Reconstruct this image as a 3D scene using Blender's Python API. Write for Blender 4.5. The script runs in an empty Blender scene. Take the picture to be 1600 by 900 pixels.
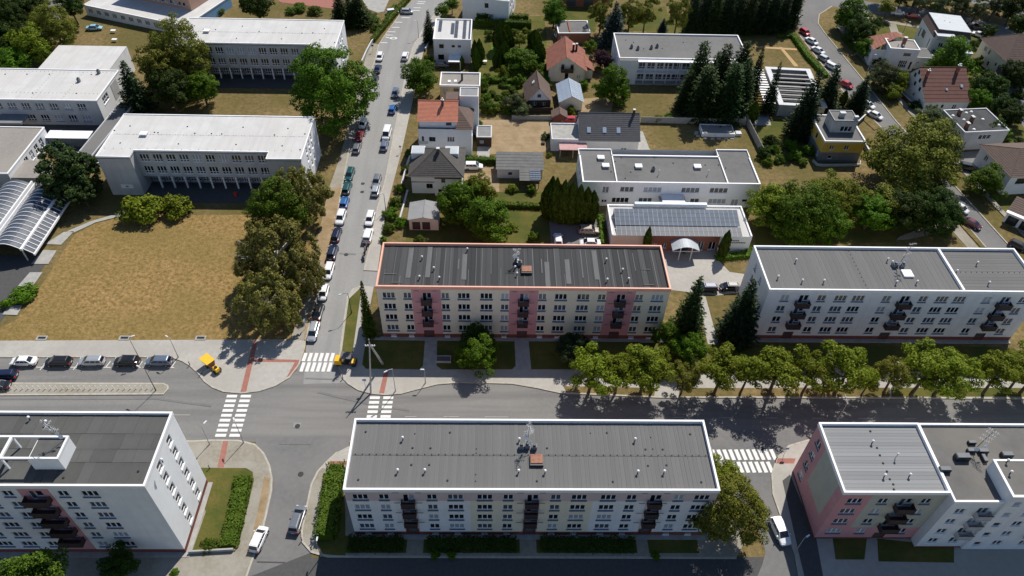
import bpy, math, random
import numpy as np
from mathutils import Matrix, Vector
random.seed(7); rng = np.random.default_rng(7)
R = math.radians
scene = bpy.context.scene
COL = scene.collection

# ---------------------------------------------------------------- camera
CAM_H = 104.0
cam_d = bpy.data.cameras.new('camera'); cam = bpy.data.objects.new('camera', cam_d); COL.objects.link(cam)
cam_d.sensor_width = 36.0; cam_d.lens = 36.0 * 1154.16 / 1600.0
cam_d.clip_start = 1.0; cam_d.clip_end = 3000.0
pitch, roll, yaw = R(45.0667), R(1.986), R(2.0313)
fw = Vector((math.sin(yaw)*math.cos(pitch), math.cos(yaw)*math.cos(pitch), -math.sin(pitch)))
rt = Vector((math.cos(yaw), -math.sin(yaw), 0)); up = rt.cross(fw)
r2 = rt*math.cos(roll) + up*math.sin(roll); u2 = up*math.cos(roll) - rt*math.sin(roll)
M = Matrix((r2, u2, -fw)).transposed().to_4x4(); M.translation = (0, 0, CAM_H)
cam.matrix_world = M
scene.camera = cam

# ---------------------------------------------------------------- sky, sun, exposure
SUN_DIR = Vector((0.36, 0.70, 1.0)).normalized()        # towards the sun
world = bpy.data.worlds.new('World'); scene.world = world; world.use_nodes = True
wn = world.node_tree; bg = wn.nodes['Background']
sky = wn.nodes.new('ShaderNodeTexSky'); sky.sky_type = 'NISHITA'; sky.sun_disc = False
sky.sun_elevation = math.asin(SUN_DIR.z); sky.sun_rotation = math.atan2(SUN_DIR.x, SUN_DIR.y)
sky.altitude = 300; sky.ozone_density = 3.0; sky.dust_density = 0.4
wn.links.new(sky.outputs[0], bg.inputs[0]); bg.inputs[1].default_value = 0.088
sun_d = bpy.data.lights.new('sun', 'SUN'); sun_d.energy = 4.8; sun_d.angle = R(0.5); sun_d.color = (1.0, 0.95, 0.87)
sun = bpy.data.objects.new('sun', sun_d); COL.objects.link(sun)
sun.rotation_euler = SUN_DIR.to_track_quat('Z', 'Y').to_euler(); sun.location = (60, 80, 200)
scene.view_settings.view_transform = 'Standard'; scene.view_settings.look = 'None'
scene.view_settings.exposure = 0.1; scene.view_settings.gamma = 1.0

# ---------------------------------------------------------------- materials
MATS = {}
def new_mat(name, col, rough=0.8, metal=0.0, spec=0.5, var=0.0, scale=1.0, col2=None, detail=4.0, bump=0.0, bscale=None, coat=0.0,
            streak=None, objrand=0.0, big=None):
    """Procedural material: two colours mixed by noise, an optional coarse second noise and stretched streaks."""
    m = bpy.data.materials.new(name); m.use_nodes = True; nt = m.node_tree; N = nt.nodes; Lk = nt.links
    b = N['Principled BSDF']; b.inputs['Roughness'].default_value = rough; b.inputs['Metallic'].default_value = metal
    b.inputs['Specular IOR Level'].default_value = spec; b.inputs['Coat Weight'].default_value = coat
    b.inputs['Coat Roughness'].default_value = 0.05
    c4 = (*col, 1.0)
    if col2 is None and var > 0: col2 = tuple(max(0, c*(1-var)) for c in col); 
    if col2 is None:
        b.inputs['Base Color'].default_value = c4; out = None
        rgb = N.new('ShaderNodeRGB'); rgb.outputs[0].default_value = c4; out = rgb.outputs[0]
    else:
        tc = N.new('ShaderNodeTexCoord'); co = tc.outputs['Object']
        nz = N.new('ShaderNodeTexNoise'); nz.inputs['Scale'].default_value = scale; nz.inputs['Detail'].default_value = detail
        nz.inputs['Roughness'].default_value = 0.65
        Lk.new(co, nz.inputs['Vector'])
        rp = N.new('ShaderNodeMapRange'); rp.inputs[1].default_value = 0.35; rp.inputs[2].default_value = 0.68
        Lk.new(nz.outputs['Fac'], rp.inputs[0])
        mx = N.new('ShaderNodeMix'); mx.data_type = 'RGBA'; Lk.new(rp.outputs[0], mx.inputs[0])
        mx.inputs[6].default_value = c4; mx.inputs[7].default_value = (*col2, 1)
        out = mx.outputs[2]
        if big:
            bs, bamt, bcol = big
            n2 = N.new('ShaderNodeTexNoise'); n2.inputs['Scale'].default_value = bs; n2.inputs['Detail'].default_value = 3.0
            Lk.new(co, n2.inputs['Vector'])
            r2_ = N.new('ShaderNodeMapRange'); r2_.inputs[1].default_value = 0.4; r2_.inputs[2].default_value = 0.62; r2_.inputs[4].default_value = bamt
            Lk.new(n2.outputs['Fac'], r2_.inputs[0])
            m2 = N.new('ShaderNodeMix'); m2.data_type = 'RGBA'; Lk.new(r2_.outputs[0], m2.inputs[0]); Lk.new(out, m2.inputs[6])
            m2.inputs[7].default_value = (*bcol, 1); out = m2.outputs[2]
        if streak:
            sx, sy, sz, amt, scol = streak
            mp = N.new('ShaderNodeMapping'); mp.inputs['Scale'].default_value = (sx, sy, sz); Lk.new(co, mp.inputs['Vector'])
            n3 = N.new('ShaderNodeTexNoise'); n3.inputs['Scale'].default_value = 1.0; n3.inputs['Detail'].default_value = 5.0
            Lk.new(mp.outputs[0], n3.inputs['Vector'])
            r3 = N.new('ShaderNodeMapRange'); r3.inputs[1].default_value = 0.45; r3.inputs[2].default_value = 0.7; r3.inputs[4].default_value = amt
            Lk.new(n3.outputs['Fac'], r3.inputs[0])
            m3 = N.new('ShaderNodeMix'); m3.data_type = 'RGBA'; Lk.new(r3.outputs[0], m3.inputs[0]); Lk.new(out, m3.inputs[6])
            m3.inputs[7].default_value = (*scol, 1); out = m3.outputs[2]
        if bump:
            bp = N.new('ShaderNodeBump'); bp.inputs['Strength'].default_value = bump; bp.inputs['Distance'].default_value = 0.2
            if bscale:
                nb = N.new('ShaderNodeTexNoise'); nb.inputs['Scale'].default_value = bscale; nb.inputs['Detail'].default_value = 5
                Lk.new(co, nb.inputs['Vector']); Lk.new(nb.outputs['Fac'], bp.inputs['Height'])
            else: Lk.new(nz.outputs['Fac'], bp.inputs['Height'])
            Lk.new(bp.outputs[0], b.inputs['Normal'])
    if objrand:
        oi = N.new('ShaderNodeObjectInfo'); hs = N.new('ShaderNodeHueSaturation')
        mr = N.new('ShaderNodeMapRange'); mr.inputs[3].default_value = 1-objrand; mr.inputs[4].default_value = 1+objrand
        Lk.new(oi.outputs['Random'], mr.inputs[0]); Lk.new(mr.outputs[0], hs.inputs['Value']); Lk.new(out, hs.inputs['Color']); out = hs.outputs[0]
    Lk.new(out, b.inputs['Base Color'])
    MATS[name] = m
    return m
def leaf_mat(name, dark, mid, light, trans=0.25, rough=0.6):
    """Foliage: every leaf its own tone, every tree its own tint, some light through the leaf."""
    m = bpy.data.materials.new(name); m.use_nodes = True; nt = m.node_tree; N = nt.nodes; Lk = nt.links
    b = N['Principled BSDF']; b.inputs['Roughness'].default_value = rough; b.inputs['Specular IOR Level'].default_value = 0.12
    g = N.new('ShaderNodeNewGeometry'); cr = N.new('ShaderNodeValToRGB'); e = cr.color_ramp.elements
    e[0].color = (*dark, 1); e[1].color = (*light, 1); x = cr.color_ramp.elements.new(0.55); x.color = (*mid, 1)
    Lk.new(g.outputs['Random Per Island'], cr.inputs[0])
    oi = N.new('ShaderNodeObjectInfo'); hs = N.new('ShaderNodeHueSaturation')
    mr = N.new('ShaderNodeMapRange'); mr.inputs[3].default_value = 0.8; mr.inputs[4].default_value = 1.25
    Lk.new(oi.outputs['Random'], mr.inputs[0]); Lk.new(mr.outputs[0], hs.inputs['Value'])
    mh = N.new('ShaderNodeMapRange'); mh.inputs[3].default_value = 0.485; mh.inputs[4].default_value = 0.51
    Lk.new(oi.outputs['Random'], mh.inputs[0]); Lk.new(mh.outputs[0], hs.inputs['Hue'])
    Lk.new(cr.outputs[0], hs.inputs['Color']); Lk.new(hs.outputs[0], b.inputs['Base Color'])
    tr = N.new('ShaderNodeBsdfTranslucent'); Lk.new(hs.outputs[0], tr.inputs['Color'])
    ms = N.new('ShaderNodeMixShader'); ms.inputs[0].default_value = trans
    Lk.new(b.outputs[0], ms.inputs[1]); Lk.new(tr.outputs[0], ms.inputs[2]); Lk.new(ms.outputs[0], N['Material Output'].inputs[0])
    MATS[name] = m; return m

G_ = lambda v: (v, v, v)
new_mat('dry_grass', (0.250, 0.178, 0.084), 0.95, col2=(0.105, 0.086, 0.032), scale=0.9, detail=12, spec=0.1, bump=0.6, bscale=2.2, big=(0.05, 0.75, (0.10, 0.088, 0.026)))
new_mat('lawn_dry', (0.365, 0.238, 0.102), 0.95, col2=(0.130, 0.092, 0.026), scale=1.3, detail=14, spec=0.1, bump=1.0, bscale=2.6, big=(0.055, 0.65, (0.185, 0.138, 0.046)))
new_mat('lawn_green', (0.085, 0.098, 0.022), 0.95, col2=(0.150, 0.115, 0.036), scale=0.5, detail=12, spec=0.1, bump=0.6, bscale=2.2, big=(0.16, 0.6, (0.045, 0.070, 0.014)))
new_mat('lawn_lush', (0.10, 0.20, 0.025), 0.95, col2=(0.06, 0.13, 0.018), scale=0.8, detail=10, spec=0.1, bump=0.5, bscale=3)
new_mat('dirt', (0.36, 0.27, 0.17), 0.95, col2=(0.24, 0.17, 0.09), scale=0.35, detail=12, spec=0.1, bump=0.5, bscale=2)
new_mat('asphalt', (0.205, 0.200, 0.190), 0.9, col2=(0.172, 0.168, 0.162), scale=1.6, detail=12, spec=0.2, big=(0.05, 0.6, (0.235, 0.226, 0.212)), streak=(0.035, 0.55, 1, 0.6, (0.118, 0.116, 0.115)))
new_mat('asphalt_street', (0.30, 0.295, 0.285), 0.9, col2=(0.26, 0.255, 0.247), scale=1.6, detail=12, spec=0.3, big=(0.08, 0.45, (0.255, 0.25, 0.24)), streak=(0.55, 0.035, 1, 0.5, (0.21, 0.207, 0.203)))
new_mat('asphalt_old', (0.17, 0.168, 0.165), 0.88, col2=(0.135, 0.133, 0.13), scale=1.2, detail=12, spec=0.3, big=(0.1, 0.5, (0.21, 0.20, 0.19)))
new_mat('asphalt_patch', (0.085, 0.084, 0.084), 0.85, col2=(0.065, 0.064, 0.064), scale=2.0, detail=8, spec=0.3)
new_mat('pavement', (0.43, 0.41, 0.375), 0.9, col2=(0.36, 0.34, 0.305), scale=1.2, detail=12, spec=0.2, big=(0.12, 0.6, (0.33, 0.31, 0.275)))
new_mat('pavement_old', (0.30, 0.275, 0.225), 0.9, col2=(0.22, 0.20, 0.155), scale=1.8, detail=12, spec=0.2, big=(0.25, 0.5, (0.35, 0.33, 0.29)))
new_mat('concrete', (0.40, 0.39, 0.365), 0.9, col2=(0.30, 0.29, 0.27), scale=0.9, detail=10, spec=0.2)
new_mat('kerb', (0.47, 0.44, 0.38), 0.9, col2=(0.34, 0.31, 0.25), scale=1.5, detail=8, spec=0.2)
new_mat('red_paving', (0.36, 0.155, 0.12), 0.9, col2=(0.28, 0.125, 0.10), scale=2.0, spec=0.2)
new_mat('road_paint', (0.80, 0.79, 0.76), 0.7, col2=(0.60, 0.59, 0.56), scale=2.5, detail=8)
new_mat('road_paint_worn', (0.42, 0.41, 0.38), 0.8, col2=(0.24, 0.235, 0.225), scale=3.0, detail=8)
# walls
WL = dict(rough=0.9, spec=0.2)
new_mat('wall_white', (0.78, 0.79, 0.80), col2=(0.70, 0.71, 0.73), scale=0.5, streak=(1.2, 1.2, 0.12, 0.35, (0.60, 0.61, 0.63)), **WL)
new_mat('wall_bright', (0.84, 0.84, 0.83), col2=(0.78, 0.78, 0.78), scale=0.5, streak=(1.2, 1.2, 0.1, 0.2, (0.70, 0.70, 0.70)), **WL)
new_mat('wall_grey', (0.52, 0.52, 0.515), col2=(0.44, 0.44, 0.44), scale=0.4, streak=(0.9, 0.9, 0.1, 0.4, (0.36, 0.36, 0.36)), **WL)
new_mat('wall_cream', (0.76, 0.70, 0.56), col2=(0.70, 0.64, 0.51), scale=0.5, streak=(1.2, 1.2, 0.12, 0.25, (0.60, 0.55, 0.44)), **WL)
new_mat('wall_pink', (0.60, 0.30, 0.31), col2=(0.53, 0.265, 0.28), scale=0.5, streak=(1.2, 1.2, 0.12, 0.25, (0.45, 0.23, 0.24)), **WL)
new_mat('wall_mauve', (0.62, 0.50, 0.49), col2=(0.56, 0.455, 0.45), scale=0.5, streak=(1.2, 1.2, 0.12, 0.25, (0.48, 0.39, 0.39)), **WL)
new_mat('wall_olive', (0.47, 0.46, 0.39), col2=(0.42, 0.41, 0.35), scale=0.5, **WL)
new_mat('wall_yellow', (0.70, 0.47, 0.09), col2=(0.62, 0.41, 0.08), scale=0.6, **WL)
new_mat('wall_beige', (0.55, 0.40, 0.24), col2=(0.48, 0.35, 0.21), scale=0.6, **WL)
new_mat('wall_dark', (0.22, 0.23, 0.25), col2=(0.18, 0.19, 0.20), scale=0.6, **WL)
new_mat('wall_brick', (0.33, 0.135, 0.09), col2=(0.25, 0.105, 0.07), scale=2.0, **WL)
new_mat('wall_brick_pale', (0.52, 0.34, 0.26), col2=(0.44, 0.28, 0.21), scale=2.0, **WL)
new_mat('plinth', (0.22, 0.075, 0.06), col2=(0.17, 0.06, 0.05), scale=1.0, **WL)
new_mat('trim_white', (0.86, 0.86, 0.86), 0.6, col2=(0.78, 0.78, 0.79), scale=0.6)
new_mat('trim_salmon', (0.82, 0.42, 0.30), 0.6, col2=(0.72, 0.37, 0.27), scale=0.6)
new_mat('trim_grey', (0.55, 0.56, 0.57), 0.6, col2=(0.46, 0.47, 0.48), scale=0.8)
# roofs
new_mat('roof_bitumen', (0.165, 0.162, 0.158), 0.9, col2=(0.132, 0.13, 0.127), scale=0.9, detail=10, spec=0.2, big=(0.12, 0.5, (0.19, 0.185, 0.178)), objrand=0.06)
new_mat('roof_dark', (0.062, 0.063, 0.065), 0.9, col2=(0.045, 0.046, 0.048), scale=0.5, detail=10, spec=0.2, big=(0.35, 0.5, (0.085, 0.085, 0.084)), objrand=0.3)
new_mat('roof_slate', (0.105, 0.105, 0.10), 0.9, col2=(0.078, 0.078, 0.076), scale=0.6, detail=10, spec=0.2, big=(0.2, 0.5, (0.135, 0.134, 0.125)), objrand=0.15)
new_mat('roof_panel_grey', (0.26, 0.262, 0.265), 0.85, col2=(0.215, 0.217, 0.22), scale=0.6, detail=9, spec=0.25, objrand=0.13)
new_mat('roof_stained', (0.165, 0.158, 0.148), 0.9, col2=(0.115, 0.112, 0.106), scale=0.25, detail=10, spec=0.2, big=(0.12, 0.6, (0.20, 0.185, 0.16)))
new_mat('roof_white', (0.60, 0.592, 0.58), 0.85, col2=(0.50, 0.49, 0.475), scale=0.3, detail=11, spec=0.2, big=(0.07, 0.6, (0.53, 0.515, 0.49)), streak=(1.1, 0.05, 1, 0.5, (0.46, 0.45, 0.435)))
new_mat('roof_gravel', (0.30, 0.275, 0.25), 0.95, col2=(0.24, 0.22, 0.20), scale=2.0, detail=12, spec=0.1, big=(0.15, 0.4, (0.34, 0.31, 0.28)))
new_mat('seam', (0.125, 0.127, 0.128), 0.85, var=0.25, scale=2)
new_mat('tile_orange', (0.62, 0.225, 0.135), 0.8, col2=(0.50, 0.18, 0.11), scale=1.2, detail=9, objrand=0.05)
new_mat('tile_red', (0.30, 0.105, 0.065), 0.85, col2=(0.17, 0.065, 0.045), scale=0.8, detail=12)
new_mat('tile_maroon', (0.155, 0.062, 0.045), 0.8, col2=(0.115, 0.048, 0.036), scale=1.0, detail=9)
new_mat('tile_brown', (0.135, 0.088, 0.07), 0.85, col2=(0.095, 0.064, 0.052), scale=1.2, detail=9)
new_mat('tile_grey', (0.085, 0.077, 0.07), 0.85, col2=(0.058, 0.053, 0.05), scale=1.2, detail=9)
new_mat('tile_slate', (0.072, 0.075, 0.083), 0.75, col2=(0.052, 0.055, 0.062), scale=1.2, detail=9)
new_mat('metal_blue', (0.36, 0.42, 0.50), 0.5, col2=(0.30, 0.35, 0.43), scale=0.5, metal=0.2)
new_mat('metal_light', (0.42, 0.45, 0.48), 0.6, metal=0.1, var=0.15, scale=0.7)
new_mat('metal_pink', (0.52, 0.30, 0.29), 0.8, var=0.2, scale=1)
new_mat('corrugated', (0.135, 0.135, 0.13), 0.8, col2=(0.095, 0.095, 0.092), scale=0.8, detail=8)
new_mat('wood_dark', (0.07, 0.042, 0.026), 0.85, var=0.35, scale=2)
new_mat('wood_tan', (0.48, 0.31, 0.14), 0.85, var=0.25, scale=2)
new_mat('door_brown', (0.12, 0.035, 0.022), 0.7, var=0.25, scale=2)
new_mat('balcony_brown', (0.055, 0.032, 0.032), 0.7, var=0.3, scale=2)
new_mat('frame_white', (0.82, 0.83, 0.84), 0.5)
new_mat('frame_dark', (0.06, 0.04, 0.03), 0.6)
new_mat('sill', (0.10, 0.135, 0.19), 0.6)  # dark blue; on thick sill bands it also paints in window reveal shadow
new_mat('glass_dark', (0.012, 0.014, 0.018), 0.06, spec=0.6)
new_mat('glass_mid', (0.07, 0.085, 0.105), 0.08, spec=0.6)
new_mat('glass_curtain', (0.34, 0.37, 0.41), 0.15, spec=0.5)
new_mat('glass_blind', (0.36, 0.30, 0.27), 0.5)
new_mat('solar', (0.05, 0.065, 0.095), 0.5, spec=0.3, var=0.3, scale=0.6)
new_mat('solar_pale', (0.105, 0.135, 0.185), 0.6, spec=0.25, col2=(0.075, 0.098, 0.14), scale=0.4, objrand=0.12)
new_mat('vault_glass', (0.075, 0.09, 0.12), 0.5, spec=0.3, col2=(0.05, 0.062, 0.085), scale=0.6)
new_mat('skylight', (0.30, 0.40, 0.55), 0.3, spec=0.4)
new_mat('metal_pole', (0.42, 0.43, 0.44), 0.5, metal=0.4, var=0.15, scale=2)
new_mat('metal_dark', (0.03, 0.03, 0.032), 0.5, metal=0.2)
new_mat('black', (0.012, 0.012, 0.013), 0.7)
new_mat('concrete_pole', (0.46, 0.45, 0.42), 0.9, var=0.2, scale=2)
new_mat('machine_yellow', (0.85, 0.48, 0.012), 0.5, var=0.12, scale=2)
new_mat('rust', (0.35, 0.16, 0.10), 0.8, var=0.4, scale=2)
new_mat('blue_tarp', (0.05, 0.25, 0.55), 0.6, var=0.2, scale=1)
new_mat('blue_wall', (0.22, 0.42, 0.66), 0.7, var=0.1, scale=1)
new_mat('sign_white', (0.80, 0.80, 0.78), 0.6)
new_mat('sign_red', (0.55, 0.03, 0.03), 0.5)
new_mat('tyre', (0.015, 0.015, 0.016), 0.85)
new_mat('rim', (0.38, 0.39, 0.40), 0.35, metal=0.7)
new_mat('car_glass', (0.012, 0.016, 0.022), 0.04, spec=0.8)
new_mat('lamp_clear', (0.75, 0.77, 0.80), 0.1)
new_mat('lamp_red', (0.45, 0.012, 0.012), 0.2)
PAINT = {}
for nm, c, mt in [('white', (0.80, 0.80, 0.80), 0), ('silver', (0.50, 0.52, 0.54), .5), ('grey', (0.20, 0.215, 0.235), .4), ('black', (0.012, 0.012, 0.014), .1),
                  ('navy', (0.012, 0.02, 0.055), .2), ('blue', (0.03, 0.14, 0.38), .3), ('slate blue', (0.16, 0.20, 0.28), .4), ('teal', (0.02, 0.095, 0.10), .3),
                  ('red', (0.45, 0.02, 0.03), .1), ('maroon', (0.11, 0.012, 0.022), .3), ('pale blue', (0.30, 0.55, 0.66), .1), ('sky blue', (0.12, 0.42, 0.75), .1), ('champagne', (0.42, 0.36, 0.30), .4)]:
    PAINT[nm] = new_mat('paint_' + nm.replace(' ', '_'), c, 0.28, metal=mt, coat=0.8)
# foliage
leaf_mat('leaf_maple', (0.030, 0.075, 0.003), (0.070, 0.145, 0.006), (0.135, 0.215, 0.012))
leaf_mat('leaf_linden', (0.070, 0.105, 0.005), (0.140, 0.182, 0.010), (0.230, 0.255, 0.022))
leaf_mat('leaf_olive', (0.075, 0.092, 0.008), (0.145, 0.160, 0.018), (0.240, 0.235, 0.040))
leaf_mat('leaf_birch', (0.120, 0.125, 0.022), (0.205, 0.200, 0.045), (0.310, 0.285, 0.085), trans=0.3)
leaf_mat('leaf_deep', (0.014, 0.032, 0.004), (0.032, 0.060, 0.007), (0.060, 0.095, 0.012))
leaf_mat('leaf_grey', (0.050, 0.072, 0.024), (0.090, 0.118, 0.044), (0.14, 0.165, 0.065))
leaf_mat('leaf_purple', (0.022, 0.010, 0.016), (0.040, 0.018, 0.026), (0.065, 0.030, 0.04))
leaf_mat('leaf_spruce', (0.010, 0.022, 0.008), (0.022, 0.042, 0.014), (0.042, 0.070, 0.022), trans=0.08)
leaf_mat('leaf_blue_spruce', (0.014, 0.028, 0.024), (0.028, 0.050, 0.044), (0.050, 0.078, 0.066), trans=0.08)
leaf_mat('leaf_pine', (0.014, 0.030, 0.006), (0.030, 0.056, 0.012), (0.058, 0.092, 0.018), trans=0.08)
leaf_mat('leaf_thuja', (0.026, 0.056, 0.004), (0.058, 0.105, 0.008), (0.105, 0.165, 0.015), trans=0.15)
leaf_mat('leaf_hedge', (0.034, 0.068, 0.005), (0.068, 0.112, 0.009), (0.118, 0.165, 0.016))
new_mat('bark', (0.09, 0.068, 0.048), 0.95, var=0.4, scale=3)
new_mat('bark_birch', (0.55, 0.52, 0.46), 0.9, var=0.3, scale=3)

# ---------------------------------------------------------------- mesh helpers
class MB:
    """Collects faces, then links them as ONE mesh object."""
    def __init__(s): s.v = []; s.f = []; s.m = []; s.mats = []
    def mi(s, mat):
        if mat not in s.mats: s.mats.append(mat)
        return s.mats.index(mat)
    def face(s, pts, mat):
        i = len(s.v); s.v += [tuple(p) for p in pts]; s.f.append(tuple(range(i, i+len(pts)))); s.m.append(s.mi(mat)); return s
    def box(s, x0, x1, y0, y1, z0, z1, mat, T=None):
        p = [(x0,y0,z0),(x1,y0,z0),(x1,y1,z0),(x0,y1,z0),(x0,y0,z1),(x1,y0,z1),(x1,y1,z1),(x0,y1,z1)]
        if T is not None: p = [tuple(T @ Vector(q)) for q in p]
        i = len(s.v); s.v += p; k = s.mi(mat)
        for f in ((0,3,2,1),(4,5,6,7),(0,1,5,4),(1,2,6,5),(2,3,7,6),(3,0,4,7)): s.f.append(tuple(i+a for a in f)); s.m.append(k)
        return s
    def hexa(s, p, mat):
        i = len(s.v); s.v += [tuple(q) for q in p]; k = s.mi(mat)
        for f in ((0,3,2,1),(4,5,6,7),(0,1,5,4),(1,2,6,5),(2,3,7,6),(3,0,4,7)): s.f.append(tuple(i+a for a in f)); s.m.append(k)
        return s
    def prism(s, pts, z0, z1, mat, top=None, bottom=False):
        n = len(pts); i = len(s.v); a = sum(pts[k][0]*pts[(k+1)%n][1]-pts[(k+1)%n][0]*pts[k][1] for k in range(n))
        if a < 0: pts = pts[::-1]
        s.v += [(p[0], p[1], z0) for p in pts] + [(p[0], p[1], z1) for p in pts]; k = s.mi(mat); kt = s.mi(top or mat)
        for j in range(n): s.f.append((i+j, i+(j+1)%n, i+n+(j+1)%n, i+n+j)); s.m.append(k)
        s.f.append(tuple(i+n+j for j in range(n))); s.m.append(kt)
        if bottom: s.f.append(tuple(i+j for j in range(n))[::-1]); s.m.append(k)
        return s
    def tube(s, p, q, r0, r1, mat, n=8, cap=True):
        p = Vector(p); q = Vector(q); d = (q-p).normalized(); a = d.orthogonal().normalized(); b = d.cross(a); i = len(s.v); k = s.mi(mat)
        for c, r in ((p, r0), (q, r1)):
            for j in range(n):
                t = 2*math.pi*j/n; s.v.append(tuple(c + a*r*math.cos(t) + b*r*math.sin(t)))
        for j in range(n): s.f.append((i+j, i+(j+1)%n, i+n+(j+1)%n, i+n+j)); s.m.append(k)
        if cap: s.f.append(tuple(i+n+j for j in range(n))); s.m.append(k); s.f.append(tuple(i+j for j in range(n))[::-1]); s.m.append(k)
        return s
    def path(s, pts, radii, mat, n=6):
        for k in range(len(pts)-1): s.tube(pts[k], pts[k+1], radii[k], radii[k+1], mat, n, k == len(pts)-2)
        return s
    def lathe(s, prof, mat, n=10, c=(0,0,0)):
        i = len(s.v); k = s.mi(mat); m = len(prof)
        for r, z in prof:
            for j in range(n):
                t = 2*math.pi*j/n; s.v.append((c[0]+r*math.cos(t), c[1]+r*math.sin(t), c[2]+z))
        for a in range(m-1):
            for j in range(n): s.f.append((i+a*n+j, i+a*n+(j+1)%n, i+(a+1)*n+(j+1)%n, i+(a+1)*n+j)); s.m.append(k)
        s.f.append(tuple(i+(m-1)*n+j for j in range(n))); s.m.append(k)
        return s
    def mesh(s, name):
        me = bpy.data.meshes.new(name); me.from_pydata(s.v, [], s.f)
        for m in s.mats: me.materials.append(MATS[m] if isinstance(m, str) else m)
        me.polygons.foreach_set('material_index', s.m); me.update(); return me
    def build(s, name, parent=None, loc=None, rz=0):
        return link(name, s.mesh(name), parent, loc, rz)
def link(name, data, parent=None, loc=None, rz=0, scale=None):
    o = bpy.data.objects.new(name, data); COL.objects.link(o)
    if parent is not None: o.parent = parent
    if loc is not None: o.location = loc
    if rz: o.rotation_euler = (0, 0, rz)
    if scale is not None: o.scale = scale if hasattr(scale, '__len__') else (scale,)*3
    return o
def tag(o, label, cat, group=None):
    o['label'] = label; o['category'] = cat
    if group: o['group'] = group
    return o
def thing(name, label, cat, loc=(0,0,0), rz=0, group=None):
    o = bpy.data.objects.new(name, None); o.empty_display_size = 0.5; COL.objects.link(o); o.location = (loc[0], loc[1], loc[2] if len(loc) > 2 else 0)
    o.rotation_euler = (0, 0, rz); return tag(o, label, cat, group)
def struct(o): o['kind'] = 'structure'; return o
CACHE = {}
def cached(key, fn):
    if key not in CACHE: CACHE[key] = fn()
    return CACHE[key]
def smooth(me):
    me.polygons.foreach_set('use_smooth', [True]*len(me.polygons)); return me
def np_mesh(name, V, F, mats, mi=None):
    """Mesh of quads from numpy arrays."""
    me = bpy.data.meshes.new(name); n = len(F)
    me.vertices.add(len(V)); me.vertices.foreach_set('co', np.asarray(V, np.float32).ravel())
    me.loops.add(4*n); me.loops.foreach_set('vertex_index', np.asarray(F, np.int32).ravel())
    me.polygons.add(n); me.polygons.foreach_set('loop_start', np.arange(0, 4*n, 4, dtype=np.int32))
    for m in mats: me.materials.append(MATS[m])
    if mi is not None: me.polygons.foreach_set('material_index', np.asarray(mi, np.int32))
    me.update(calc_edges=True); return me

# ================================================================ THE GROUND
ZR = [0.010]; ZS = [0.130]
def sheet(name, pts, mat, z=None, parent=None):
    if z is None: ZR[0] += 0.0015; z = ZR[0]
    n = len(pts); a = sum(pts[k][0]*pts[(k+1)%n][1]-pts[(k+1)%n][0]*pts[k][1] for k in range(n))
    if a < 0: pts = pts[::-1]
    o = MB().face([(p[0], p[1], z) for p in pts], mat).build(name, parent)
    return struct(o) if parent is None else o
def strip(mb, pts, w, z0, z1, mat, closed=False):
    """A raised band along a line (kerbs, low walls)."""
    P = [Vector((p[0], p[1])) for p in pts]; n = len(P); L = []; Rr = []
    for i in range(n):
        a = P[i-1] if (i > 0 or closed) else P[i]; b = P[(i+1) % n] if (i < n-1 or closed) else P[i]
        d = (b-a).normalized(); nn = Vector((-d.y, d.x)); L.append(P[i]+nn*w/2); Rr.append(P[i]-nn*w/2)
    for i in range(n if closed else n-1):
        j = (i+1) % n
        mb.hexa([(*Rr[i], z0), (*Rr[j], z0), (*L[j], z0), (*L[i], z0), (*Rr[i], z1), (*Rr[j], z1), (*L[j], z1), (*L[i], z1)], mat)
def slab(name, pts, mat, kerb=None, kw=0.28):
    ZS[0] += 0.003; z = ZS[0]
    o = struct(MB().prism(list(pts), -0.05, z, mat).build(name))
    if kerb:
        mb = MB(); strip(mb, kerb, kw, -0.04, z+0.012, 'kerb'); mb.build('kerb', o)
    return o
def kerb_line(pts, parent, w=0.28, z=0.16):
    mb = MB(); strip(mb, pts, w, -0.04, z, 'kerb'); return mb.build('kerb', parent)
def vary(pts, n=1): return pts

struct(MB().face([(-700, -300, 0), (700, -300, 0), (700, 900, 0), (-700, 900, 0)], 'dry_grass').build('ground'))
YLOW = (-48.8, 67.7)[1]; YUP = (-73.15, 85.22)[1]
main_road = sheet('road', [(-260, YLOW), (260, YLOW), (260, YUP), (-260, YUP)], 'asphalt')
sideL = [(-33.02, 79.54), (-34.05, 87.55), (-34.58, 97.63), (-34.15, 103.72), (-33.86, 111.14), (-34.14, 122.04), (-34.95, 137.44), (-35.28, 150.99), (-35.13, 165.86), (-35, 180.22), (-34.23, 195.47), (-34.29, 203.91), (-32.85, 211.24), (-30.03, 223.82), (-26.61, 235.56), (-21, 255.11)]
sideR = [(-13.35, 255.49), (-16.24, 235.06), (-19.76, 222.47), (-22.42, 212.89), (-24.24, 202.32), (-24.9, 188.86), (-25.11, 170.78), (-25.15, 151.78), (-25.21, 138.13), (-25.82, 128.3), (-25.94, 114.59), (-26.18, 108.22), (-25.99, 103.83), (-27.62, 102.91), (-28.42, 100.62), (-28.16, 94.71), (-27.76, 87.3), (-27.46, 83.88), (-25.73, 79.88)]
side_road = sheet('road', sideL + sideR, 'asphalt_street')
lane = sheet('road', [(-25.94, 103.47), (-26.2, 108.41)] + [(-18, 108.5), (34, 108.5), (34, 104)] + [(-19.5, 104)], 'asphalt_street')
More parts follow.
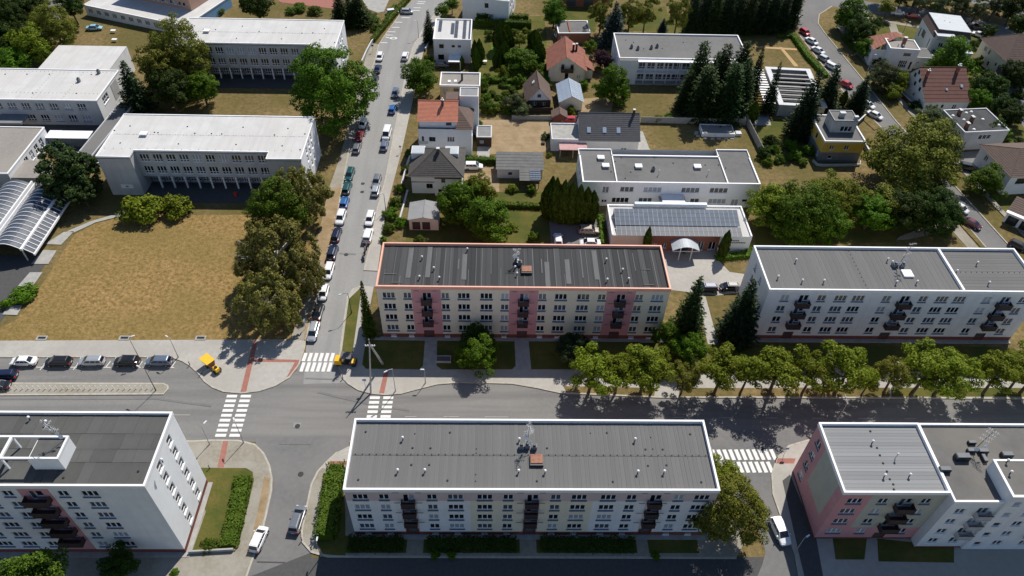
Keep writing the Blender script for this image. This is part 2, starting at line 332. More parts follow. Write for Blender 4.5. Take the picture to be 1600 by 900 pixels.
south_road = sheet('road', [(-38.66, 68.49), (-38.29, 66.9), (-36.32, 65), (-34.7, 62.21), (-34.01, 59.96), (-33.84, 56.05), (-33.96, 53.55), (-34.2, 49.25), (-34.68, 43.64), (-27.1, 43.63), (-26.09, 48.96), (-27.68, 50.53), (-28.1, 52.23), (-28.1, 56.38), (-28.07, 59.98), (-27.47, 62.24), (-26.43, 63.87), (-23.3, 66.85), (-23.54, 68.57)], 'asphalt_old')
service_y = (-6.24, 48.11)[1]
service_road = sheet('road', [(-35.01, 45.0), (-26.09, 48.96), (-26, service_y), (46, service_y+0.2), (46, 30), (-40, 30)], 'asphalt_patch')
east_road = sheet('road', [(35.61, 70.39), (53.26, 70.49), (52.65, 68.47), (49.21, 67.33), (46.42, 64.88), (44.88, 61.82), (44.19, 58.42), (44.41, 54.73), (44.95, 48.62), (44.35, 43.59), (37.26, 43.59), (39.77, 47.35), (40.6, 49.1), (40.58, 51.31), (39.89, 56.54), (35.58, 59.85)], 'asphalt_old')
hill_road = sheet('road', [(104.36, 261.3), (100.87, 242.76), (96.48, 229.61), (93.44, 214.06), (94.72, 196.99), (96.05, 181.64), (98.52, 171.86), (100.15, 163.59), (102.65, 143.71), (104.5, 130.14), (105.87, 117.33), (107.9, 99.72), (114.43, 99.8), (111.42, 117.22), (108.97, 136.85), (105.23, 166.75), (104, 187.44), (102.87, 202.26), (101.83, 217.36), (101.76, 223.03), (104.15, 229.47), (110.37, 235.85), (119.92, 231.53), (136.47, 227.61), (150.21, 220.13), (165.75, 210.57), (170.71, 220.07), (153.96, 228.33), (140, 235.22), (123.93, 239.84), (115.8, 245.95), (116.42, 261.9)], 'asphalt_old')
sheet('road', [(149.47, 244.96), (161.04, 239.02), (175, 228.28), (180.02, 237.91), (167.1, 247.28), (156.26, 253)], 'asphalt_old')
lot = sheet('parking_lot', [(-107.69, 111.34), (-96.47, 111.9), (-92.26, 112.54), (-90, 108.77), (-90.51, 104.19), (-91.2, 97.61), (-91.51, 93.18), (-95.73, 87.7)], 'asphalt_patch')
sheet('parking_lot', [(12.03, 124.38), (23.86, 124.6), (23.88, 116.4), (12.17, 115.6)], 'asphalt_old')
sheet('forecourt', [(35.11, 116.79), (52.62, 115.45), (52.52, 113.85), (46.64, 112.97), (48.45, 108.94), (52.88, 108.06), (51.11, 103.43), (44.37, 102.09), (34.41, 103.75), (34.02, 109.68)], 'pavement')
sheet('path', [(40.12, 103.28), (42.05, 103.31), (42.07, 89.85), (40.06, 88.27)], 'pavement')
sheet('yard', [(113.83, 152.47), (126.9, 155.01), (129.35, 146.91), (116.87, 144.02), (110.07, 139.33)], 'asphalt_old')
sheet('yard', [(140.96, 184.07), (150.57, 188.59), (152.15, 177.65), (138.36, 164.62)], 'asphalt_old')
sheet('yard', [(-114.5, 169.69), (-95.15, 170.27), (-86.42, 147.6), (-91.02, 141.85), (-105.71, 147.13), (-112, 156.45)], 'asphalt_patch')
sheet('road', [(-131.65, 210.22), (-131.33, 220.88), (-132.83, 236.99), (-140.79, 244.05), (-141.76, 224.89), (-140.81, 205.81), (-142.53, 190.55), (-138.66, 182.61), (-134.85, 189.02), (-133.77, 198.28)], 'asphalt_old')
sheet('road', [(-132.16, 218.22), (-131.57, 232.26), (-131.63, 244.49), (-136.66, 249.39), (-135.93, 229.72), (-135.49, 221.58)], 'asphalt')
sheet('dirt_yard', [(-4.2, 164.32), (14.6, 165.45), (13.67, 152.75), (12, 150.53), (1.07, 149.73), (-3.87, 148.54)], 'dirt')
sheet('dirt_yard', [(-7.26, 143.77), (1.08, 143.97), (1.09, 134.61), (-6.93, 134.44)], 'dirt')
sheet('path', [(22.48, 175.39), (32.16, 177.32), (28.81, 161.67), (21.47, 162.06)], 'dirt')
sheet('track', [(-70.1, 239.9), (-50.27, 232.6), (-43.69, 229.15), (-47.3, 226.25), (-68.22, 230.86), (-78.87, 241.97)], 'red_paving')
sheet('school_yard', [(-44.96, 238.6), (-34.2, 239.09), (-35.23, 225.85), (-37.12, 224.87), (-40.44, 227.45)], 'concrete')
for pts in ([(-80.24, 125.92), (-79.45, 124.85), (-84.99, 122.18), (-88.2, 118.79), (-89.82, 119.17), (-86.41, 122.36)], [(-90.39, 118.95), (-88.37, 119.2), (-89.26, 114.94), (-92.71, 115.08)], [(-92.21, 113.32), (-89.44, 113.17), (-89.41, 109.16), (-92.8, 109.1)], [(-91.99, 106.71), (-89.51, 106.74), (-89.72, 102.96), (-92.57, 102.75)], [(-91.91, 97.6), (-89.37, 97.8), (-89.24, 95.15), (-92.02, 95.28)]):
    sheet('path', pts, 'concrete', 0.124)
sheet('lawn', [(37.36, 164.27), (64.72, 163.82), (64.68, 153.47), (63.48, 148.55), (35.53, 150.57)], 'dry_grass')
sheet('lawn', [(-1.27, 205.14), (4.79, 205.37), (3.77, 196.82), (-1.75, 196.62)], 'lawn_lush')
sheet('lawn', [(43.14, 230.58), (54.97, 233.44), (54.24, 216.34), (40.31, 215.79)], 'lawn_green')
sheet('lawn', [(17.44, 231.81), (34.27, 234.91), (30.33, 214.55), (14.99, 222.58)], 'lawn_green')
sheet('forest_floor', [(47.37, 223.92), (97.17, 230.56), (91.67, 214.84), (74.94, 211.27), (46.15, 215.17)], 'lawn_green')
sheet('terrace', [(35.54, 160.38), (37.5, 160.43), (38.33, 150.36), (34.48, 149.73)], 'concrete')
sheet('path', [(65.17, 169.33), (72.03, 169.53), (71.44, 164.01), (63.88, 163.8)], 'concrete')
sheet('path', [(-4.13, 160.78), (-1.38, 160.85), (-1.24, 148.07), (-4.32, 148)], 'concrete')
for pts in ([(77.89, 207.3), (90.19, 206.15), (90.03, 204.95), (77.59, 206.08)], [(84.93, 206.75), (85.91, 206.79), (87.63, 195.25), (86.31, 195.2)]): sheet('path', pts, 'wood_tan')

# ---- big school lawn and the pavements round the crossing
yl0 = (-66.59, 89.06)[1]
lawn_pts = [(-150, yl0+0.05)] + [(-89.45, 88.82), (-75.8, 89.04), (-37.37, 89.67)] + [(-37.27, 104.94), (-37.79, 116.39), (-37.96, 125.19), (-53.9, 125.33), (-79.1, 124.64), (-84.83, 121.76), (-87.78, 118.38), (-88.04, 112.61), (-88.1, 105.49), (-88.52, 96.97), (-88.85, 94.02), (-90.84, 91.76)] + [(-150, 100)]
school_lawn = struct(MB().prism(lawn_pts, -0.05, 0.118, 'lawn_dry').build('lawn'))
nw = [(-150, YUP)] + [(-87.7, 85.09), (-72.02, 85.23), (-57.59, 85.37), (-55.4, 84.5), (-53.75, 83.5), (-51.8, 81.79), (-50.17, 79.96), (-48.51, 78.72), (-46.28, 77.78), (-43.14, 77.46), (-40.3, 77.96), (-37.8, 79.08), (-35.74, 80.92), (-34.61, 83.81), (-34.38, 86.79), (-34.39, 89.39)] + [(-37.26, 89.67), (-75.8, 89.04), (-89.45, 88.82)] + [(-150, yl0)]
nw_pave = slab('pavement', nw, 'pavement', kerb=nw[:17])
sheet('red_band', [(-43.94, 89.29), (-43.13, 89.3), (-42.43, 77.67), (-43.41, 77.66)], 'red_paving', ZS[0]+0.004, nw_pave)
sheet('red_band', [(-43.52, 85.06), (-34.35, 84.84), (-34.36, 84.25), (-43.46, 84.32)], 'red_paving', ZS[0]+0.007, nw_pave)
sheet('red_band', [(-35.27, 84.84), (-34.35, 84.84), (-34.73, 82.65), (-35.68, 81.21), (-36.18, 80.92)], 'red_paving', ZS[0]+0.010, nw_pave)
verge = slab('verge', [(-37.26, 89.67), (-34.39, 89.39), (-34.58, 97.63), (-34.15, 103.72), (-33.86, 111.14), (-34.14, 122.04), (-34.76, 136.23), (-37.64, 134.27), (-37.29, 123.69), (-37.26, 113.42), (-37.27, 104.94)], 'dirt', kerb=[(-34.39, 89.39), (-34.58, 97.63), (-34.15, 103.72), (-33.86, 111.14), (-34.14, 122.04), (-34.76, 136.23)])
sheet('path', [(-37.26, 89.67), (-34.86, 89.38), (-35.25, 97.96), (-34.78, 103.71), (-34.61, 110.17), (-35.84, 110.54), (-36.03, 103.69), (-36.39, 96.27)], 'pavement_old', ZS[0]+0.004, verge)
slab('pavement', [(-37.64, 134.27), (-34.76, 136.23), (-35.28, 150.99), (-35.13, 165.86), (-35, 180.22), (-34.23, 195.47), (-34.29, 203.91), (-36.25, 204.63), (-37.09, 198), (-37.25, 188.09), (-37.07, 175.21), (-36.93, 161.35), (-37.02, 146.17)], 'pavement_old', kerb=[(-34.76, 136.23), (-35.28, 150.99), (-35.13, 165.86), (-35, 180.22), (-34.23, 195.47), (-34.29, 203.91)])
slab('verge', [(-34.29, 203.91), (-32.85, 211.24), (-30.03, 223.82), (-26.61, 235.56), (-29.37, 236.39), (-32.91, 222.81), (-35.51, 211.13), (-36.25, 204.63)], 'dry_grass', kerb=[(-34.29, 203.91), (-32.85, 211.24), (-30.03, 223.82), (-26.61, 235.56)])
slab('pavement', [(-16.24, 235.06), (-19.76, 222.47), (-22.42, 212.89), (-24.24, 202.32), (-24.9, 188.86), (-25.11, 170.78), (-25.15, 151.78), (-25.21, 138.13), (-25.82, 128.3), (-25.94, 114.59), (-26.18, 108.22), (-23.45, 108.08), (-23.58, 113.64), (-23.87, 127.22), (-23.37, 136), (-22.54, 150.49), (-22.05, 166.23), (-21.49, 184.06), (-20.94, 200.5), (-19.12, 212.6), (-16.71, 224.83), (-13.97, 235.16)], 'pavement', kerb=[(-16.24, 235.06), (-19.76, 222.47), (-22.42, 212.89), (-24.24, 202.32), (-24.9, 188.86), (-25.11, 170.78), (-25.15, 151.78), (-25.21, 138.13), (-25.82, 128.3), (-25.94, 114.59), (-26.18, 108.22)])
ne_k = [(-25.99, 103.83), (-27.62, 102.91), (-28.42, 100.62), (-28.16, 94.71), (-27.76, 87.3), (-27.53, 83.58), (-26.46, 81), (-25.14, 79.6), (-23.29, 78.3), (-20.98, 77.56), (-18.53, 77.3), (-15.8, 77.59), (-13, 78.58), (-9.73, 79.65), (-5.6, 80.11), (3.42, 79.9), (7.68, 79.02), (11.78, 77.94), (29.05, 77.07), (48.22, 77.17), (70.96, 77.26)]
ne = ne_k + [(150, (70.96, 77.26)[1]), (150, (74.42, 86.29)[1]), (34, (29.56, 88.17)[1]), (33, (29.9, 90.52)[1])] + [(-20.16, 90), (-23.32, 90.75), (-23.79, 96.42), (-23.67, 103.5)]
ne_pave = slab('pavement', ne, 'pavement', kerb=ne_k + [(150, (70.96, 77.26)[1])])
zt = ZS[0]
def on(name, pts, mat, par=None, k=1): return sheet(name, pts, mat, zt+0.004*k, par)
on('lawn', [(-28.09, 100.1), (-26.17, 103.29), (-25.93, 101.52), (-25.45, 86.57), (-27.41, 86.55)], 'lawn_green', ne_pave)
on('lawn', [(-23.41, 89.65), (-12.57, 89.61), (-12.49, 83.72), (-13.11, 82.83), (-22.55, 82.9), (-23.36, 83.91)], 'lawn_green', ne_pave)
on('lawn', [(-10.33, 89.63), (4, 89.62), (4.15, 83.86), (3.45, 82.98), (-9.12, 82.87), (-10.09, 83.74)], 'lawn_green', ne_pave)
on('lawn', [(6.61, 89.65), (27.38, 89.7), (26.51, 83.18), (6.89, 83.01)], 'lawn_green', ne_pave)
on('lawn', [(27.36, 89.55), (48.89, 89.14), (47.33, 82.77), (27.63, 82.89)], 'lawn_green', ne_pave)
on('lawn', [(48.89, 89.14), (62, (48.89, 89.14)[1]), (62, (47.4, 83.06)[1]), (47.37, 82.92)], 'lawn_green', ne_pave, 2)
on('lawn', [(64, (48.89, 89.14)[1]), (95, (48.89, 89.14)[1]), (95, (47.4, 83.06)[1]), (64, (47.4, 83.06)[1])], 'lawn_green', ne_pave, 2)
on('lawn', [(12.42, 79.33), (28.67, 79.04), (28.19, 77.3), (12.89, 77.88)], 'dry_grass', ne_pave)
on('lawn', [(32.99, 79.07), (53.32, 79.23), (52.81, 77.41), (32.45, 77.26)], 'dry_grass', ne_pave)
on('lawn', [(53.57, 79.3), (70.64, 79.43), (69.89, 77.45), (53.03, 77.38)], 'dry_grass', ne_pave)
on('lawn', [(70.87, 79.43), (102.08, 79.6), (101.01, 77.64), (70.12, 77.45)], 'lawn_green', ne_pave)
on('red_band', [(-19.23, 82.64), (-18.43, 82.64), (-18.75, 77.3), (-19.63, 77.29)], 'red_paving', ne_pave)
for pts in ([(-12.57, 89.61), (-10.33, 89.63), (-10.03, 82.72), (-12.42, 82.7)], [(4, 89.62), (6.49, 89.65), (6.43, 82.86), (4.14, 82.84)]): on('path', pts, 'concrete', ne_pave, 3)
on('parking_bay', [(39.62, 100.61), (40.89, 100.63), (40.52, 95.5), (39.53, 95.49)], 'concrete', ne_pave, 4)
# island with posts
isl = [(-91.44, 79.22), (-84.93, 79.2), (-57.15, 79.35), (-56.25, 78.94), (-55.92, 78.25), (-56.34, 77.16), (-83.78, 76.76), (-90.14, 76.64)]
island = slab('traffic_island', isl, 'pavement_old', kerb=isl[1:7])
# south-west corner pavement and lawn beside the tall block
sw_k = [(-60, YLOW)] + [(-48.8, 67.7), (-45.45, 67.9), (-41.41, 67.86), (-38.55, 67.14), (-36.73, 65.47), (-35.32, 63.25), (-34.43, 60.97), (-34.04, 58.75), (-33.97, 55.31), (-33.92, 51.72), (-34.29, 48.48), (-34.9, 42.74)]
sw = sw_k + [(-44, 30), (-70, 30), (-70, YLOW-3)]
sw_pave = slab('pavement', sw, 'pavement_old', kerb=sw_k)
zt = ZS[0]
on('lawn', [(-47.32, 62.62), (-45.37, 62.8), (-38.84, 62.77), (-37.67, 62.09), (-37.1, 60.51), (-37.01, 56.36), (-36.83, 49.44), (-43.3, 48.86), (-43.08, 55.29)], 'lawn_green', sw_pave)
on('verge', [(-35.69, 61.3), (-34.72, 60.97), (-34.34, 58.31), (-34.26, 54.06), (-34.54, 50.72), (-35.28, 50.72), (-35.31, 55.31)], 'dirt', sw_pave)
on('red_band', [(-43.77, 67.79), (-42.94, 67.79), (-42.38, 62.87), (-43.38, 62.87)], 'red_paving', sw_pave)
sw_top = struct(MB().prism([(-170, YLOW), (-60, YLOW), (-60, 61), (-170, 61)], -0.05, 0.127, 'pavement_old').build('pavement'))
# block in front of the pink-topped slab
se_k = [(35.17, 68.13), (-23.3, 66.85), (-25.08, 65.64), (-26.43, 63.87), (-27.47, 62.24), (-28.07, 59.98), (-28.1, 56.38), (-28.1, 52.23), (-27.68, 50.53), (-26.09, 48.96), (-23.67, 48.29)]
se = [(36, YLOW), (-18, YLOW)] + [(-25.08, 65.64), (-26.43, 63.87), (-27.47, 62.24), (-28.07, 59.98), (-28.1, 56.38), (-28.1, 52.23), (-27.68, 50.53), (-26.09, 48.96), (-23.67, 48.29)] + [(36, service_y), (37.5, service_y+2), (38, 55)]
se_pave = slab('pavement', se, 'pavement_old', kerb=[(-18, YLOW)] + [(-25.08, 65.64), (-26.43, 63.87), (-27.47, 62.24), (-28.07, 59.98), (-28.1, 56.38), (-28.1, 52.23), (-27.68, 50.53), (-26.09, 48.96), (-23.67, 48.29)] + [(36, service_y)])
zt = ZS[0]
on('pavement', [(-23.3, 66.85), (-25.08, 65.64), (-26.96, 62.82), (-25.19, 62.48), (-21.15, 62.5), (-21.19, 66.62)], 'pavement', se_pave)
on('red_band', [(-25.86, 64.1), (-22.9, 64.11), (-22.99, 63.3), (-26.33, 63.28)], 'red_paving', se_pave, 2)
for xa, xb in zip([p[0] for p in [(-23.99, 50.24), (-9.92, 50.25), (6.69, 50.27), (23.25, 50.28)]], [p[0] for p in [(-12.37, 50.25), (4.23, 50.26), (21.53, 50.28), (30.72, 50.29)]]):
    y0, y1 = (-6.24, 48.2)[1], (-6.41, 51.45)[1]
    on('lawn', [(xa, y0+0.6), (xb, y0+0.6), (xb, y1), (xa, y1)], 'lawn_green', se_pave)
on('lawn', [(-26.6, 61.9), (-23.62, 62.14), (-22.12, 55.34), (-21.08, 48.29), (-24.38, 48.68), (-25.57, 50.24), (-26.17, 55.33)], 'lawn_green', se_pave, 2)
# east corner
ea_k = [(69.7, 68.3), (52.64, 68.4), (49.21, 67.33), (46.42, 64.88), (44.88, 61.82), (44.19, 58.42), (44.41, 54.73), (44.95, 48.62), (44.22, 43.13)]
ea = ea_k + [(44, 32), (140, 32), (140, YLOW)]
ea_pave = slab('pavement', ea[1:], 'pavement', kerb=ea_k)
zt = ZS[0]
on('red_band', [(46.53, 64.89), (49.59, 64.9), (49, 63.94), (45.96, 63.93)], 'red_paving', ea_pave)
on('driveway', [(46.26, 60.79), (47.81, 61.94), (48.77, 51.11), (47.72, 43.13), (45.14, 43.13), (45.43, 48.62)], 'asphalt_patch', ea_pave)
on('lawn', [(51.27, 51.32), (56.46, 51.12), (54.92, 47.84), (50.63, 47.84)], 'lawn_green', ea_pave)
on('lawn', [(58.02, 51.12), (69.19, 49.82), (68.1, 47.36), (56.91, 47.55)], 'lawn_green', ea_pave)
# hill street pavements
hk = [(110.37, 235.85), (104.15, 229.47), (101.76, 223.03), (101.83, 217.36), (102.87, 202.26), (104, 187.44), (105.23, 166.75), (108.97, 136.85), (111.42, 117.22), (112.92, 104.25)]
hp = hk + [(119.6, 104.34), (115.95, 117.29), (113.58, 136.94), (110.06, 166.89), (108.34, 188.29), (107.23, 203.2), (105.78, 218.38), (107.34, 226.4), (112.97, 234.06)]
hill_pave = slab('verge', hp, 'dry_grass', kerb=hk)
sheet('pavement', [(109.59, 223.8), (109.43, 208.47), (110.83, 193.07), (112.17, 171.3), (114.97, 139.93), (117.13, 117.93), (116.27, 117.92), (113.41, 139.89), (110.34, 170.62), (108.54, 191.9), (106.89, 206.76), (107.13, 221.92)], 'pavement_old', ZS[0]+0.004, hill_pave)
slab('verge', [(93.44, 214.06), (94.72, 196.99), (96.05, 181.64), (98.52, 171.86), (100.15, 163.59), (97.85, 162.34), (96, 169.58), (93.65, 179.21), (91.94, 194.65), (91.07, 212.71)], 'dry_grass', kerb=[(93.44, 214.06), (94.72, 196.99), (96.05, 181.64), (98.52, 171.86), (100.15, 163.59)])
slab('pavement', [(104.5, 130.14), (105.87, 117.33), (104.74, 117.31), (102.9, 129.19)], 'dry_grass', kerb=[(104.5, 130.14), (105.87, 117.33)])
sheet('path', [(98.41, 125.52), (102.99, 127.39), (104.36, 117.1), (101.82, 117.06), (100.9, 122.94), (90.06, 119.77), (87.06, 119.3), (88.26, 120.58)], 'pavement_old', 0.06)
sheet('path', [(124.67, 223.96), (127.01, 223.61), (125.79, 218.3), (126.92, 217.06), (124.86, 214.85), (122.99, 217.33)], 'pavement_old', 0.06)
sheet('path', [(118.93, 228.71), (134.66, 222.15), (134.11, 220.81), (118.27, 226.85)], 'pavement_old', 0.064)

sheet('lawn', [(106.21, 219.69), (108.03, 204.41), (110.2, 179.71), (113.29, 146.54), (115.97, 120.63), (121.73, 120.73), (165.89, 203.34), (156.03, 215.2), (134.11, 220.81), (116.8, 226.79)], 'lawn_green', 0.007)
sheet('lawn', [(-18.37, 108.9), (-19.27, 134.18), (-17.49, 149.27), (-12.72, 146.75), (-7.66, 134.42), (11.34, 134.82), (22.49, 128.11), (22.2, 117.39), (-17.68, 115.92)], 'lawn_green', 0.007)
sheet('lawn', [(-8.01, 222.52), (15.08, 224.82), (15.42, 209.81), (13.66, 190.52), (7.39, 168.3), (-3.6, 167.37), (-5.81, 189.86)], 'lawn_green', 0.008)
sheet('lawn', [(-141.65, 178.48), (-174, 242.45), (-146.87, 243.76), (-134.17, 220.75), (-130.93, 204.2), (-132.94, 196.42), (-134.92, 185.5)], 'lawn_green', 0.007)
sheet('lawn', [(68.53, 165.74), (83.9, 169.24), (79.36, 148.93), (63.48, 145.4)], 'lawn_green', 0.007)
sheet('lawn', [(60.35, 135.84), (108.97, 136.85), (103.76, 125.18), (86.9, 118.88), (55.76, 117.13)], 'lawn_green', 0.008)

# ---- road markings: every stripe a piece of its road
SM = MB().face([(-.5, -.5, 0), (.5, -.5, 0), (.5, .5, 0), (-.5, .5, 0)], 'road_paint').mesh('crosswalk_stripe')
SMW = MB().face([(-.5, -.5, 0), (.5, -.5, 0), (.5, .5, 0), (-.5, .5, 0)], 'road_paint_worn').mesh('road_line')
def stripe(par, c, sx, sy, rz=0.0, name='crosswalk_stripe', me=SM):
    o = link(name, me, par, (c[0], c[1], 0.052 if par is not side_road else 0.055), rz, (sx, sy, 1)); return o
def stripes(par, a, b, n, sx, sy, rz=0):
    for i in range(n):
        t = i/(n-1); stripe(par, (a[0]+(b[0]-a[0])*t, a[1]+(b[1]-a[1])*t), sx, sy, rz)
stripes(side_road, (-33.92, 85.56), (-28.99, 85.58), 6, 0.62, 1.95, R(-4)); stripes(side_road, (-33.87, 83.29), (-29.05, 83.31), 6, 0.62, 2.1, R(-4))
stripes(main_road, (-44.67, 76.8), (-44.48, 68.9), 9, 1.75, 0.56); stripes(main_road, (-42.31, 76.82), (-42.19, 68.91), 9, 1.75, 0.56)
d = ((-20.29, 72.76)[0]-(-20.25, 76.65)[0], (-20.29, 72.76)[1]-(-20.25, 76.65)[1])
for p in ((-20.25, 76.65), (-17.94, 76.67)): stripes(main_road, p, (p[0]+d[0]*2, p[1]+d[1]*2), 9, 1.72, 0.56)
stripes(east_road, (36.35, 65.56), (46.1, 65.69), 11, 0.62, 2.0, R(8)); stripes(east_road, (35.3, 63.25), (44.96, 63.33), 11, 0.62, 2.0, R(8))
for p in [(-79.27, 82.98), (-73.54, 83.1), (-68.14, 83.59), (-62.53, 83.56), (-56.71, 83.62)]: stripe(main_road, p, 0.14, 1.6, R(-12), 'parking_line', SM)
for p, w in zip([(-79.66, 82.83), (-73.9, 82.88), (-68.22, 82.91), (-62.33, 82.96), (-56.95, 82.96)], (1.4, 1.2, 1.6, 1.2, 1.2)): stripe(main_road, p, w, 0.13, 0, 'parking_line', SM)
for p, w in zip([(-52.11, 72.87), (-13.73, 72.74), (-6.61, 72.8), (0.74, 72.79), (-7.8, 72.8)], (3.0, 1.9, 1.9, 4.0, 0.8)): stripe(main_road, p, w, 0.16, 0, 'centre_line', SMW)
for k in range(7):
    stripe(main_road, ((31.72, 72.96)[0] + k*8.0, (31.71, 72.89)[1]), 2.0, 0.16, 0, 'centre_line', SMW)
for p, w in zip([(-32.33, 210.02), (-31.41, 212.12), (-30.55, 215.09), (-30.11, 218.54), (-28.04, 221.68), (-25.29, 226.96), (-25.04, 228.8), (-24.26, 231.86), (-23.96, 233.29), (-33.12, 205.14)], (3.0, 2.2, 2.4, 2.4, 2.6, 2.4, 2.4, 2.4, 2.4, 2.4)): stripe(side_road, p, w, 0.35, 0, 'parking_line', SM)
# lettering-like bay sign: a ring and a bar in worn white paint
mb = MB()
c = (-30.41, 208.05)
for k in range(14):
    a0, a1 = 2*math.pi*k/14, 2*math.pi*(k+1)/14
    mb.face([(c[0]+1.1*math.cos(t)*r, c[1]+0.75*math.sin(t)*r, 0.056) for t, r in ((a0, 1), (a1, 1), (a1, .55), (a0, .55))], 'road_paint')
mb.build('bay_symbol', side_road); stripe(side_road, (-32.16, 208.39), 1.6, 0.35, R(-25), 'bay_symbol', SM)
# manhole covers and asphalt repairs
MH = MB().lathe([(0.45, 0), (0.43, 0.012), (0.1, 0.014)], 'metal_dark', 14).mesh('manhole_cover')
for par, p in ((side_road, (-30.47, 112.94)), (side_road, (-29.95, 133.96)), (main_road, (-32.33, 70.77)), (main_road, (-19.07, 70.59)), (east_road, (44.51, 66.94)), (side_road, (-30.21, 137.05)), (south_road, (-30.09, 61.78))): link('manhole_cover', MH, par, (p[0], p[1], 0.05))
for par, pts, m in ((main_road, [(-34.71, 67.53), (-29.51, 67.43), (-29.46, 67.19), (-34.64, 67.22)], 'asphalt_old'), (side_road, [(-32.01, 113.5), (-28.56, 113.36), (-28.49, 112.87), (-31.95, 113.11)], 'asphalt'), 
                    (south_road, [(-33.64, 47.62), (-29.59, 47.52), (-29.55, 47.33), (-33.59, 47.43)], 'asphalt_patch'), (main_road, [(-33.11, 71.53), (-31.81, 71.41), (-31.73, 70.39), (-33.02, 70.51)], 'asphalt_street'), (side_road, [(-32.84, 80.95), (-26.98, 80.71), (-27.16, 80.43), (-33.01, 80.66)], 'asphalt'),
                    (main_road, [(-83.5, 76.16), (-57.85, 76.47), (-47.69, 74.94), (-47.58, 74.55), (-57.72, 76.07), (-83.31, 75.76)], 'asphalt_old'), (main_road, [(-29.85, 77.9), (-19.61, 75.27), (-14.07, 74.24), (-14.04, 73.85), (-20.11, 74.87), (-30.35, 77.62)], 'asphalt_old')):
    sheet('asphalt_repair', pts, m, 0.050 if par is not side_road else 0.053, par)

# ================================================================ BUILDINGS
DEPTH = 0.2
def pane_choice(bright=0.18):
    r = random.random()
    return 'glass_curtain' if r < bright else ('glass_mid' if r < bright+0.25 else 'glass_dark')
def window_mesh(w, h, n, tr, fm):
    def mk():
        m = MB(); t = 0.07; y0, y1 = DEPTH-0.11, DEPTH-0.02
        m.box(0, w, y0, y1, 0, t, fm).box(0, w, y0, y1, h-t, h, fm).box(0, t, y0, y1, t, h-t, fm).box(w-t, w, y0, y1, t, h-t, fm)
        for k in range(1, n):
            x = w*k/n; m.box(x-0.06, x+0.06, y0-0.01, y1, t, h-t, fm)
        if tr: m.box(t, w-t, y0-0.005, y1, h*tr-0.05, h*tr+0.05, fm)
        return m.mesh('window')
    return cached(('win', round(w, 2), round(h, 2), n, tr, fm), mk)
def pane_mesh(w, h, n, pm):
    def mk():
        m = MB()
        for k in range(n):
            m.box(w*k/n+0.02, w*(k+1)/n-0.02, DEPTH-0.05, DEPTH-0.03, 0.02, h-0.02, pm)
        return m.mesh('pane')
    return cached(('pane', round(w, 2), round(h, 2), n, pm), mk)
def sill_mesh(w, hh, mat):
    return cached(('sill', round(w, 2), hh, mat), lambda: MB().box(-0.05, w+0.05, -0.10, DEPTH-0.12, -hh, -0.003, mat).mesh('sill'))

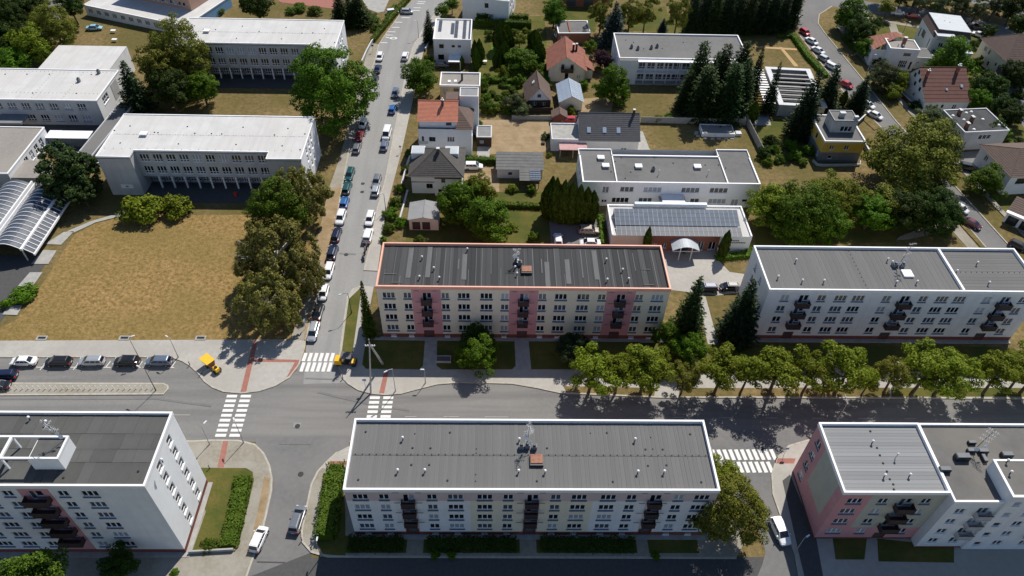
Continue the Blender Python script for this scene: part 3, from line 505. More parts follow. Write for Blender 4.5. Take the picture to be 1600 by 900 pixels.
class Bld:
    def __init__(s, name, label, cat='building', loc=(0, 0), rz=0, group=None, wall='wall_white'):
        s.t = thing(name, label, cat, (loc[0], loc[1], 0), rz, group); s.w = MB(); s.wm = wall; s.box = None; s.roofo = None
    # ---- walls with real openings
    def facade(s, o, ud, W, z0, z1, wins=(), mat=None, us=(), zs=(), frame='frame_white', sill=0.06, sillm='trim_white', bright=0.18, parent=None):
        mat = mat or s.wm; mf = mat if callable(mat) else (lambda u, z: mat)
        nx, ny = ud[1], -ud[0]; U = {0, W, *us}; Z = {z0, z1, *zs}; ops = []
        for wn in wins:
            uc, zs_, w, h, n = wn[:5]; a, b = uc-w/2, uc+w/2
            if a < 0.05 or b > W-0.05: continue
            ops.append((a, b, zs_, zs_+h, n, wn[5] if len(wn) > 5 else {})); U |= {a, b}; Z |= {zs_, zs_+h}
        U = sorted(U); Z = sorted(Z); U = [u for u in U if 0 <= u <= W]; Z = [z for z in Z if z0 <= z <= z1]
        P = lambda u, z, d=0: (o[0]+ud[0]*u-nx*d, o[1]+ud[1]*u-ny*d, z)
        for j in range(len(Z)-1):
            za, zb = Z[j], Z[j+1]; zc = (za+zb)/2
            if zb-za < 1e-5: continue
            run = None
            for i in range(len(U)-1):
                ua, ub = U[i], U[i+1]; uc = (ua+ub)/2
                hole = any(a-1e-6 < uc < b and c-1e-6 < zc < d for a, b, c, d, *_ in ops)
                m = None if hole else mf(uc, zc)
                if run and run[2] == m: run[1] = ub
                else:
                    if run and run[2]: s.w.face([P(run[0], za), P(run[1], za), P(run[1], zb), P(run[0], zb)], run[2])
                    run = [ua, ub, m]
            if run and run[2]: s.w.face([P(run[0], za), P(run[1], za), P(run[1], zb), P(run[0], zb)], run[2])
        rz = math.atan2(ud[1], ud[0])
        for a, b, c, d, n, k in ops:
            m = mf((a+b)/2, c-0.05) if callable(mat) else mat
            s.w.face([P(a, c), P(b, c), P(b, c, DEPTH), P(a, c, DEPTH)][::-1], m).face([P(a, d), P(b, d), P(b, d, DEPTH), P(a, d, DEPTH)], m)
            s.w.face([P(a, c), P(a, d), P(a, d, DEPTH), P(a, c, DEPTH)][::-1], m).face([P(b, c), P(b, d), P(b, d, DEPTH), P(b, c, DEPTH)], m)
            if k.get('door'):
                o_ = link('door', cached(('door', round(b-a, 2), round(d-c, 2), k['door']), lambda: MB().box(0, b-a, DEPTH-0.08, DEPTH, 0, d-c, k['door']).box((b-a)*0.2, (b-a)*0.8, DEPTH-0.09, DEPTH-0.081, (d-c)*0.5, (d-c)*0.88, 'glass_mid').mesh('door')), s.t, P(a, c), rz); continue
            fm = k.get('frame', frame)
            wo = link('window', window_mesh(b-a, d-c, n, k.get('tr', 0), fm), s.t, P(a, c), rz)
            link('pane', pane_mesh(b-a, d-c, n, k.get('pane') or pane_choice(bright)), wo)
            if sill: link('sill', sill_mesh(b-a, sill, k.get('sillm', sillm)), wo)
    def walls(s, x0, x1, y0, y1, z0, z1, S=(), E=(), N=(), W=(), **kw):
        s.box = (x0, x1, y0, y1, z1)
        s.facade((x0, y0), (1, 0), x1-x0, z0, z1, S, **kw); s.facade((x1, y0), (0, 1), y1-y0, z0, z1, E, **kw)
        s.facade((x1, y1), (-1, 0), x1-x0, z0, z1, N, **kw); s.facade((x0, y1), (0, -1), y1-y0, z0, z1, W, **kw)
    def flat_roof(s, x0, x1, y0, y1, z, mat='roof_bitumen', par=0.35, cop='trim_white', cw=0.22, lip=0.07, sides='SENW'):
        r = MB().box(x0+0.02, x1-0.02, y0+0.02, y1-0.02, z-1.0, z-par, mat).build('roof', s.t); s.roofo = r; s.deck = z-par
        m = MB(); a, b, c, d = x0-lip, x1+lip, y0-lip, y1+lip
        if 'S' in sides: m.box(a, b, c, y0+cw, z-par-0.1, z+0.06, cop)
        if 'N' in sides: m.box(a, b, y1-cw, d, z-par-0.1, z+0.06, cop)
        if 'W' in sides: m.box(a, x0+cw, y0+cw, y1-cw, z-par-0.1, z+0.057, cop)
        if 'E' in sides: m.box(x1-cw, b, y0+cw, y1-cw, z-par-0.1, z+0.057, cop)
        m.build('parapet', s.t); return r
    def strips(s, x0, x1, y0, y1, z, wid, mat, axis='y', name='roofing_strip', jit=0.0, gap=0.02, th=0.03):
        """Roofing laid strip by strip, every strip an object of its own."""
        me = cached(('strip', mat), lambda: MB().box(0, 1, 0, 1, 0, 1, mat).mesh(name)); u = x0 if axis == 'y' else y0; end = x1 if axis == 'y' else y1
        while u < end-0.05:
            w = min(wid*(1+random.uniform(-jit, jit)), end-u); t = th*random.uniform(0.7, 1.5)
            if axis == 'y': link(name, me, s.roofo, (u+gap/2, y0, z), 0, (w-gap, y1-y0, t))
            else: link(name, me, s.roofo, (x0, u+gap/2, z), 0, (x1-x0, w-gap, t))
            u += w
    def vents(s, pts, z, kind=0):
        """pts in world coordinates on the roof."""
        keys = [('vent0', lambda: MB().lathe([(0.08, 0), (0.08, 0.72)], 'metal_dark', 8).lathe([(0.19, 0.66), (0.19, 0.8), (0.09, 0.92)], 'trim_white', 10).mesh('roof_vent')),
                ('vent1', lambda: MB().box(-0.7, 0.7, -0.6, 0.6, 0, 0.45, 'trim_grey').box(-0.78, 0.78, -0.68, 0.68, 0.45, 0.62, 'trim_white').mesh('roof_hatch')),
                ('vent2', lambda: MB().lathe([(0.16, 0), (0.16, 0.12), (0.1, 0.16)], 'black', 8).mesh('roof_drain')),
                ('vent3', lambda: MB().lathe([(0.06, 0), (0.06, 1.1), (0.16, 1.15), (0.16, 1.3), (0.05, 1.35)], 'trim_grey', 8).mesh('vent_pipe')),
                ('vent4', lambda: MB().box(-0.35, 0.35, -0.3, 0.3, 0, 0.8, 'wall_dark').box(-0.38, 0.38, -0.33, 0.33, 0.8, 0.88, 'wall_dark').box(-0.2, 0.2, -0.2, 0.2, 0.9, 1.15, 'metal_dark').mesh('vent_stack')),
                ('vent5', lambda: MB().box(-0.95, 0.95, -0.9, 0.9, 0, 0.5, 'metal_dark').box(-0.85, 0.85, -0.6, 0.85, 0.5, 0.62, 'rust').mesh('roof_hatch'))]
        k, f = keys[kind]; me = cached(k, f); L = s.t.location; a = -s.t.rotation_euler.z
        for p in pts:
            x, y = p[0]-L.x, p[1]-L.y; q = (x*math.cos(a)-y*math.sin(a), x*math.sin(a)+y*math.cos(a))
            link(me.name.split('.')[0], me, s.roofo, (q[0], q[1], z-0.01))
    def local(s, p):
        L = s.t.location; a = -s.t.rotation_euler.z; x, y = p[0]-L.x, p[1]-L.y
        return (x*math.cos(a)-y*math.sin(a), x*math.sin(a)+y*math.cos(a))
    def antenna(s, p, z, h=5.0, lean=0.0, dishes=3, name='antenna_mast'):
        x, y = s.local(p); m = MB().tube((0, 0, 0), (lean, lean*0.4, h), 0.055, 0.03, 'metal_dark', 6)
        for k in range(4):
            zz = h*(0.55+0.13*k); a = random.uniform(0, 3.14); dx, dy = math.cos(a)*0.8, math.sin(a)*0.8; ox, oy = lean*zz/h, lean*0.4*zz/h
            m.tube((ox-dx, oy-dy, zz), (ox+dx, oy+dy, zz), 0.03, 0.03, 'trim_grey', 5)
            for q in (-0.7, -0.35, 0, 0.35, 0.7): m.tube((ox+dx*q-dy*0.35, oy+dy*q+dx*0.35, zz), (ox+dx*q+dy*0.35, oy+dy*q-dx*0.35, zz), 0.018, 0.018, 'trim_grey', 4)
        o = m.build(name, s.t, (x, y, z-0.02))
        dm = cached('dish', lambda: MB().lathe([(0.02, 0), (0.3, 0.06), (0.46, 0.18), (0.44, 0.19), (0.02, 0.03)], 'trim_white', 10).mesh('satellite_dish'))
        for k in range(dishes):
            zz = h*(0.25+0.16*k); d = link('satellite_dish', dm, o, (lean*zz/h+random.choice((-0.3, 0.3)), -0.25, zz)); d.scale = (.7, .7, .7); d.rotation_euler = (R(70), 0, R(random.uniform(-60, 60)))
        return o
    def box_part(s, name, x0, x1, y0, y1, z0, z1, mat): return MB().box(x0, x1, y0, y1, z0, z1, mat).build(name, s.t)
    # ---- pitched roofs
    def course(s, mb, A0, A1, B0, B1, mat, n, lift=0.045):
        A0, A1, B0, B1 = map(Vector, (A0, A1, B0, B1)); nn = (A1-A0).cross(B0-A0).normalized()
        for i in range(n):
            a0, a1 = A0.lerp(B0, i/n)+nn*lift, A1.lerp(B1, i/n)+nn*lift; b0, b1 = A0.lerp(B0, (i+1)/n), A1.lerp(B1, (i+1)/n)
            if (b0-b1).length < 1e-4: mb.face([a0, a1, b0], mat)
            else: mb.face([a0, a1, b1, b0], mat)
            mb.face([a0-nn*(lift+0.02), a1-nn*(lift+0.02), a1, a0], mat)
    def gable(s, x0, x1, y0, y1, ze, zr, axis='x', mat='tile_red', over=0.35, n=12, wall=None, ridge=0.5, under='trim_white'):
        wall = wall or s.wm; r = MB()
        if axis == 'x':
            ym = y0+(y1-y0)*ridge; k1 = (zr-ze)/(ym-y0); k2 = (zr-ze)/(y1-ym); a, b = x0-over, x1+over
            e0, e1 = (y0-over, ze-k1*over), (y1+over, ze-k2*over)
            s.course(r, (a, *e0), (b, *e0), (a, ym, zr), (b, ym, zr), mat, n); s.course(r, (b, *e1), (a, *e1), (b, ym, zr), (a, ym, zr), mat, n)
            for x, sg in ((x0, 1), (x1, -1)):
                f = [(x, y0, ze), (x, ym, zr), (x, y1, ze)]; s.w.face(f[::-1] if sg < 0 else f, wall)
            r.tube((a, ym, zr+0.02), (b, ym, zr+0.02), 0.12, 0.12, mat, 6)
            for x in (a, b): r.box(x-0.03, x+0.03, ym-0.02, ym+0.02, zr-0.2, zr, under)
        else:
            xm = x0+(x1-x0)*ridge; k1 = (zr-ze)/(xm-x0); k2 = (zr-ze)/(x1-xm); a, b = y0-over, y1+over
            e0, e1 = (x0-over, ze-k1*over), (x1+over, ze-k2*over)
            s.course(r, (e0[0], b, e0[1]), (e0[0], a, e0[1]), (xm, b, zr), (xm, a, zr), mat, n); s.course(r, (e1[0], a, e1[1]), (e1[0], b, e1[1]), (xm, a, zr), (xm, b, zr), mat, n)
            for y, sg in ((y0, 1), (y1, -1)):
                f = [(x0, y, ze), (x1, y, ze), (xm, y, zr)]; s.w.face(f[::-1] if sg < 0 else f, wall)
            r.tube((xm, a, zr+0.02), (xm, b, zr+0.02), 0.12, 0.12, mat, 6)
        s.roofo = r.build('roof', s.t); return s.roofo
    def hip(s, x0, x1, y0, y1, ze, zr, mat='tile_brown', over=0.4, n=10, inset=None):
        r = MB(); a, b, c, d = x0-over, x1+over, y0-over, y1+over; W, D = b-a, d-c; k = (zr-ze)/(min(W, D)/2-over); z0 = ze-k*over
        if W >= D: i = inset or D/2; p, q = (a+i, (c+d)/2, zr), (b-i, (c+d)/2, zr)
        else: i = inset or W/2; p, q = ((a+b)/2, c+i, zr), ((a+b)/2, d-i, zr)
        A, B, C, Dd = (a, c, z0), (b, c, z0), (b, d, z0), (a, d, z0)
        if W >= D: sl = [(A, B, p, q), (B, C, q, q), (C, Dd, q, p), (Dd, A, p, p)]
        else: sl = [(A, B, p, p), (B, C, p, q), (C, Dd, q, q), (Dd, A, q, p)]
        for P0, P1, Q0, Q1 in sl: s.course(r, P0, P1, Q0, Q1, mat, n)
        for e, f in ((A, p), (B, q if W >= D else p), (C, q), (Dd, p if W >= D else q), (p, q)): r.tube(e, f, 0.1, 0.1, mat, 5)
        r.face([A, B, C, Dd][::-1], 'trim_white')
        s.roofo = r.build('roof', s.t); return s.roofo
    def chimney(s, x, y, z0, z1, w=0.6, d=0.6, mat='wall_brick', cap='trim_grey', pots=0):
        m = MB().box(x-w/2, x+w/2, y-d/2, y+d/2, z0, z1, mat).box(x-w/2-.07, x+w/2+.07, y-d/2-.07, y+d/2+.07, z1, z1+.12, cap)
        for k in range(pots): m.lathe([(0.12, 0), (0.12, 0.35), (0.2, 0.4), (0.12, 0.5)], 'trim_white', 8, (x+(k-(pots-1)/2)*0.4, y, z1+.12))
        return m.build('chimney', s.roofo or s.t)
    def done(s): s.w.build('wall', s.t); return s.t

# ---------------------------------------------------------------- apartment slabs
def balcony(b, o, ud, u, z, w=2.0, d=1.0, mat='balcony_brown', hgt=1.0, slab='balcony_brown'):
    nx, ny = ud[1], -ud[0]; rz = math.atan2(ud[1], ud[0]); p = (o[0]+ud[0]*(u-w/2), o[1]+ud[1]*(u-w/2), z)
    f = link('balcony', cached(('bfl', w, d, slab), lambda: MB().box(0, w, -d, 0.02, -0.14, 0, slab).mesh('balcony')), b.t, p, rz)
    def rail():
        m = MB()
        for k in range(3): m.box(0.02, w-0.02, -d+0.02, -d+0.06, 0.08+k*0.31, 0.34+k*0.31, mat)
        for x in (0.02, w-0.06):
            m.box(x, x+0.04, -d+0.061, 0, 0.08, 0.98, mat)
        m.box(-0.02, w+0.02, -d-0.02, -d+0.08, hgt, hgt+0.06, 'frame_dark'); return m.mesh('railing')
    link('railing', cached(('brl', w, d, mat), rail), f); return f
VENT_STRIP = lambda: MB().box(0, 0.85, -0.03, 0, 0, 0.14, 'sill').mesh('facade_vent')
def slab_block(name, label, x0, x1, y0, y1, h, floors, nsec, matf, plinth='plinth', cop='trim_white', roofm='roof_bitumen', zf=2.05, ends=(), endw=(), base=1.15, sill=0.3, sillm='sill', bal='balcony_brown', floor_h=2.8, group=None, us=(), zs=(), skip_floor0=True, mats_side='wall_white', dx=3.3, bright=0.2):
    b = Bld(name, label, 'apartment building', (x0, y0), 0, group); W, D = x1-x0, y1-y0; sw = W/nsec; wins = []
    for sct in range(nsec):
        c = sw*(sct+0.5)
        for f in range(floors):
            z = zf+floor_h*f; wins += [(c-2*dx+0.05, z, 2.15, 1.42, 3), (c-dx, z, 1.4, 1.42, 2), (c+dx, z, 1.4, 1.42, 2), (c+2*dx-0.05, z, 2.15, 1.42, 3)]
            if f > 0: wins += [(c-0.32, z-0.75, 0.75, 2.17, 1), (c+0.5, z, 0.8, 1.42, 1)]
        wins.append((c, 0.1, 1.9, 2.0, 1, {'door': 'door_brown'}))
        for q in (-2*dx, -dx, dx, 2*dx): wins.append((c+q, 0.45, 0.9, 0.42, 1, {'sillm': 'trim_white'}))
    mf = lambda u, z: plinth if z < base else matf(u, z)
    b.facade((0, 0), (1, 0), W, 0, h, wins, mf, us=us, zs=(base, *zs), sill=sill, sillm=sillm, bright=bright)
    b.facade((W, 0), (0, 1), D, 0, h, ends, lambda u, z: plinth if z < base else mats_side, zs=(base,), sill=0.1)
    b.facade((W, D), (-1, 0), W, 0, h, (), lambda u, z: plinth if z < base else matf(W-u, z), zs=(base,))
    b.facade((0, D), (0, -1), D, 0, h, endw, lambda u, z: plinth if z < base else mats_side, zs=(base,), sill=0.1)
    vm = cached('fvent', VENT_STRIP)
    for sct in range(nsec):
        c = sw*(sct+0.5)
        for f in range(floors):
            z = zf+floor_h*f
            if f > 0: balcony(b, (0, 0), (1, 0), c, z-0.78, 1.95, 0.95, bal)
            for q in (-1.95, 1.15): link('facade_vent', vm, b.t, (c+q-0.1, -0.002, z+1.85))
    b.flat_roof(0, W, 0, D, h, roofm, 0.55, cop)
    b.box_part('apron', -0.6, W+0.6, -0.75, -0.002, -0.02, 0.21, 'concrete')
    return b

# block with mauve top floor
AW = 51.48
def mat_a(u, z):
    if z > 10.15: return 'wall_mauve'
    if 7.5 < u < 9.7 or 24.6 < u < 26.9 or 41.8 < u < 44.0: return 'wall_mauve'
    return 'wall_cream' if 17.16 < u < 34.3 else 'wall_white'
b = slab_block('apartment_block', 'long flat-roofed block with mauve top floor, grey ribbed roof and white parapet', -20.12, 31.36, 51.64, 63.15, 13.2, 4, 3, mat_a,
               us=(7.5, 9.7, 24.6, 26.9, 41.8, 44.0, 17.16, 34.3), zs=(10.15,), group=None)
b.strips(0.35, AW-0.35, 0.35, 11.15, b.deck, 0.62, 'roof_bitumen', gap=0.035)
m = MB().box(0.4, AW-0.4, 5.65, 5.95, b.deck, b.deck+0.07, 'seam'); m.build('roof_seam', b.roofo)
zA = 12.65
b.vents([(-12.86, 59.87), (3.93, 59.74), (20.74, 59.83), (-13.06, 54.6), (-9.3, 54.62), (3.75, 54.57), (7.44, 54.53), (20.45, 54.53), (24.14, 54.55)], zA)
b.vents([(-18.37, 61.21), (-11.35, 58.54), (-8.79, 58.5), (-6.14, 61.16), (-11.29, 55.78), (-8.79, 55.79), (-18.38, 53.39), (-6.11, 53.33), (6.26, 53.27), (7.92, 58.58), (16.81, 61.24), (22.11, 58.44), (24.61, 58.45), (29.08, 61.08), (22.1, 55.76), (24.75, 55.87), (16.83, 53.21), (29.2, 53.2)], zA, 2)
m = MB()
for k in range(52): m.lathe([(0.09, 0), (0.09, 0.1)], 'black', 6, (0.8+k*0.98, 5.8, b.deck+0.06))
for k in range(8): m.lathe([(0.09, 0), (0.09, 0.1)], 'black', 6, (random.choice((8.9, 17.9, 34.5, 43.3)), 1+random.random()*9.5, b.deck+0.03))
m.build('roof_fixings', b.roofo)
b.vents([(6.32, 56.4)], zA, 5); b.vents([(4.24, 58.62), (5.07, 58.73), (6.08, 58.52)], zA, 4)
b.antenna((5.0, 58.96), zA, 5.5, 0.3)
b.done()

# cream block with pink stair columns
BW = 51.19
def mat_b(u, z): return 'wall_pink' if any(abs(u-c) < 2.55 for c in (8.53, 25.6, 42.66)) else 'wall_cream'
b = slab_block('apartment_block', 'cream block with three pink stair columns, dark corrugated roof and salmon parapet', -20.28, 30.91, 90.45, 101.75, 13.42, 4, 3, mat_b, cop='trim_salmon', roofm='roof_dark',
               us=[c+d_ for c in (8.53, 25.6, 42.66) for d_ in (-2.55, 2.55)], mats_side='wall_cream')
b.strips(0.35, BW-0.35, 0.35, 10.95, b.deck, 0.92, 'roof_dark', jit=0.3, gap=0.05, th=0.05)
me = cached('patchstrip', lambda: MB().box(0, 1, 0, 1, 0, 1, 'seam').mesh('repair_strip'))
for x in (4.8, 8.2, 14.6, 29.4, 33.1, 38.2): link('repair_strip', me, b.roofo, (x, random.uniform(0.6, 3), b.deck+0.08), 0, (0.85, random.uniform(6, 9), 0.03))
for k in range(34):
    y0 = random.choice((.4, .4, .4, random.uniform(.5, 5))); link('repair_strip', me, b.roofo, (1.0+k*1.45+random.uniform(-.3, .3), y0, b.deck+0.078+k*0.0005), 0, (random.uniform(0.07, 0.2), random.choice((10.5-y0, 10.5-y0, random.uniform(2, 5))), 0.03))
for k in range(4): link('repair_strip', me, b.roofo, (random.choice((0.7, 45, 30, 12))+random.uniform(0, 3), random.uniform(1, 9), b.deck+0.15+k*0.002), 0, (random.uniform(1, 2.2), 0.15, 0.03))
zB = b.deck+0.05
b.vents([(-12.92, 97.86), (-10.62, 95.06), (-9.52, 92.64), (-12.98, 92.83), (20.36, 97.79), (23.01, 95.15), (20.0, 92.58), (23.8, 92.79), (3.81, 95.52), (4.13, 93.88), (-4.85, 100.14)], zB)
b.vents([(5.87, 95.03)], zB, 5); b.vents([(4.09, 97.38), (4.66, 96.72)], zB, 4); b.antenna((3.86, 96.92), zB, 3.8, 0.2)
b.done()

# tall white block, left
CX0, CX1, CY0, CY1, CH = -84.1, -44.1, 48.91, 60.22, 18.73
b = Bld('apartment_block', 'six-storey white block with red balcony column and two rows of gable windows', 'apartment building', (CX0, CY0)); W, D = 40.0, 11.31
wins = []; c = 25.55
for f in range(6):
    z = 2.0+2.8*f; wins += [(c+q, z, w, 1.4, n) for q, w, n in ((-16.5, 2.15, 3), (-13.0, 1.4, 2), (-10.2, 2.15, 3), (-6.8, 2.15, 3), (-3.5, 1.4, 2), (3.5, 1.4, 2), (6.9, 2.15, 3))] + ([(c-0.5, z-0.7, 0.8, 2.1, 1), (c+0.45, z, 1.0, 1.4, 1)] if f else [])
b.facade((0, 0), (1, 0), W, 0, CH, wins, lambda u, z: 'plinth' if z < 1.1 else ('wall_pink' if abs(u-c) < 2.0 and z < 17.9 else 'wall_white'), us=(c-2.0, c+2.0), zs=(1.1, 17.9), sill=0.26, sillm='sill', bright=0.05)
ew = [(u, 1.75+2.8*f, 1.25, 1.7, 1, {'tr': 0.4, 'pane': 'glass_dark'}) for u in (4.1, 8.1) for f in range(6)]
b.facade((W, 0), (0, 1), D, 0, CH, ew, lambda u, z: 'plinth' if z < 1.1 else 'wall_bright', zs=(1.1,), sill=0.5, sillm='trim_white')
b.facade((W, D), (-1, 0), W, 0, CH, (), 'wall_white'); b.facade((0, D), (0, -1), D, 0, CH, (), 'wall_white')
for f in range(1, 6): balcony(b, (0, 0), (1, 0), c, 2.0+2.8*f-0.75, 3.2, 1.15, 'balcony_brown')
b.flat_roof(0, W, 0, D, CH, 'roof_slate', 0.42)
me = cached(('strip', 'roof_slate'), lambda: MB().box(0, 1, 0, 1, 0, 1, 'roof_slate').mesh('roofing_sheet'))
yy = 0.35; row = 0
for hgt in (3.3, 2.0, 2.4, 2.9):
    x = 0.35+random.uniform(-2, 0)
    while x < W-0.4:
        w = random.uniform(0.9, 3.2); xa = max(x, 0.35); xb = min(x+w, W-0.35)
        if xb-xa > 0.1: link('roofing_sheet', me, b.roofo, (xa, yy, b.deck), 0, (xb-xa-0.04, hgt-0.04, random.uniform(0.02, 0.06)))
        x += w
    yy += hgt
zc = b.deck
px0, px1, py0, py1 = 13.5, 29.0, 2.55, 5.9     # roof house with open pergola frame
k = MB(); k.box(25.1, px1, py0, py1, zc, zc+2.35, 'wall_bright').build('roof_house', b.t); k = MB().box(25.2, px1-0.1, py0+.1, py1-.1, zc+2.352, zc+2.38, 'roof_slate').build('roof_house_deck', b.roofo)
k = MB(); z1 = zc+2.4
k.box(px0, px1+0.06, py0-0.06, py0+0.2, z1, z1+0.3, 'trim_white').box(px0, px1+0.06, py1-0.2, py1+0.06, z1, z1+0.3, 'trim_white').box(px1-0.2, px1+0.06, py0+.2, py1-.2, z1, z1+0.297, 'trim_white').box(21.6, 21.95, py0+.21, py1-.21, z1, z1+0.297, 'trim_white')
for x, y in ((21.8, py0+.1), (21.8, py1-.1), (px0+.2, py0+.1), (px0+.2, py1-.1)): k.box(x-.11, x+.11, y-.11, y+.11, zc, z1, 'trim_white')
k.build('pergola_frame', b.t)
b.antenna((CX0+28.6, CY0+5.5), zc+2.4, 4.6, -0.8, 3); b.vents([(-62.99, 59.08), (-60.42, 58.47), (-43.04, 52.59)], zc)
b.vents([(-54.89, 50.25), (-45.75, 51.21)], zc, 2)
b.box_part('apron', -0.6, W+0.7, -0.8, -0.002, -0.02, 0.21, 'concrete'); b.box_part('apron', W+0.002, W+0.75, 0, D, -0.02, 0.205, 'concrete')
b.done()

# pink block, right, with set-forward white neighbour
b = Bld('apartment_block', 'block with dusty pink gable, large olive panel and light grey striped roof', 'apartment building', (48.31, 51.09)); W, D, H = 14.8, 11.37, 13.76
wins = []
for f in range(4):
    z = 1.95+2.9*f; wins += [(2.3, z, 2.15, 1.4, 3), (6.3, z, 1.4, 1.4, 2), (12.4, z, 1.4, 1.4, 2)] + ([(9.1, z-0.7, 0.8, 2.1, 1), (10.0, z, 0.8, 1.4, 1)] if f else [(9.5, 0.1, 1.8, 2.0, 1, {'door': 'door_brown'})])
b.facade((0, 0), (1, 0), W, 0, H, wins, lambda u, z: 'plinth' if z < 0.6 else ('wall_olive' if u > 4.3 and z > 3.7 else 'wall_pink'), us=(4.3,), zs=(0.6, 3.7), sill=0.26, sillm='sill')
ww = [(2.1, 1.95+2.9*f, 1.5, 1.5, 2) for f in range(4)]
b.facade((0, D), (0, -1), D, 0, H, ww, lambda u, z: 'plinth' if z < 0.6 else ('wall_olive' if 4.0 < u < D-1.6 and 4.3 < z < 13.0 else 'wall_pink'), us=(4.0, D-1.6), zs=(0.6, 4.3, 13.0), sill=0.2, sillm='sill')
b.facade((W, D), (-1, 0), W, 0, H, (), 'wall_pink')
for f in range(1, 4): balcony(b, (0, 0), (1, 0), 9.5, 1.95+2.9*f-0.75, 2.6, 1.2, 'balcony_brown')
b.flat_roof(0, W, 0, D, H, 'roof_panel_grey', 0.5, sides='SNWE')
b.strips(0.35, W-0.35, 0.35, 11.0, b.deck, 0.55, 'roof_panel_grey', axis='x', jit=0.3, gap=0.02)
b.vents([(55.17, 59.21), (54.89, 53.68), (58.5, 53.79)], b.deck); b.vents([(57.7, 56.77)], b.deck, 3)
b.vents([(55.73, 61.33), (55.69, 58.48), (55.66, 57.25), (55.64, 55.94), (55.64, 53.39), (55.83, 52.59), (55.69, 54.61), (55.62, 51.8)], b.deck, 2)
b.done()
b = Bld('apartment_block', 'pale grey-blue block set forward of its pink neighbour, stained dark roof with stair tower', 'apartment building', (63.13, 49.75)); W, D, H = 30.0, 12.7, 13.7
wins = []
for f in range(4):
    z = 1.7+2.9*f; wins += [(1.9, z, 1.4, 1.3, 2), (5.0, z, 1.5, 1.6, 2), ]
b.facade((0, 0), (1, 0), W, 0, H, wins, lambda u, z: 'plinth' if z < 0.5 else 'wall_white', zs=(0.5,), sill=0.2, sillm='trim_white')
b.facade((0, D), (0, -1), D, 0, H, (), 'wall_white'); b.facade((W, 0), (0, 1), D, 0, H, (), 'wall_white'); b.facade((W, D), (-1, 0), W, 0, H, (), 'wall_white')
for f in range(1, 4): balcony(b, (0, 0), (1, 0), 5.2, 1.7+2.9*f-0.3, 2.2, 0.9, 'wall_grey', slab='wall_grey'); balcony(b, (0, -0.352), (1, 0), 15.3, 1.7+2.9*f-0.3, 2.2, 0.9, 'wall_grey', slab='wall_grey')
b.flat_roof(0, W, 0, D, H, 'roof_stained', 0.35)
t0 = MB().box(6.9, W+0.3, -0.13, 5.3, 0.22, H+1.9, 'wall_white'); t0.build('stair_tower', b.t)
b.facade((6.9, -0.352), (1, 0), 23.4, 0.23, H+1.895, [(1.6, 1.5+2.9*f, 1.1, 1.1, 1) for f in range(5)] + [(u, 1.7+2.9*f, 1.4, 1.3, 2) for u in (4.4, 8.4, 12.4, 16.4) for f in range(4)], 'wall_white', sill=0.08); b.facade((6.9, -0.131), (0, -1), 0.221, 0.23, H+1.895, (), 'wall_white')
m = MB().box(7.1, W, -0.1, 5.1, H+1.9, H+1.95, 'roof_stained').build('stair_tower_roof', b.t)
m = MB().box(6.8, 7.15, -0.45, 5.4, H+1.902, H+2.05, 'trim_white').box(7.15, W, -0.45, -0.1, H+1.902, H+2.047, 'trim_white').box(7.15, W, 5.1, 5.4, H+1.902, H+2.047, 'trim_white').build('stair_tower_coping', b.t)
b.antenna((69.33, 57.82), b.deck, 5.0, 1.2, 2)
sk = MB().box(-1.0, 1.0, -0.45, 0.45, 0, 0.9, 'metal_dark').box(-0.9, 0.9, -0.38, 0.38, 0.9, 1.0, 'wall_dark').mesh('vent_stack')
for p, sc in (((67.18, 56.68), 1), ((69.12, 57.86), .6), ((70.76, 57.76), .7), ((70.4, 56.59), .6), ((73.93, 57.14), .8), ((69.85, 59.26), .55), ((63.82, 54.7), .8)):
    q = b.local(p); link('vent_stack', sk, b.roofo, (q[0], q[1], b.deck-0.01), random.choice((0, 0, 1.57)), sc)
b.vents([(71.64, 54.66), (71.19, 52.84)], H+1.94)
b.done()

# white block, right rear
def mat_e(u, z): return 'wall_white'
b = Bld('apartment_block', 'long white block behind the row of street trees with bare grey roof and dark balconies', 'apartment building', (48.45, 90.8)); W, D, H = 49.3, 11.45, 13.2
wins = []; cs = (6.6, 24.9, 43.1)
for c in cs:
    for f in range(4):
        z = 2.0+2.8*f; wins += [(c-6.6, z, 2.15, 1.42, 3), (c-3.3, z, 1.5, 1.42, 2), (c+3.3, z, 1.5, 1.42, 2), (c+6.7, z, 2.15, 1.42, 3), (c+9.9, z, 2.15, 1.42, 3)] + ([(c-0.35, z-0.7, 0.8, 2.1, 1), (c+0.5, z, 0.8, 1.42, 1)] if f else [(c, 0.1, 1.9, 2.0, 1, {'door': 'door_brown'})])
wins = [w for i, w in enumerate(wins) if not any(abs(w[0]-v[0]) < 1.8 and abs(w[1]-v[1]) < 1 and v[4] == 3 and w[4] == 3 for v in wins[:i])]
b.facade((0, 0), (1, 0), W, 0, H, wins, lambda u, z: 'plinth' if z < 1.1 else 'wall_white', zs=(1.1,), sill=0.26, sillm='sill')
b.facade((0, D), (0, -1), D, 0, H, [(u, 2.0+2.8*f, 1.0, 1.4, 1) for u in (3.6, 7.0) for f in range(4)], lambda u, z: 'plinth' if z < 1.1 else 'wall_white', zs=(1.1,), sill=0.2, sillm='sill')
b.facade((W, 0), (0, 1), D, 0, H, (), 'wall_white'); b.facade((W, D), (-1, 0), W, 0, H, (), 'wall_white')
for c in cs:
    for f in range(1, 4): balcony(b, (0, 0), (1, 0), c, 2.0+2.8*f-0.75, 2.5, 1.15, 'balcony_brown')
b.flat_roof(0, W, 0, D, H, 'roof_bitumen', 0.5, sides='SNWE')
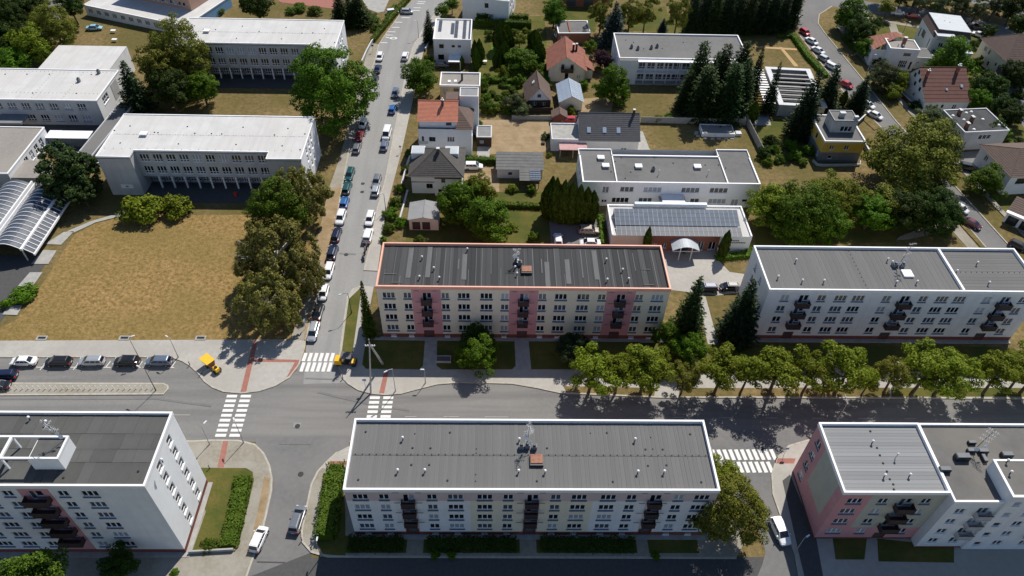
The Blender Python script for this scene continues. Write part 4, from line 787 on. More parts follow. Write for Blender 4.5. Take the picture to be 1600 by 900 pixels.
b.strips(0.35, 34.6, 0.35, 11.1, b.deck, 1.0, 'roof_bitumen', jit=0.2, gap=0.03, th=0.02)
b.strips(35.0, W-0.35, 0.35, 11.1, b.deck, 0.75, 'roof_bitumen', axis='x', jit=0.2, gap=0.03, th=0.02)
b.box_part('firewall_coping', 34.6, 35.0, 0.33, D-0.33, H-0.5, H+0.055, 'trim_white')
b.vents([(55.3, 98.42), (50.81, 93.99), (54.91, 93.07), (58.8, 93.05), (72.48, 98.86), (71.84, 92.91), (75.58, 93.04), (73.02, 98.1), (74.01, 97.6), (88.9, 98.17), (84.07, 95.89), (88.63, 92.98)], b.deck+0.02)
b.vents([(73.29, 97.46), (74.72, 97.48)], b.deck, 4); b.antenna((73.53, 97.06), b.deck, 6.0, 1.0, 2)
k = b.local((74.87, 95.46)); MB().box(-0.9, 0.9, -0.9, 0.9, 0, 0.4, 'trim_white').build('roof_hatch', b.roofo, (k[0], k[1], b.deck-0.01))
m = MB()
for k in range(11): m.lathe([(0.08, 0), (0.08, 0.1)], 'black', 6, (17.8, 0.8+k, b.deck+0.02))
for k in range(14): m.lathe([(0.08, 0), (0.08, 0.1)], 'black', 6, (35.6+k, 5.4, b.deck+0.02))
m.build('roof_fixings', b.roofo)
b.box_part('apron', -0.6, W, -0.8, -0.002, -0.02, 0.21, 'concrete')
b.done()

# ---------------------------------------------------------------- school
def school(label, xl, wl, xr0, xr, yf, ym, yb, h, n):
    """Wings at both ends, the middle held up on columns over a recessed glazed ground floor."""
    b = Bld('school_building', label, 'school', (xl, yf), 0, None, 'wall_grey'); W = xr-xl; D = yb-yf; m0, m1 = wl, xr0-xl; my = ym-yf
    b.facade((0, 0), (1, 0), wl, 0, h); b.facade((wl, 0), (0, 1), my, 0, h); b.facade((m1, my), (0, -1), my, 0, h); b.facade((m1, 0), (1, 0), W-m1, 0, h)
    pitch = (m1-m0-0.6)/n; wins = [(0.3+pitch*(k+0.5), z, 2.0, 1.85, 3, {'tr': 0.28}) for k in range(n) for z in (4.2, 7.35)]
    b.facade((m0, my), (1, 0), m1-m0, 3.3, h, wins, sill=0.1, bright=0.1)
    gw = [(0.3+pitch*(k+0.5), 0.5, pitch-0.45, 2.4, 4, {'tr': 0.3, 'pane': 'glass_mid'}) for k in range(n)]
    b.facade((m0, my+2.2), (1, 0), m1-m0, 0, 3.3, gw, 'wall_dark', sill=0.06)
    b.w.face([(m0, my, 3.3), (m0, my+2.2, 3.3), (m1, my+2.2, 3.3), (m1, my, 3.3)], 'wall_grey')
    b.w.face([(m0, my, 0), (m0, my+2.2, 0), (m0, my+2.2, 3.3), (m0, my, 3.3)][::-1], 'wall_grey'); b.w.face([(m1, my, 0), (m1, my+2.2, 0), (m1, my+2.2, 3.3), (m1, my, 3.3)], 'wall_grey')
    b.facade((W, 0), (0, 1), D, 0, h, [(u, z, 0.95, 1.7, 1, {'tr': 0.5}) for u in (5.4, 8.0, 10.6) for z in (3.0, 5.9, 7.6)[:2] + (8.0,)], sill=0.12, mat='wall_white')
    b.facade((W, D), (-1, 0), W, 0, h); b.facade((0, D), (0, -1), D, 0, h)
    ring = [(0, 0), (wl, 0), (wl, my), (m1, my), (m1, 0), (W, 0), (W, D), (0, D)]
    r = MB().prism(ring, h-0.6, h-0.1, 'roof_white'); b.roofo = r.build('roof', b.t); b.deck = h-0.1
    m = MB(); strip(m, ring, 0.3, h-0.35, h+0.06, 'trim_white', True); m.build('parapet', b.t)
    for k in range(n+1):
        x = m0+0.3+pitch*k
        if k in (0, n): continue
        MB().box(x-0.16, x+0.16, my+0.05, my+0.37, 0, 3.3, 'trim_white').build('column', b.t)
    seams = MB()
    for k in range(1, 7): x = W*k/7; seams.box(x-0.05, x+0.05, my+0.4, D-0.4, b.deck, b.deck+0.02, 'trim_grey')
    seams.box(0.4, W-0.4, D*0.52-0.05, D*0.52+0.05, b.deck, b.deck+0.024, 'trim_grey'); seams.build('roof_seams', b.roofo)
    fx = MB()
    for k in range(70): fx.lathe([(0.07, 0), (0.07, 0.06)], 'metal_dark', 5, (0.7+k*(W-1.4)/69, D*0.52 if k % 3 else my+0.5, b.deck+0.01))
    fx.build('roof_fixings', b.roofo)
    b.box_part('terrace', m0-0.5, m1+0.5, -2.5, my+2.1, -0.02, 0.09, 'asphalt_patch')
    return b
b = school('grey three-storey school with white roof beside the big dry lawn', -84.88, 7.0, -49.0, -41.6, 131.85, 134.4, 148.4, 10.3, 10)
b.vents([(-77.54, 140.16)], b.deck, 1)
b.vents([(-81.84, 143.68), (-81.64, 137.0), (-75.66, 141.28), (-74.85, 141.17), (-69.15, 143.76), (-66.75, 141.13), (-63.07, 141.1), (-69.07, 136.95), (-56.75, 143.84), (-60.8, 141.03), (-56.62, 137.02), (-49.12, 140.96), (-46.67, 143.59), (-46.55, 136.79), (-42.4, 135.43), (-42.49, 141.51), (-84.63, 141.8)], b.deck, 2)
MB().box(2.6, 5.2, -0.05, -0.002, 1.9, 2.9, 'sign_white').box(3.6, 4.2, -0.06, -0.051, 2.2, 2.6, 'wall_dark').build('sign_board', b.t)
b.done()
b = school('grey three-storey school with white roof standing behind the broad maple', -84.5, 6.9, -48.6, -42.0, 180.8, 183.0, 196.95, 10.5, 10)
b.vents([(-77.32, 188.94)], b.deck, 1)
b.vents([(-81.59, 192.36), (-78.64, 190.41), (-75.38, 190.36), (-68.79, 192.69), (-68.66, 185.67), (-63.62, 189.7), (-57.0, 192.4), (-56.82, 185.76), (-52.08, 189.23), (-49.23, 189.53), (-46.57, 192.06), (-46.67, 185.6), (-42.59, 184.32), (-84.53, 191.3)], b.deck, 2)
b.done()
b = Bld('school_building', 'two-storey grey school wing with white roof joined to a covered walkway', 'school', (-126.5, 159.4), 0, None, 'wall_grey'); W, D, H = 30.0, 14.7, 7.0
wins = [(W-4.2-3.35*k, z, 2.0, 1.7, 3, {'tr': 0.3}) for k in range(8) for z in (1.1, 4.4)]
b.facade((0, 0), (1, 0), W, 0, H, wins, sill=0.12, bright=0.25, sillm='sill'); b.facade((W, 0), (0, 1), D, 0, H, [(4.2, 4.2, 3.2, 2.0, 3, {'tr': 0.4})], 'wall_bright')
b.facade((W, D), (-1, 0), W, 0, H); b.facade((0, D), (0, -1), D, 0, H)
b.flat_roof(0, W, 0, D, H, 'roof_white', 0.12, 'trim_white')
b.box_part('grey_panel', W+0.005, W+0.06, 8.2, 11.8, 2.2, 6.4, 'wall_grey')
e0, e1 = 9.5, 27.5
b.w.box(e0, e1, D+0.02, 27.6, 0, H-0.3, 'wall_white')
MB().box(e0, e1, D+0.3, 27.6, H-0.29, H-0.1, 'roof_white').build('rear_roof', b.t)
b.vents([(-104.16, 168.26), (-100.88, 172.51)], b.deck, 4)
b.vents([(-118.44, 171.48), (-112.94, 171.67), (-123.77, 171.3), (-113.06, 162.5), (-102.64, 162.67), (-102.55, 171.85)], b.deck, 2)
fx = MB()
for k in range(60): fx.lathe([(0.07, 0), (0.07, 0.06)], 'metal_dark', 5, (0.5+k*0.49, 13.6 if k % 2 else 3.4, b.deck))
for k in range(24): fx.lathe([(0.07, 0), (0.07, 0.06)], 'metal_dark', 5, (14.0 if k % 2 else 21.5, 0.6+k*0.58, b.deck))
fx.build('roof_fixings', b.roofo)
b.box_part('entrance_canopy', 5.5, 12.0, -4.0, -0.01, 2.4, 2.9, 'wall_dark')
b.done()
b = Bld('covered_walkway', 'low covered walkway with flat grey roof linking two school wings', 'walkway', (-95.7, 141.0), R(-4.2), None, 'wall_dark'); W, D = 3.6, 23.5
b.facade((0, 0), (1, 0), W, 0, 3.3); b.facade((W, 0), (0, 1), D, 0, 3.3, [(1.5+1.9*k, 0.9, 1.5, 1.8, 2) for k in range(12)], bright=0.3); b.facade((W, D), (-1, 0), W, 0, 3.3); b.facade((0, D), (0, -1), D, 0, 3.3)
b.flat_roof(0, W, 0, D, 3.5, 'roof_bitumen', 0.15, 'trim_grey', cw=0.15); b.done()
b = Bld('school_hall', 'low school hall with brown gravel roof and slanted white window bays', 'school', (-130, 133.1), 0, None, 'wall_grey'); W, D, H = 23.4, 18.3, 4.5
b.facade((0, 0), (1, 0), W, 0, H); b.facade((W, 0), (0, 1), D, 0, H, [(7.5+2.5*k, 1.3, 1.5, 2.2, 2, {'tr': 0.5}) for k in range(4)], 'wall_white', bright=0.3); b.facade((W, D), (-1, 0), W, 0, H); b.facade((0, D), (0, -1), D, 0, H)
b.flat_roof(0, W, 0, D, H, 'roof_gravel', 0.12, 'trim_white')
b.w.box(W+0.01, W+5.6, 0.3, 6.9, 0, 3.0, 'wall_grey'); MB().box(W+0.01, W+5.6, 0.3, 6.9, 3.01, 3.15, 'roof_gravel').build('annex_roof', b.t); b.done()
for p, q, lab in (((-106.62, 150.2), (-103.96, 150.27), 'small flat white-roofed container beside the covered walkway'), ((-103.6, 150.14), (-96.73, 150.19), 'long flat white-roofed container beside the covered walkway')):
    t = thing('container', lab, 'container', p); w = q[0]-p[0]
    MB().box(0, w, 0, 2.8, 0, 2.3, 'wall_dark').build('body', t); MB().box(-0.15, w+0.15, -0.2, 3.0, 2.31, 2.5, 'trim_white').build('roof', t)
# glazed vault
t = thing('glazed_vault', 'glazed barrel-vault canopy with white ribs beside the low school hall', 'canopy', (-107, 110))
def vault(x0, x1, L, zb, rise, par):
    g = MB(); n = 10; pts = [(x0+(x1-x0)*k/n, zb+rise*math.sin(math.pi*k/n)) for k in range(n+1)]
    for k in range(n): g.face([(pts[k][0], 0, pts[k][1]), (pts[k+1][0], 0, pts[k+1][1]), (pts[k+1][0], L, pts[k+1][1]), (pts[k][0], L, pts[k][1])], 'vault_glass')
    go = g.build('glass_vault', par); ribm = MB()
    for k in range(n): ribm.hexa([(pts[k][0], -.05, pts[k][1]), (pts[k+1][0], -.05, pts[k+1][1]), (pts[k+1][0], .05, pts[k+1][1]), (pts[k][0], .05, pts[k][1]), (pts[k][0], -.05, pts[k][1]+.12), (pts[k+1][0], -.05, pts[k+1][1]+.12), (pts[k+1][0], .05, pts[k+1][1]+.12), (pts[k][0], .05, pts[k][1]+.12)], 'trim_white')
    me = ribm.mesh('rib'); y = 0.1
    while y < L: link('rib', me, go, (0, y, 0)); y += 1.25
vault(0.0, 6.2, 21, 3.2, 1.3, t); vault(7.2, 13.0, 19, 3.2, 1.3, t)
MB().box(6.25, 6.55, 0, 21, 3.0, 4.2, 'trim_white').box(6.95, 7.18, 0, 21, 3.0, 3.9, 'trim_white').box(6.551, 6.949, 0, 21, 3.1, 3.3, 'solar').box(13.02, 13.5, -0.2, 19, 3.0, 3.5, 'trim_white').build('gutter_beam', t)
me = MB().hexa([(13.52, 0, 3.2), (15.2, 0, 1.9), (15.2, 0.12, 1.9), (13.52, 0.12, 3.2), (13.52, 0, 3.32), (15.2, 0, 2.02), (15.2, 0.12, 2.02), (13.52, 0.12, 3.32)], 'trim_white').mesh('rafter')
for k in range(16): link('rafter', me, t, (0, 0.1+k*1.1, 0))
MB().face([(13.5, 0, 3.18), (15.2, 0, 1.88), (15.2, 17.5, 1.88), (13.5, 17.5, 3.18)], 'solar').build('side_glazing', t); MB().box(15.1, 15.35, -0.1, 17.6, 1.7, 2.1, 'trim_white').build('eaves_beam', t)
for x in (0.1, 6.5, 13.1):
    for y in (0.2, 9, 18.5): MB().box(x-.1, x+.1, y-.1, y+.1, 0, 3.2, 'trim_grey').build('post', t)
# far school, turned
b = Bld('school_building', 'long low white school pavilion with a brick upper storey far behind', 'school', (-124.6, 219.4), R(-20.2), None, 'wall_white'); W, D, H = 36.5, 22, 3.3
b.facade((0, 0), (1, 0), W, 0, H, [(1.9+2.95*k, 1.0, 1.6, 1.35, 3) for k in range(12)], sill=0.06); b.facade((W, 0), (0, 1), D, 0, H, (), 'blue_wall'); b.facade((W, D), (-1, 0), W, 0, H); b.facade((0, D), (0, -1), D, 0, H)
b.flat_roof(0, W, 0, D, H, 'roof_white', 0.1, 'trim_white')
b.facade((8, 9), (1, 0), 24, H, 10, [(1.5+1.55*k, H+1.0+2.9*j, 1.0, 1.1, 1) for k in range(14) for j in range(2)], 'wall_brick_pale'); b.facade((32, 9), (0, 1), 9, H, 10, (), 'wall_brick_pale'); b.facade((8, 18), (0, -1), 9, H, 10, (), 'wall_brick_pale')
MB().box(7.9, 32.1, 8.9, 18, 10, 10.3, 'roof_gravel').build('upper_roof', b.t); b.done()

# ================================================================ HOUSES AND SMALL BUILDINGS
W2 = lambda u, z, w=1.1, h=1.2, n=2, **k: (u, z, w, h, n, k)
def skylights(b, pts, w=0.8, d=1.1, mat='skylight'):
    me = cached(('skyl', w, d, mat), lambda: MB().box(-w/2, w/2, -d/2, d/2, -0.05, 0.08, 'trim_grey').box(-w/2+.08, w/2-.08, -d/2+.08, d/2-.08, 0.081, 0.1, mat).mesh('skylight'))
    for x, y, z, rx, ry in pts: o = link('skylight', me, b.roofo, (x, y, z)); o.rotation_euler = (rx, ry, 0)

# white house with dark solar strips on its roof
b = Bld('house', 'white two-storey house with dark strips across its bright flat roof', 'house', (-17.4, 193.9), 0, None, 'wall_bright'); W, D, H = 10.45, 12.5, 7.1
b.walls(0, W, 0, D, 0, H, S=[W2(2.2, 4.4, 1.3, 1.2, 1, frame='frame_dark'), W2(5.5, 4.7, .9, .7, 1, frame='frame_dark'), W2(7.2, 4.7, .9, .7, 1, frame='frame_dark'), W2(2.0, 0.9, 1.7, 1.6, 1, frame='frame_dark'), W2(5.0, 1.1, 1.6, 1.2, 2, frame='frame_dark'), W2(7.1, 1.1, .9, .9, 1, frame='frame_dark')], E=[W2(4, 4.4), W2(9, 4.4)], sill=0)
b.flat_roof(0, W, 0, D, H, 'roof_white', 0.25, 'trim_white')
for x, y0, y1 in ((1.0, 5.0, 11.9), (4.6, 3.5, 10.5), (5.7, 1.5, 12.0), (8.0, 0.9, 12.0), (9.7, 0.9, 11.8)):
    y = y0
    while y < y1-0.5: MB().box(x, x+0.95, y, min(y+1.65, y1), b.deck+0.01, b.deck+0.09, 'solar').build('solar_panel', b.roofo); y += 1.72
b.box_part('porch', 4.2, 7.6, -4.0, -0.01, 2.3, 2.5, 'trim_white'); b.box_part('porch_wall', 7.4, 7.6, -4.0, -0.02, 0, 2.29, 'wall_white'); b.done()
# beige flat house
b = Bld('house', 'beige flat-roofed house with gravel roof and white roof edge', 'house', (-14.3, 171.1), 0, None, 'wall_beige'); W, D, H = 10.3, 6.6, 6.0
b.walls(0, W, 0, D, 0, H, S=[W2(1.4, 3.6, .9, 1.4, 1, frame='frame_dark'), W2(4.2, 3.0, 1.4, 2.4, 2, frame='frame_dark'), W2(6.0, 3.4, .7, .9, 1)], E=[W2(3, 3.4)], sill=0)
b.flat_roof(0, W, 0, D, H, 'roof_gravel', 0.3, 'trim_white'); b.chimney(5.6, 3.2, 5.6, 7.8, .5, .5, 'metal_dark'); skylights(b, [(2.3, 2.4, 5.75, 0, 0), (3.9, 2.6, 5.75, 0, 0)], mat='trim_white'); b.done()
# white house, orange roof
b = Bld('house', 'tall white house with bright orange tiled roof and brown hipped wing', 'house', (-18.0, 148.3), 0, None, 'wall_bright')
b.facade((0, 0), (1, 0), 12.5, 0, 7.6, [W2(3.2, 4.2, 1.5, 1.2, 2, frame='frame_dark'), W2(7.6, 4.2, 1.7, 1.3, 3), W2(1.0, 3.8, .6, 1.8, 1), W2(3.5, 1, 1.4, 1.3, 2), W2(7.6, 1, 1.4, 1.3, 2)], sill=0.05)
b.facade((12.5, 0), (0, 1), 9.4, 0, 7.6, [W2(3, 4.2), W2(6, 4.2)]); b.facade((12.5, 9.4), (-1, 0), 12.5, 0, 7.6); b.facade((0, 9.4), (0, -1), 9.4, 0, 7.6, [W2(3, 4.2), W2(6, 4.2)])
b.w.face([(0, 0, 7.6), (12.5, 0, 7.6), (12.5, 9.4, 7.6), (0, 9.4, 7.6)], 'roof_bitumen')
b.facade((0.3, 0.7), (1, 0), 8.7, 7.6, 9.6, [W2(6.9, 8.2, 1.3, .8, 2, frame='frame_dark')]); b.facade((9.0, 0.7), (0, 1), 8.4, 7.6, 9.6); b.facade((0.3, 9.1), (0, -1), 8.4, 7.6, 9.6)
b.gable(0.3, 9.0, 0.7, 9.1, 9.6, 12.2, 'x', 'tile_orange', 0.35, 16, 'wall_bright'); rf = b.roofo
b.chimney(5.7, 4.0, 10, 12.9, .55, .55, 'tile_brown', pots=1)
r = MB(); b.course(r, (8.8, -0.3, 7.7), (12.9, -0.3, 7.7), (9.05, 5.2, 10.6), (9.1, 5.2, 10.6), 'tile_brown', 10); b.course(r, (12.9, -0.3, 7.7), (12.9, 9.0, 7.7), (9.1, 5.2, 10.6), (9.1, 5.3, 10.6), 'tile_brown', 10); r.build('hip_roof', b.t)
b.w.box(9.4, 13.9, 9.42, 13.5, 0, 10.6, 'wall_bright'); MB().box(9.6, 13.7, 9.6, 13.3, 10.6, 10.66, 'roof_panel_grey').build('stair_roof', b.t); m = MB(); strip(m, [(9.5, 9.5), (13.8, 9.5), (13.8, 13.4), (9.5, 13.4)], .22, 10.55, 10.85, 'trim_white', True); m.build('stair_parapet', b.t)
b.w.box(6.2, 9.3, 9.42, 12.8, 0, 9.8, 'wall_white'); MB().box(6.1, 9.29, 9.4, 12.9, 9.81, 9.95, 'tile_brown').build('rear_roof', b.t)
b.box_part('terrace_rail', -0.1, 2.2, -0.12, -0.01, 3.5, 4.3, 'trim_grey'); b.done()
b = Bld('outhouse', 'small grey-roofed outhouse against the white house wall', 'shed', (-4.43, 152.57), 0, None, 'wood_dark'); b.walls(0, 3.6, 0, 5, 0, 2.6, S=[W2(1.2, .9, .9, .9, 1)], sill=0); b.flat_roof(0, 3.6, 0, 5, 2.8, 'roof_panel_grey', .1, 'trim_grey'); b.done()
# dark hip roof house
b = Bld('house', 'white house with dark grey hipped roof and two white roof boxes', 'house', (-18.6, 133.0), 0, None, 'wall_bright'); W, D = 11.3, 10.5
b.facade((0, 0.8), (1, 0), 5.2, 0, 5.7, [W2(4.0, 1.4, 1.4, 1.3, 2, frame='frame_dark')], sill=0); b.facade((5.2, 0), (1, 0), 6.1, 0, 5.7, [W2(2.0, 3.6, .9, 1.1, 1, frame='frame_dark'), W2(1.2, .9, .8, .9, 1, frame='frame_dark')], sill=0)
b.facade((5.2, 0.8), (0, -1), 0.8, 0, 5.7); b.facade((W, 0), (0, 1), D, 0, 5.7, [W2(4, 3.4)]); b.facade((W, D), (-1, 0), W, 0, 5.7); b.facade((0, D), (0, -1), D-0.8, 0, 5.7, [W2(4, 3.4)])
b.box_part('band', 0.02, 5.18, 0.74, 0.797, 3.1, 3.25, 'metal_dark'); b.box_part('brown_band', 5.25, W-0.05, -0.06, -0.003, 4.7, 5.6, 'tile_brown')
b.hip(0, W, 0, D, 5.8, 9.0, 'tile_grey', 0.55, 14); b.chimney(6.0, 4.6, 7, 9.6, .6, .6, 'tile_grey')
for x0, x1, lab in ((-0.2, 2.8, 'roof_box'), (7.4, 10.4, 'roof_box')): MB().box(x0, x1, 5.6, 8.6, 5.9, 7.5, 'wall_white').box(x0+.15, x1-.15, 5.75, 8.45, 7.501, 7.55, 'metal_light').build(lab, b.t)
b.done()
# garage
b = Bld('garage', 'small white double garage with two brown doors and pale grey roof', 'garage', (-18.1, 121.0), 0, None, 'wall_cream')
b.walls(0, 6.2, 0, 5.5, 0, 3.0, S=[(1.5, 0.05, 1.7, 2.2, 1, {'door': 'door_brown'}), (3.6, 0.05, 1.7, 2.2, 1, {'door': 'door_brown'})], sill=0)
b.gable(0, 6.2, 0, 5.5, 3.0, 3.7, 'y', 'roof_panel_grey', 0.25, 4, 'wall_cream'); b.done()
# shed with solar
b = Bld('shed', 'low corrugated-roof shed with a pale solar panel, in the dry garden', 'shed', (0.6, 139.9), 0, None, 'wall_bright')
b.walls(0, 10.5, 0, 5.6, 0, 2.5, S=[W2(3, .9, .9, .8, 2, frame='frame_dark')], sill=0)
r = MB(); b.course(r, (-.3, -.3, 2.6), (10.8, -.3, 2.6), (-.3, 5.9, 3.3), (10.8, 5.9, 3.3), 'corrugated', 6); b.course(r, (5.1, -4.0, 2.3), (9.6, -4.0, 2.3), (5.1, -.3, 2.65), (9.6, -.3, 2.65), 'corrugated', 4); b.roofo = r.build('roof', b.t)
for k in range(20):
    zz = 2.5+(k//2 % 5)*0.062; MB().box(0, .58, 0, .62, 0, .05, 'solar_pale').build('solar_panel', b.roofo, (7.5+(k % 4)*0.62-0.0, -3.8+(k//4)*0.72, 2.44+(k//4)*0.07))
for x in (5.2, 9.5): MB().box(x-.06, x+.06, -3.9, -3.78, 0, 2.3, 'wood_dark').build('post', b.t)
b.done()
# red roof house
b = Bld('house', 'cream gabled house with weathered red tile roof and dark balcony', 'house', (14.6, 184.6), R(-1.5), None, 'wall_cream'); W, D = 9.8, 11.0
b.walls(0, W, 0, D, 0, 4.0, S=[W2(4.9, .6, 1.0, 2.0, 1, frame='frame_dark'), W2(8.2, 1, 1, 1.1)], W=[W2(3, 1.3), W2(7, 1.3)], E=[W2(4, 1.3)], sill=0)
b.gable(0, W, 0, D, 4.0, 7.6, 'y', 'tile_red', 0.6, 16, 'wall_cream', ridge=0.46)
for u in (3.7, 6.2): o = link('window', window_mesh(0.8, 1.6, 1, 0, 'frame_dark'), b.t, (u-.4, -0.2, 3.6)); link('pane', pane_mesh(.8, 1.6, 1, 'glass_dark'), o)
balcony(b, (0, 0), (1, 0), 4.95, 3.3, 3.4, 1.0, 'wood_dark'); b.chimney(6.6, 5.5, 5.5, 8.3, .55, .55, 'metal_dark'); b.chimney(7.6, 7.2, 5.0, 7.6, .5, .5, 'metal_dark')
b.box_part('side_porch', W+.01, W+2.4, 2, 7.5, 0, 2.6, 'wall_cream'); r = MB(); b.course(r, (W+2.8, 1.7, 2.55), (W+2.8, 7.8, 2.55), (W+.2, 1.7, 4.0), (W+.2, 7.8, 4.0), 'tile_red', 6); r.build('porch_roof', b.t); b.done()
# brown cottage
b = Bld('cottage', 'small timber cottage with steep dark brown gabled roof', 'cottage', (8.3, 170.4), R(3), None, 'wood_dark')
b.walls(0, 6.2, 0, 8.5, 0, 2.4, S=[W2(2.0, .8, .9, 1), W2(4.4, .8, .9, 1)], sill=0)
b.gable(0, 6.2, 0, 8.5, 2.4, 6.0, 'y', 'tile_brown', 0.5, 12, 'wall_white'); o = link('window', window_mesh(0.9, .9, 2, 0, 'frame_dark'), b.t, (2.65, -0.2, 3.2)); link('pane', pane_mesh(.9, .9, 2, 'glass_dark'), o)
b.box_part('fence_panel', -1.5, 6.6, -2.2, -2.1, 0, 1.5, 'wood_dark'); skylights(b, [(1.9, 5.0, 4.75, 0, R(-49))], mat='trim_white'); b.done()
# metal roof shed
b = Bld('barn', 'cream barn with pale blue-grey standing-seam metal roof', 'barn', (16.9, 169.6), R(2), None, 'wall_cream')
b.walls(0, 5.8, 0, 8.6, 0, 2.8, sill=0); b.gable(0, 5.8, 0, 8.6, 2.8, 4.4, 'y', 'metal_blue', 0.4, 3, 'wall_cream')
for k in range(11): MB().hexa([(2.9, -.4+k*.94, 4.42), (6.2, -.4+k*.94, 2.6), (6.2, -.34+k*.94, 2.6), (2.9, -.34+k*.94, 4.42), (2.9, -.4+k*.94, 4.5), (6.2, -.4+k*.94, 2.68), (6.2, -.34+k*.94, 2.68), (2.9, -.34+k*.94, 4.5)], 'metal_light').build('seam', b.roofo)
b.done()
b = Bld('shed', 'tiny brown garden shed with gabled roof next to the barn', 'shed', (14.7, 163.6), 0, None, 'plinth'); b.walls(0, 3.5, 0, 2.8, 0, 1.9, sill=0); b.gable(0, 3.5, 0, 2.8, 1.9, 2.9, 'y', 'tile_brown', .3, 5, 'plinth'); b.done()
# flat garage at the back
b = Bld('garage', 'flat-roofed double garage with pale roof behind the red-roofed house', 'garage', (18.4, 206.9), R(2.5), None, 'wall_brick'); b.walls(0, 9.6, 0, 8, 0, 3.0, S=[(2.0, .05, 2.4, 2.2, 1, {'door': 'trim_grey'})], sill=0); b.flat_roof(0, 9.6, 0, 8, 3.2, 'roof_bitumen', .15, 'trim_white'); b.box_part('dividing_wall', 3.4, 3.8, .3, 7.7, 3.0, 3.4, 'wall_brick'); b.done()
# white house cut by the top edge
b = Bld('house', 'plain white two-storey house with narrow stacked windows, behind the hedges', 'house', (-10.4, 221.5), R(-11), None, 'wall_bright'); b.walls(0, 14.5, 0, 12, 0, 7.0, S=[W2(7.6, 1.0, 1.2, 1.5, 2, frame='frame_dark'), W2(7.6, 4.4, 1.2, 1.5, 2, frame='frame_dark')], E=[W2(3+2.5*k, z, 1.6, 1.4, 2) for k in range(3) for z in (1, 4)], sill=0); b.flat_roof(0, 14.5, 0, 12, 7.2, 'roof_gravel', .2, 'trim_white'); b.done()
# low reddish building
b = Bld('workshop', 'low red-brown workshop with big dark openings at the tree line', 'workshop', (20, 232), R(-3), None, 'wall_brick'); b.walls(0, 16, 0, 9, 0, 4.4, S=[W2(4, .2, 3, 3, 3, frame='frame_dark'), W2(9.5, .2, 3, 3, 3, frame='frame_dark')], sill=0); b.flat_roof(0, 16, 0, 9, 4.6, 'roof_stained', .2, 'trim_grey'); b.done()
# kindergarten
b = Bld('kindergarten', 'long white flat-roofed pavilion with loggia windows behind tall conifers', 'kindergarten', (33.5, 183.6), 0, None, 'wall_bright'); W, D, H = 35.6, 15.9, 7.1
b.facade((0, 0), (1, 0), 5.0, 0, H); b.facade((5, 0), (0, 1), 1.5, 0, H)
b.facade((5, 1.5), (1, 0), W-5, 0, H-.1, [(1.6+2.4*k, z, 2.1, 2.0, 2, {'tr': .3, 'pane': 'glass_mid'}) for k in range(12) for z in (.8, 4.0)], sill=.1)
b.facade((W, 1.5), (0, 1), D-1.5, 0, H, [W2(4+3*k, 4.2) for k in range(3)]); b.facade((W, D), (-1, 0), W, 0, H); b.facade((0, D), (0, -1), D, 0, H, [(3.0+3*k, z, 1.1, 1.4, 2, {}) for k in range(4) for z in (1.2, 4.3)])
b.flat_roof(0, W, 1.5, D, H, 'roof_bitumen', .35, 'trim_white'); MB().box(.02, 4.98, .02, 1.48, H-.4, H-.05, 'roof_bitumen').build('wing_roof', b.t)
b.box_part('loggia_roof', 5.0, W-2, 0.0, 1.3, H-.55, H-.3, 'trim_white'); b.box_part('loggia_floor', 5.0, W-2, .05, 1.45, 3.2, 3.45, 'trim_white'); b.box_part('loggia_step', 5.0, W-2, -.2, 1.45, 0, .4, 'concrete')
for k in range(9): b.box_part('loggia_post', 7.0+3.1*k, 7.2+3.1*k, .05, .25, .41, H-.56, 'trim_white')
b.vents([(37.61, 191.45), (39.27, 190.59), (43.1, 191.28), (44.83, 192.09), (57.2, 192.18)], b.deck, 4); b.vents([(40.98, 191.05), (46.21, 191.43), (36.59, 195.97), (38.6, 194.71), (52.78, 195.25), (59.24, 194.92)], b.deck, 2); b.done()
# grey gable house with annex
b = Bld('house', 'modern house with slate-grey gabled roof, three skylights and white flat annex', 'house', (20.5, 151.1), 0, None, 'wall_white'); W, D = 14.4, 8.6
b.walls(0, W, 0, D, 0, 3.3, S=[W2(11, .5, 1.4, .6, 2)], sill=.05); b.gable(0, W, 0, D, 3.4, 7.4, 'x', 'tile_slate', .3, 14, 'wall_white', ridge=.66)
a = math.atan2(4.0, 8.6*.66); skylights(b, [(x, 2.0, 3.4+2.0*math.tan(a)+.08, a, 0) for x in (2.2, 6.0, 9.4)], .85, 1.4); b.chimney(13.2, 5.4, 6.2, 8.6, .5, .5, 'black')
b.facade((-6.8, .1), (1, 0), 6.79, 0, 3.3); b.facade((-6.8, 7.2), (0, -1), 7.1, 0, 3.3); b.facade((0, 7.2), (-1, 0), 6.8, 0, 3.3); MB().box(-6.78, -.02, .12, 7.18, 3.0, 3.1, 'concrete').build('annex_roof', b.t)
m = MB(); strip(m, [(-.1, .2), (-6.7, .2), (-6.7, 7.1), (-.1, 7.1)], .2, 3.05, 3.42, 'trim_white'); m.build('annex_parapet', b.t)
b.box_part('terrace', W+.05, W+2.8, -.5, 6, 0, .18, 'concrete'); b.done()
t = thing('carport', 'low carport with faded pink roof beside the white annex', 'carport', (15.62, 148.21)); MB().box(-.1, 6.6, -.1, 3.2, 2.3, 2.5, 'metal_pink').build('roof', t)
for x in (.1, 3.2, 6.3):
    for y in (.1, 3.0): MB().box(x-.06, x+.06, y-.06, y+.06, 0, 2.29, 'trim_grey').build('post', t)
MB().box(.1, 6.4, 2.9, 3.0, 0, 2.2, 'wood_dark').build('back_panel', t)
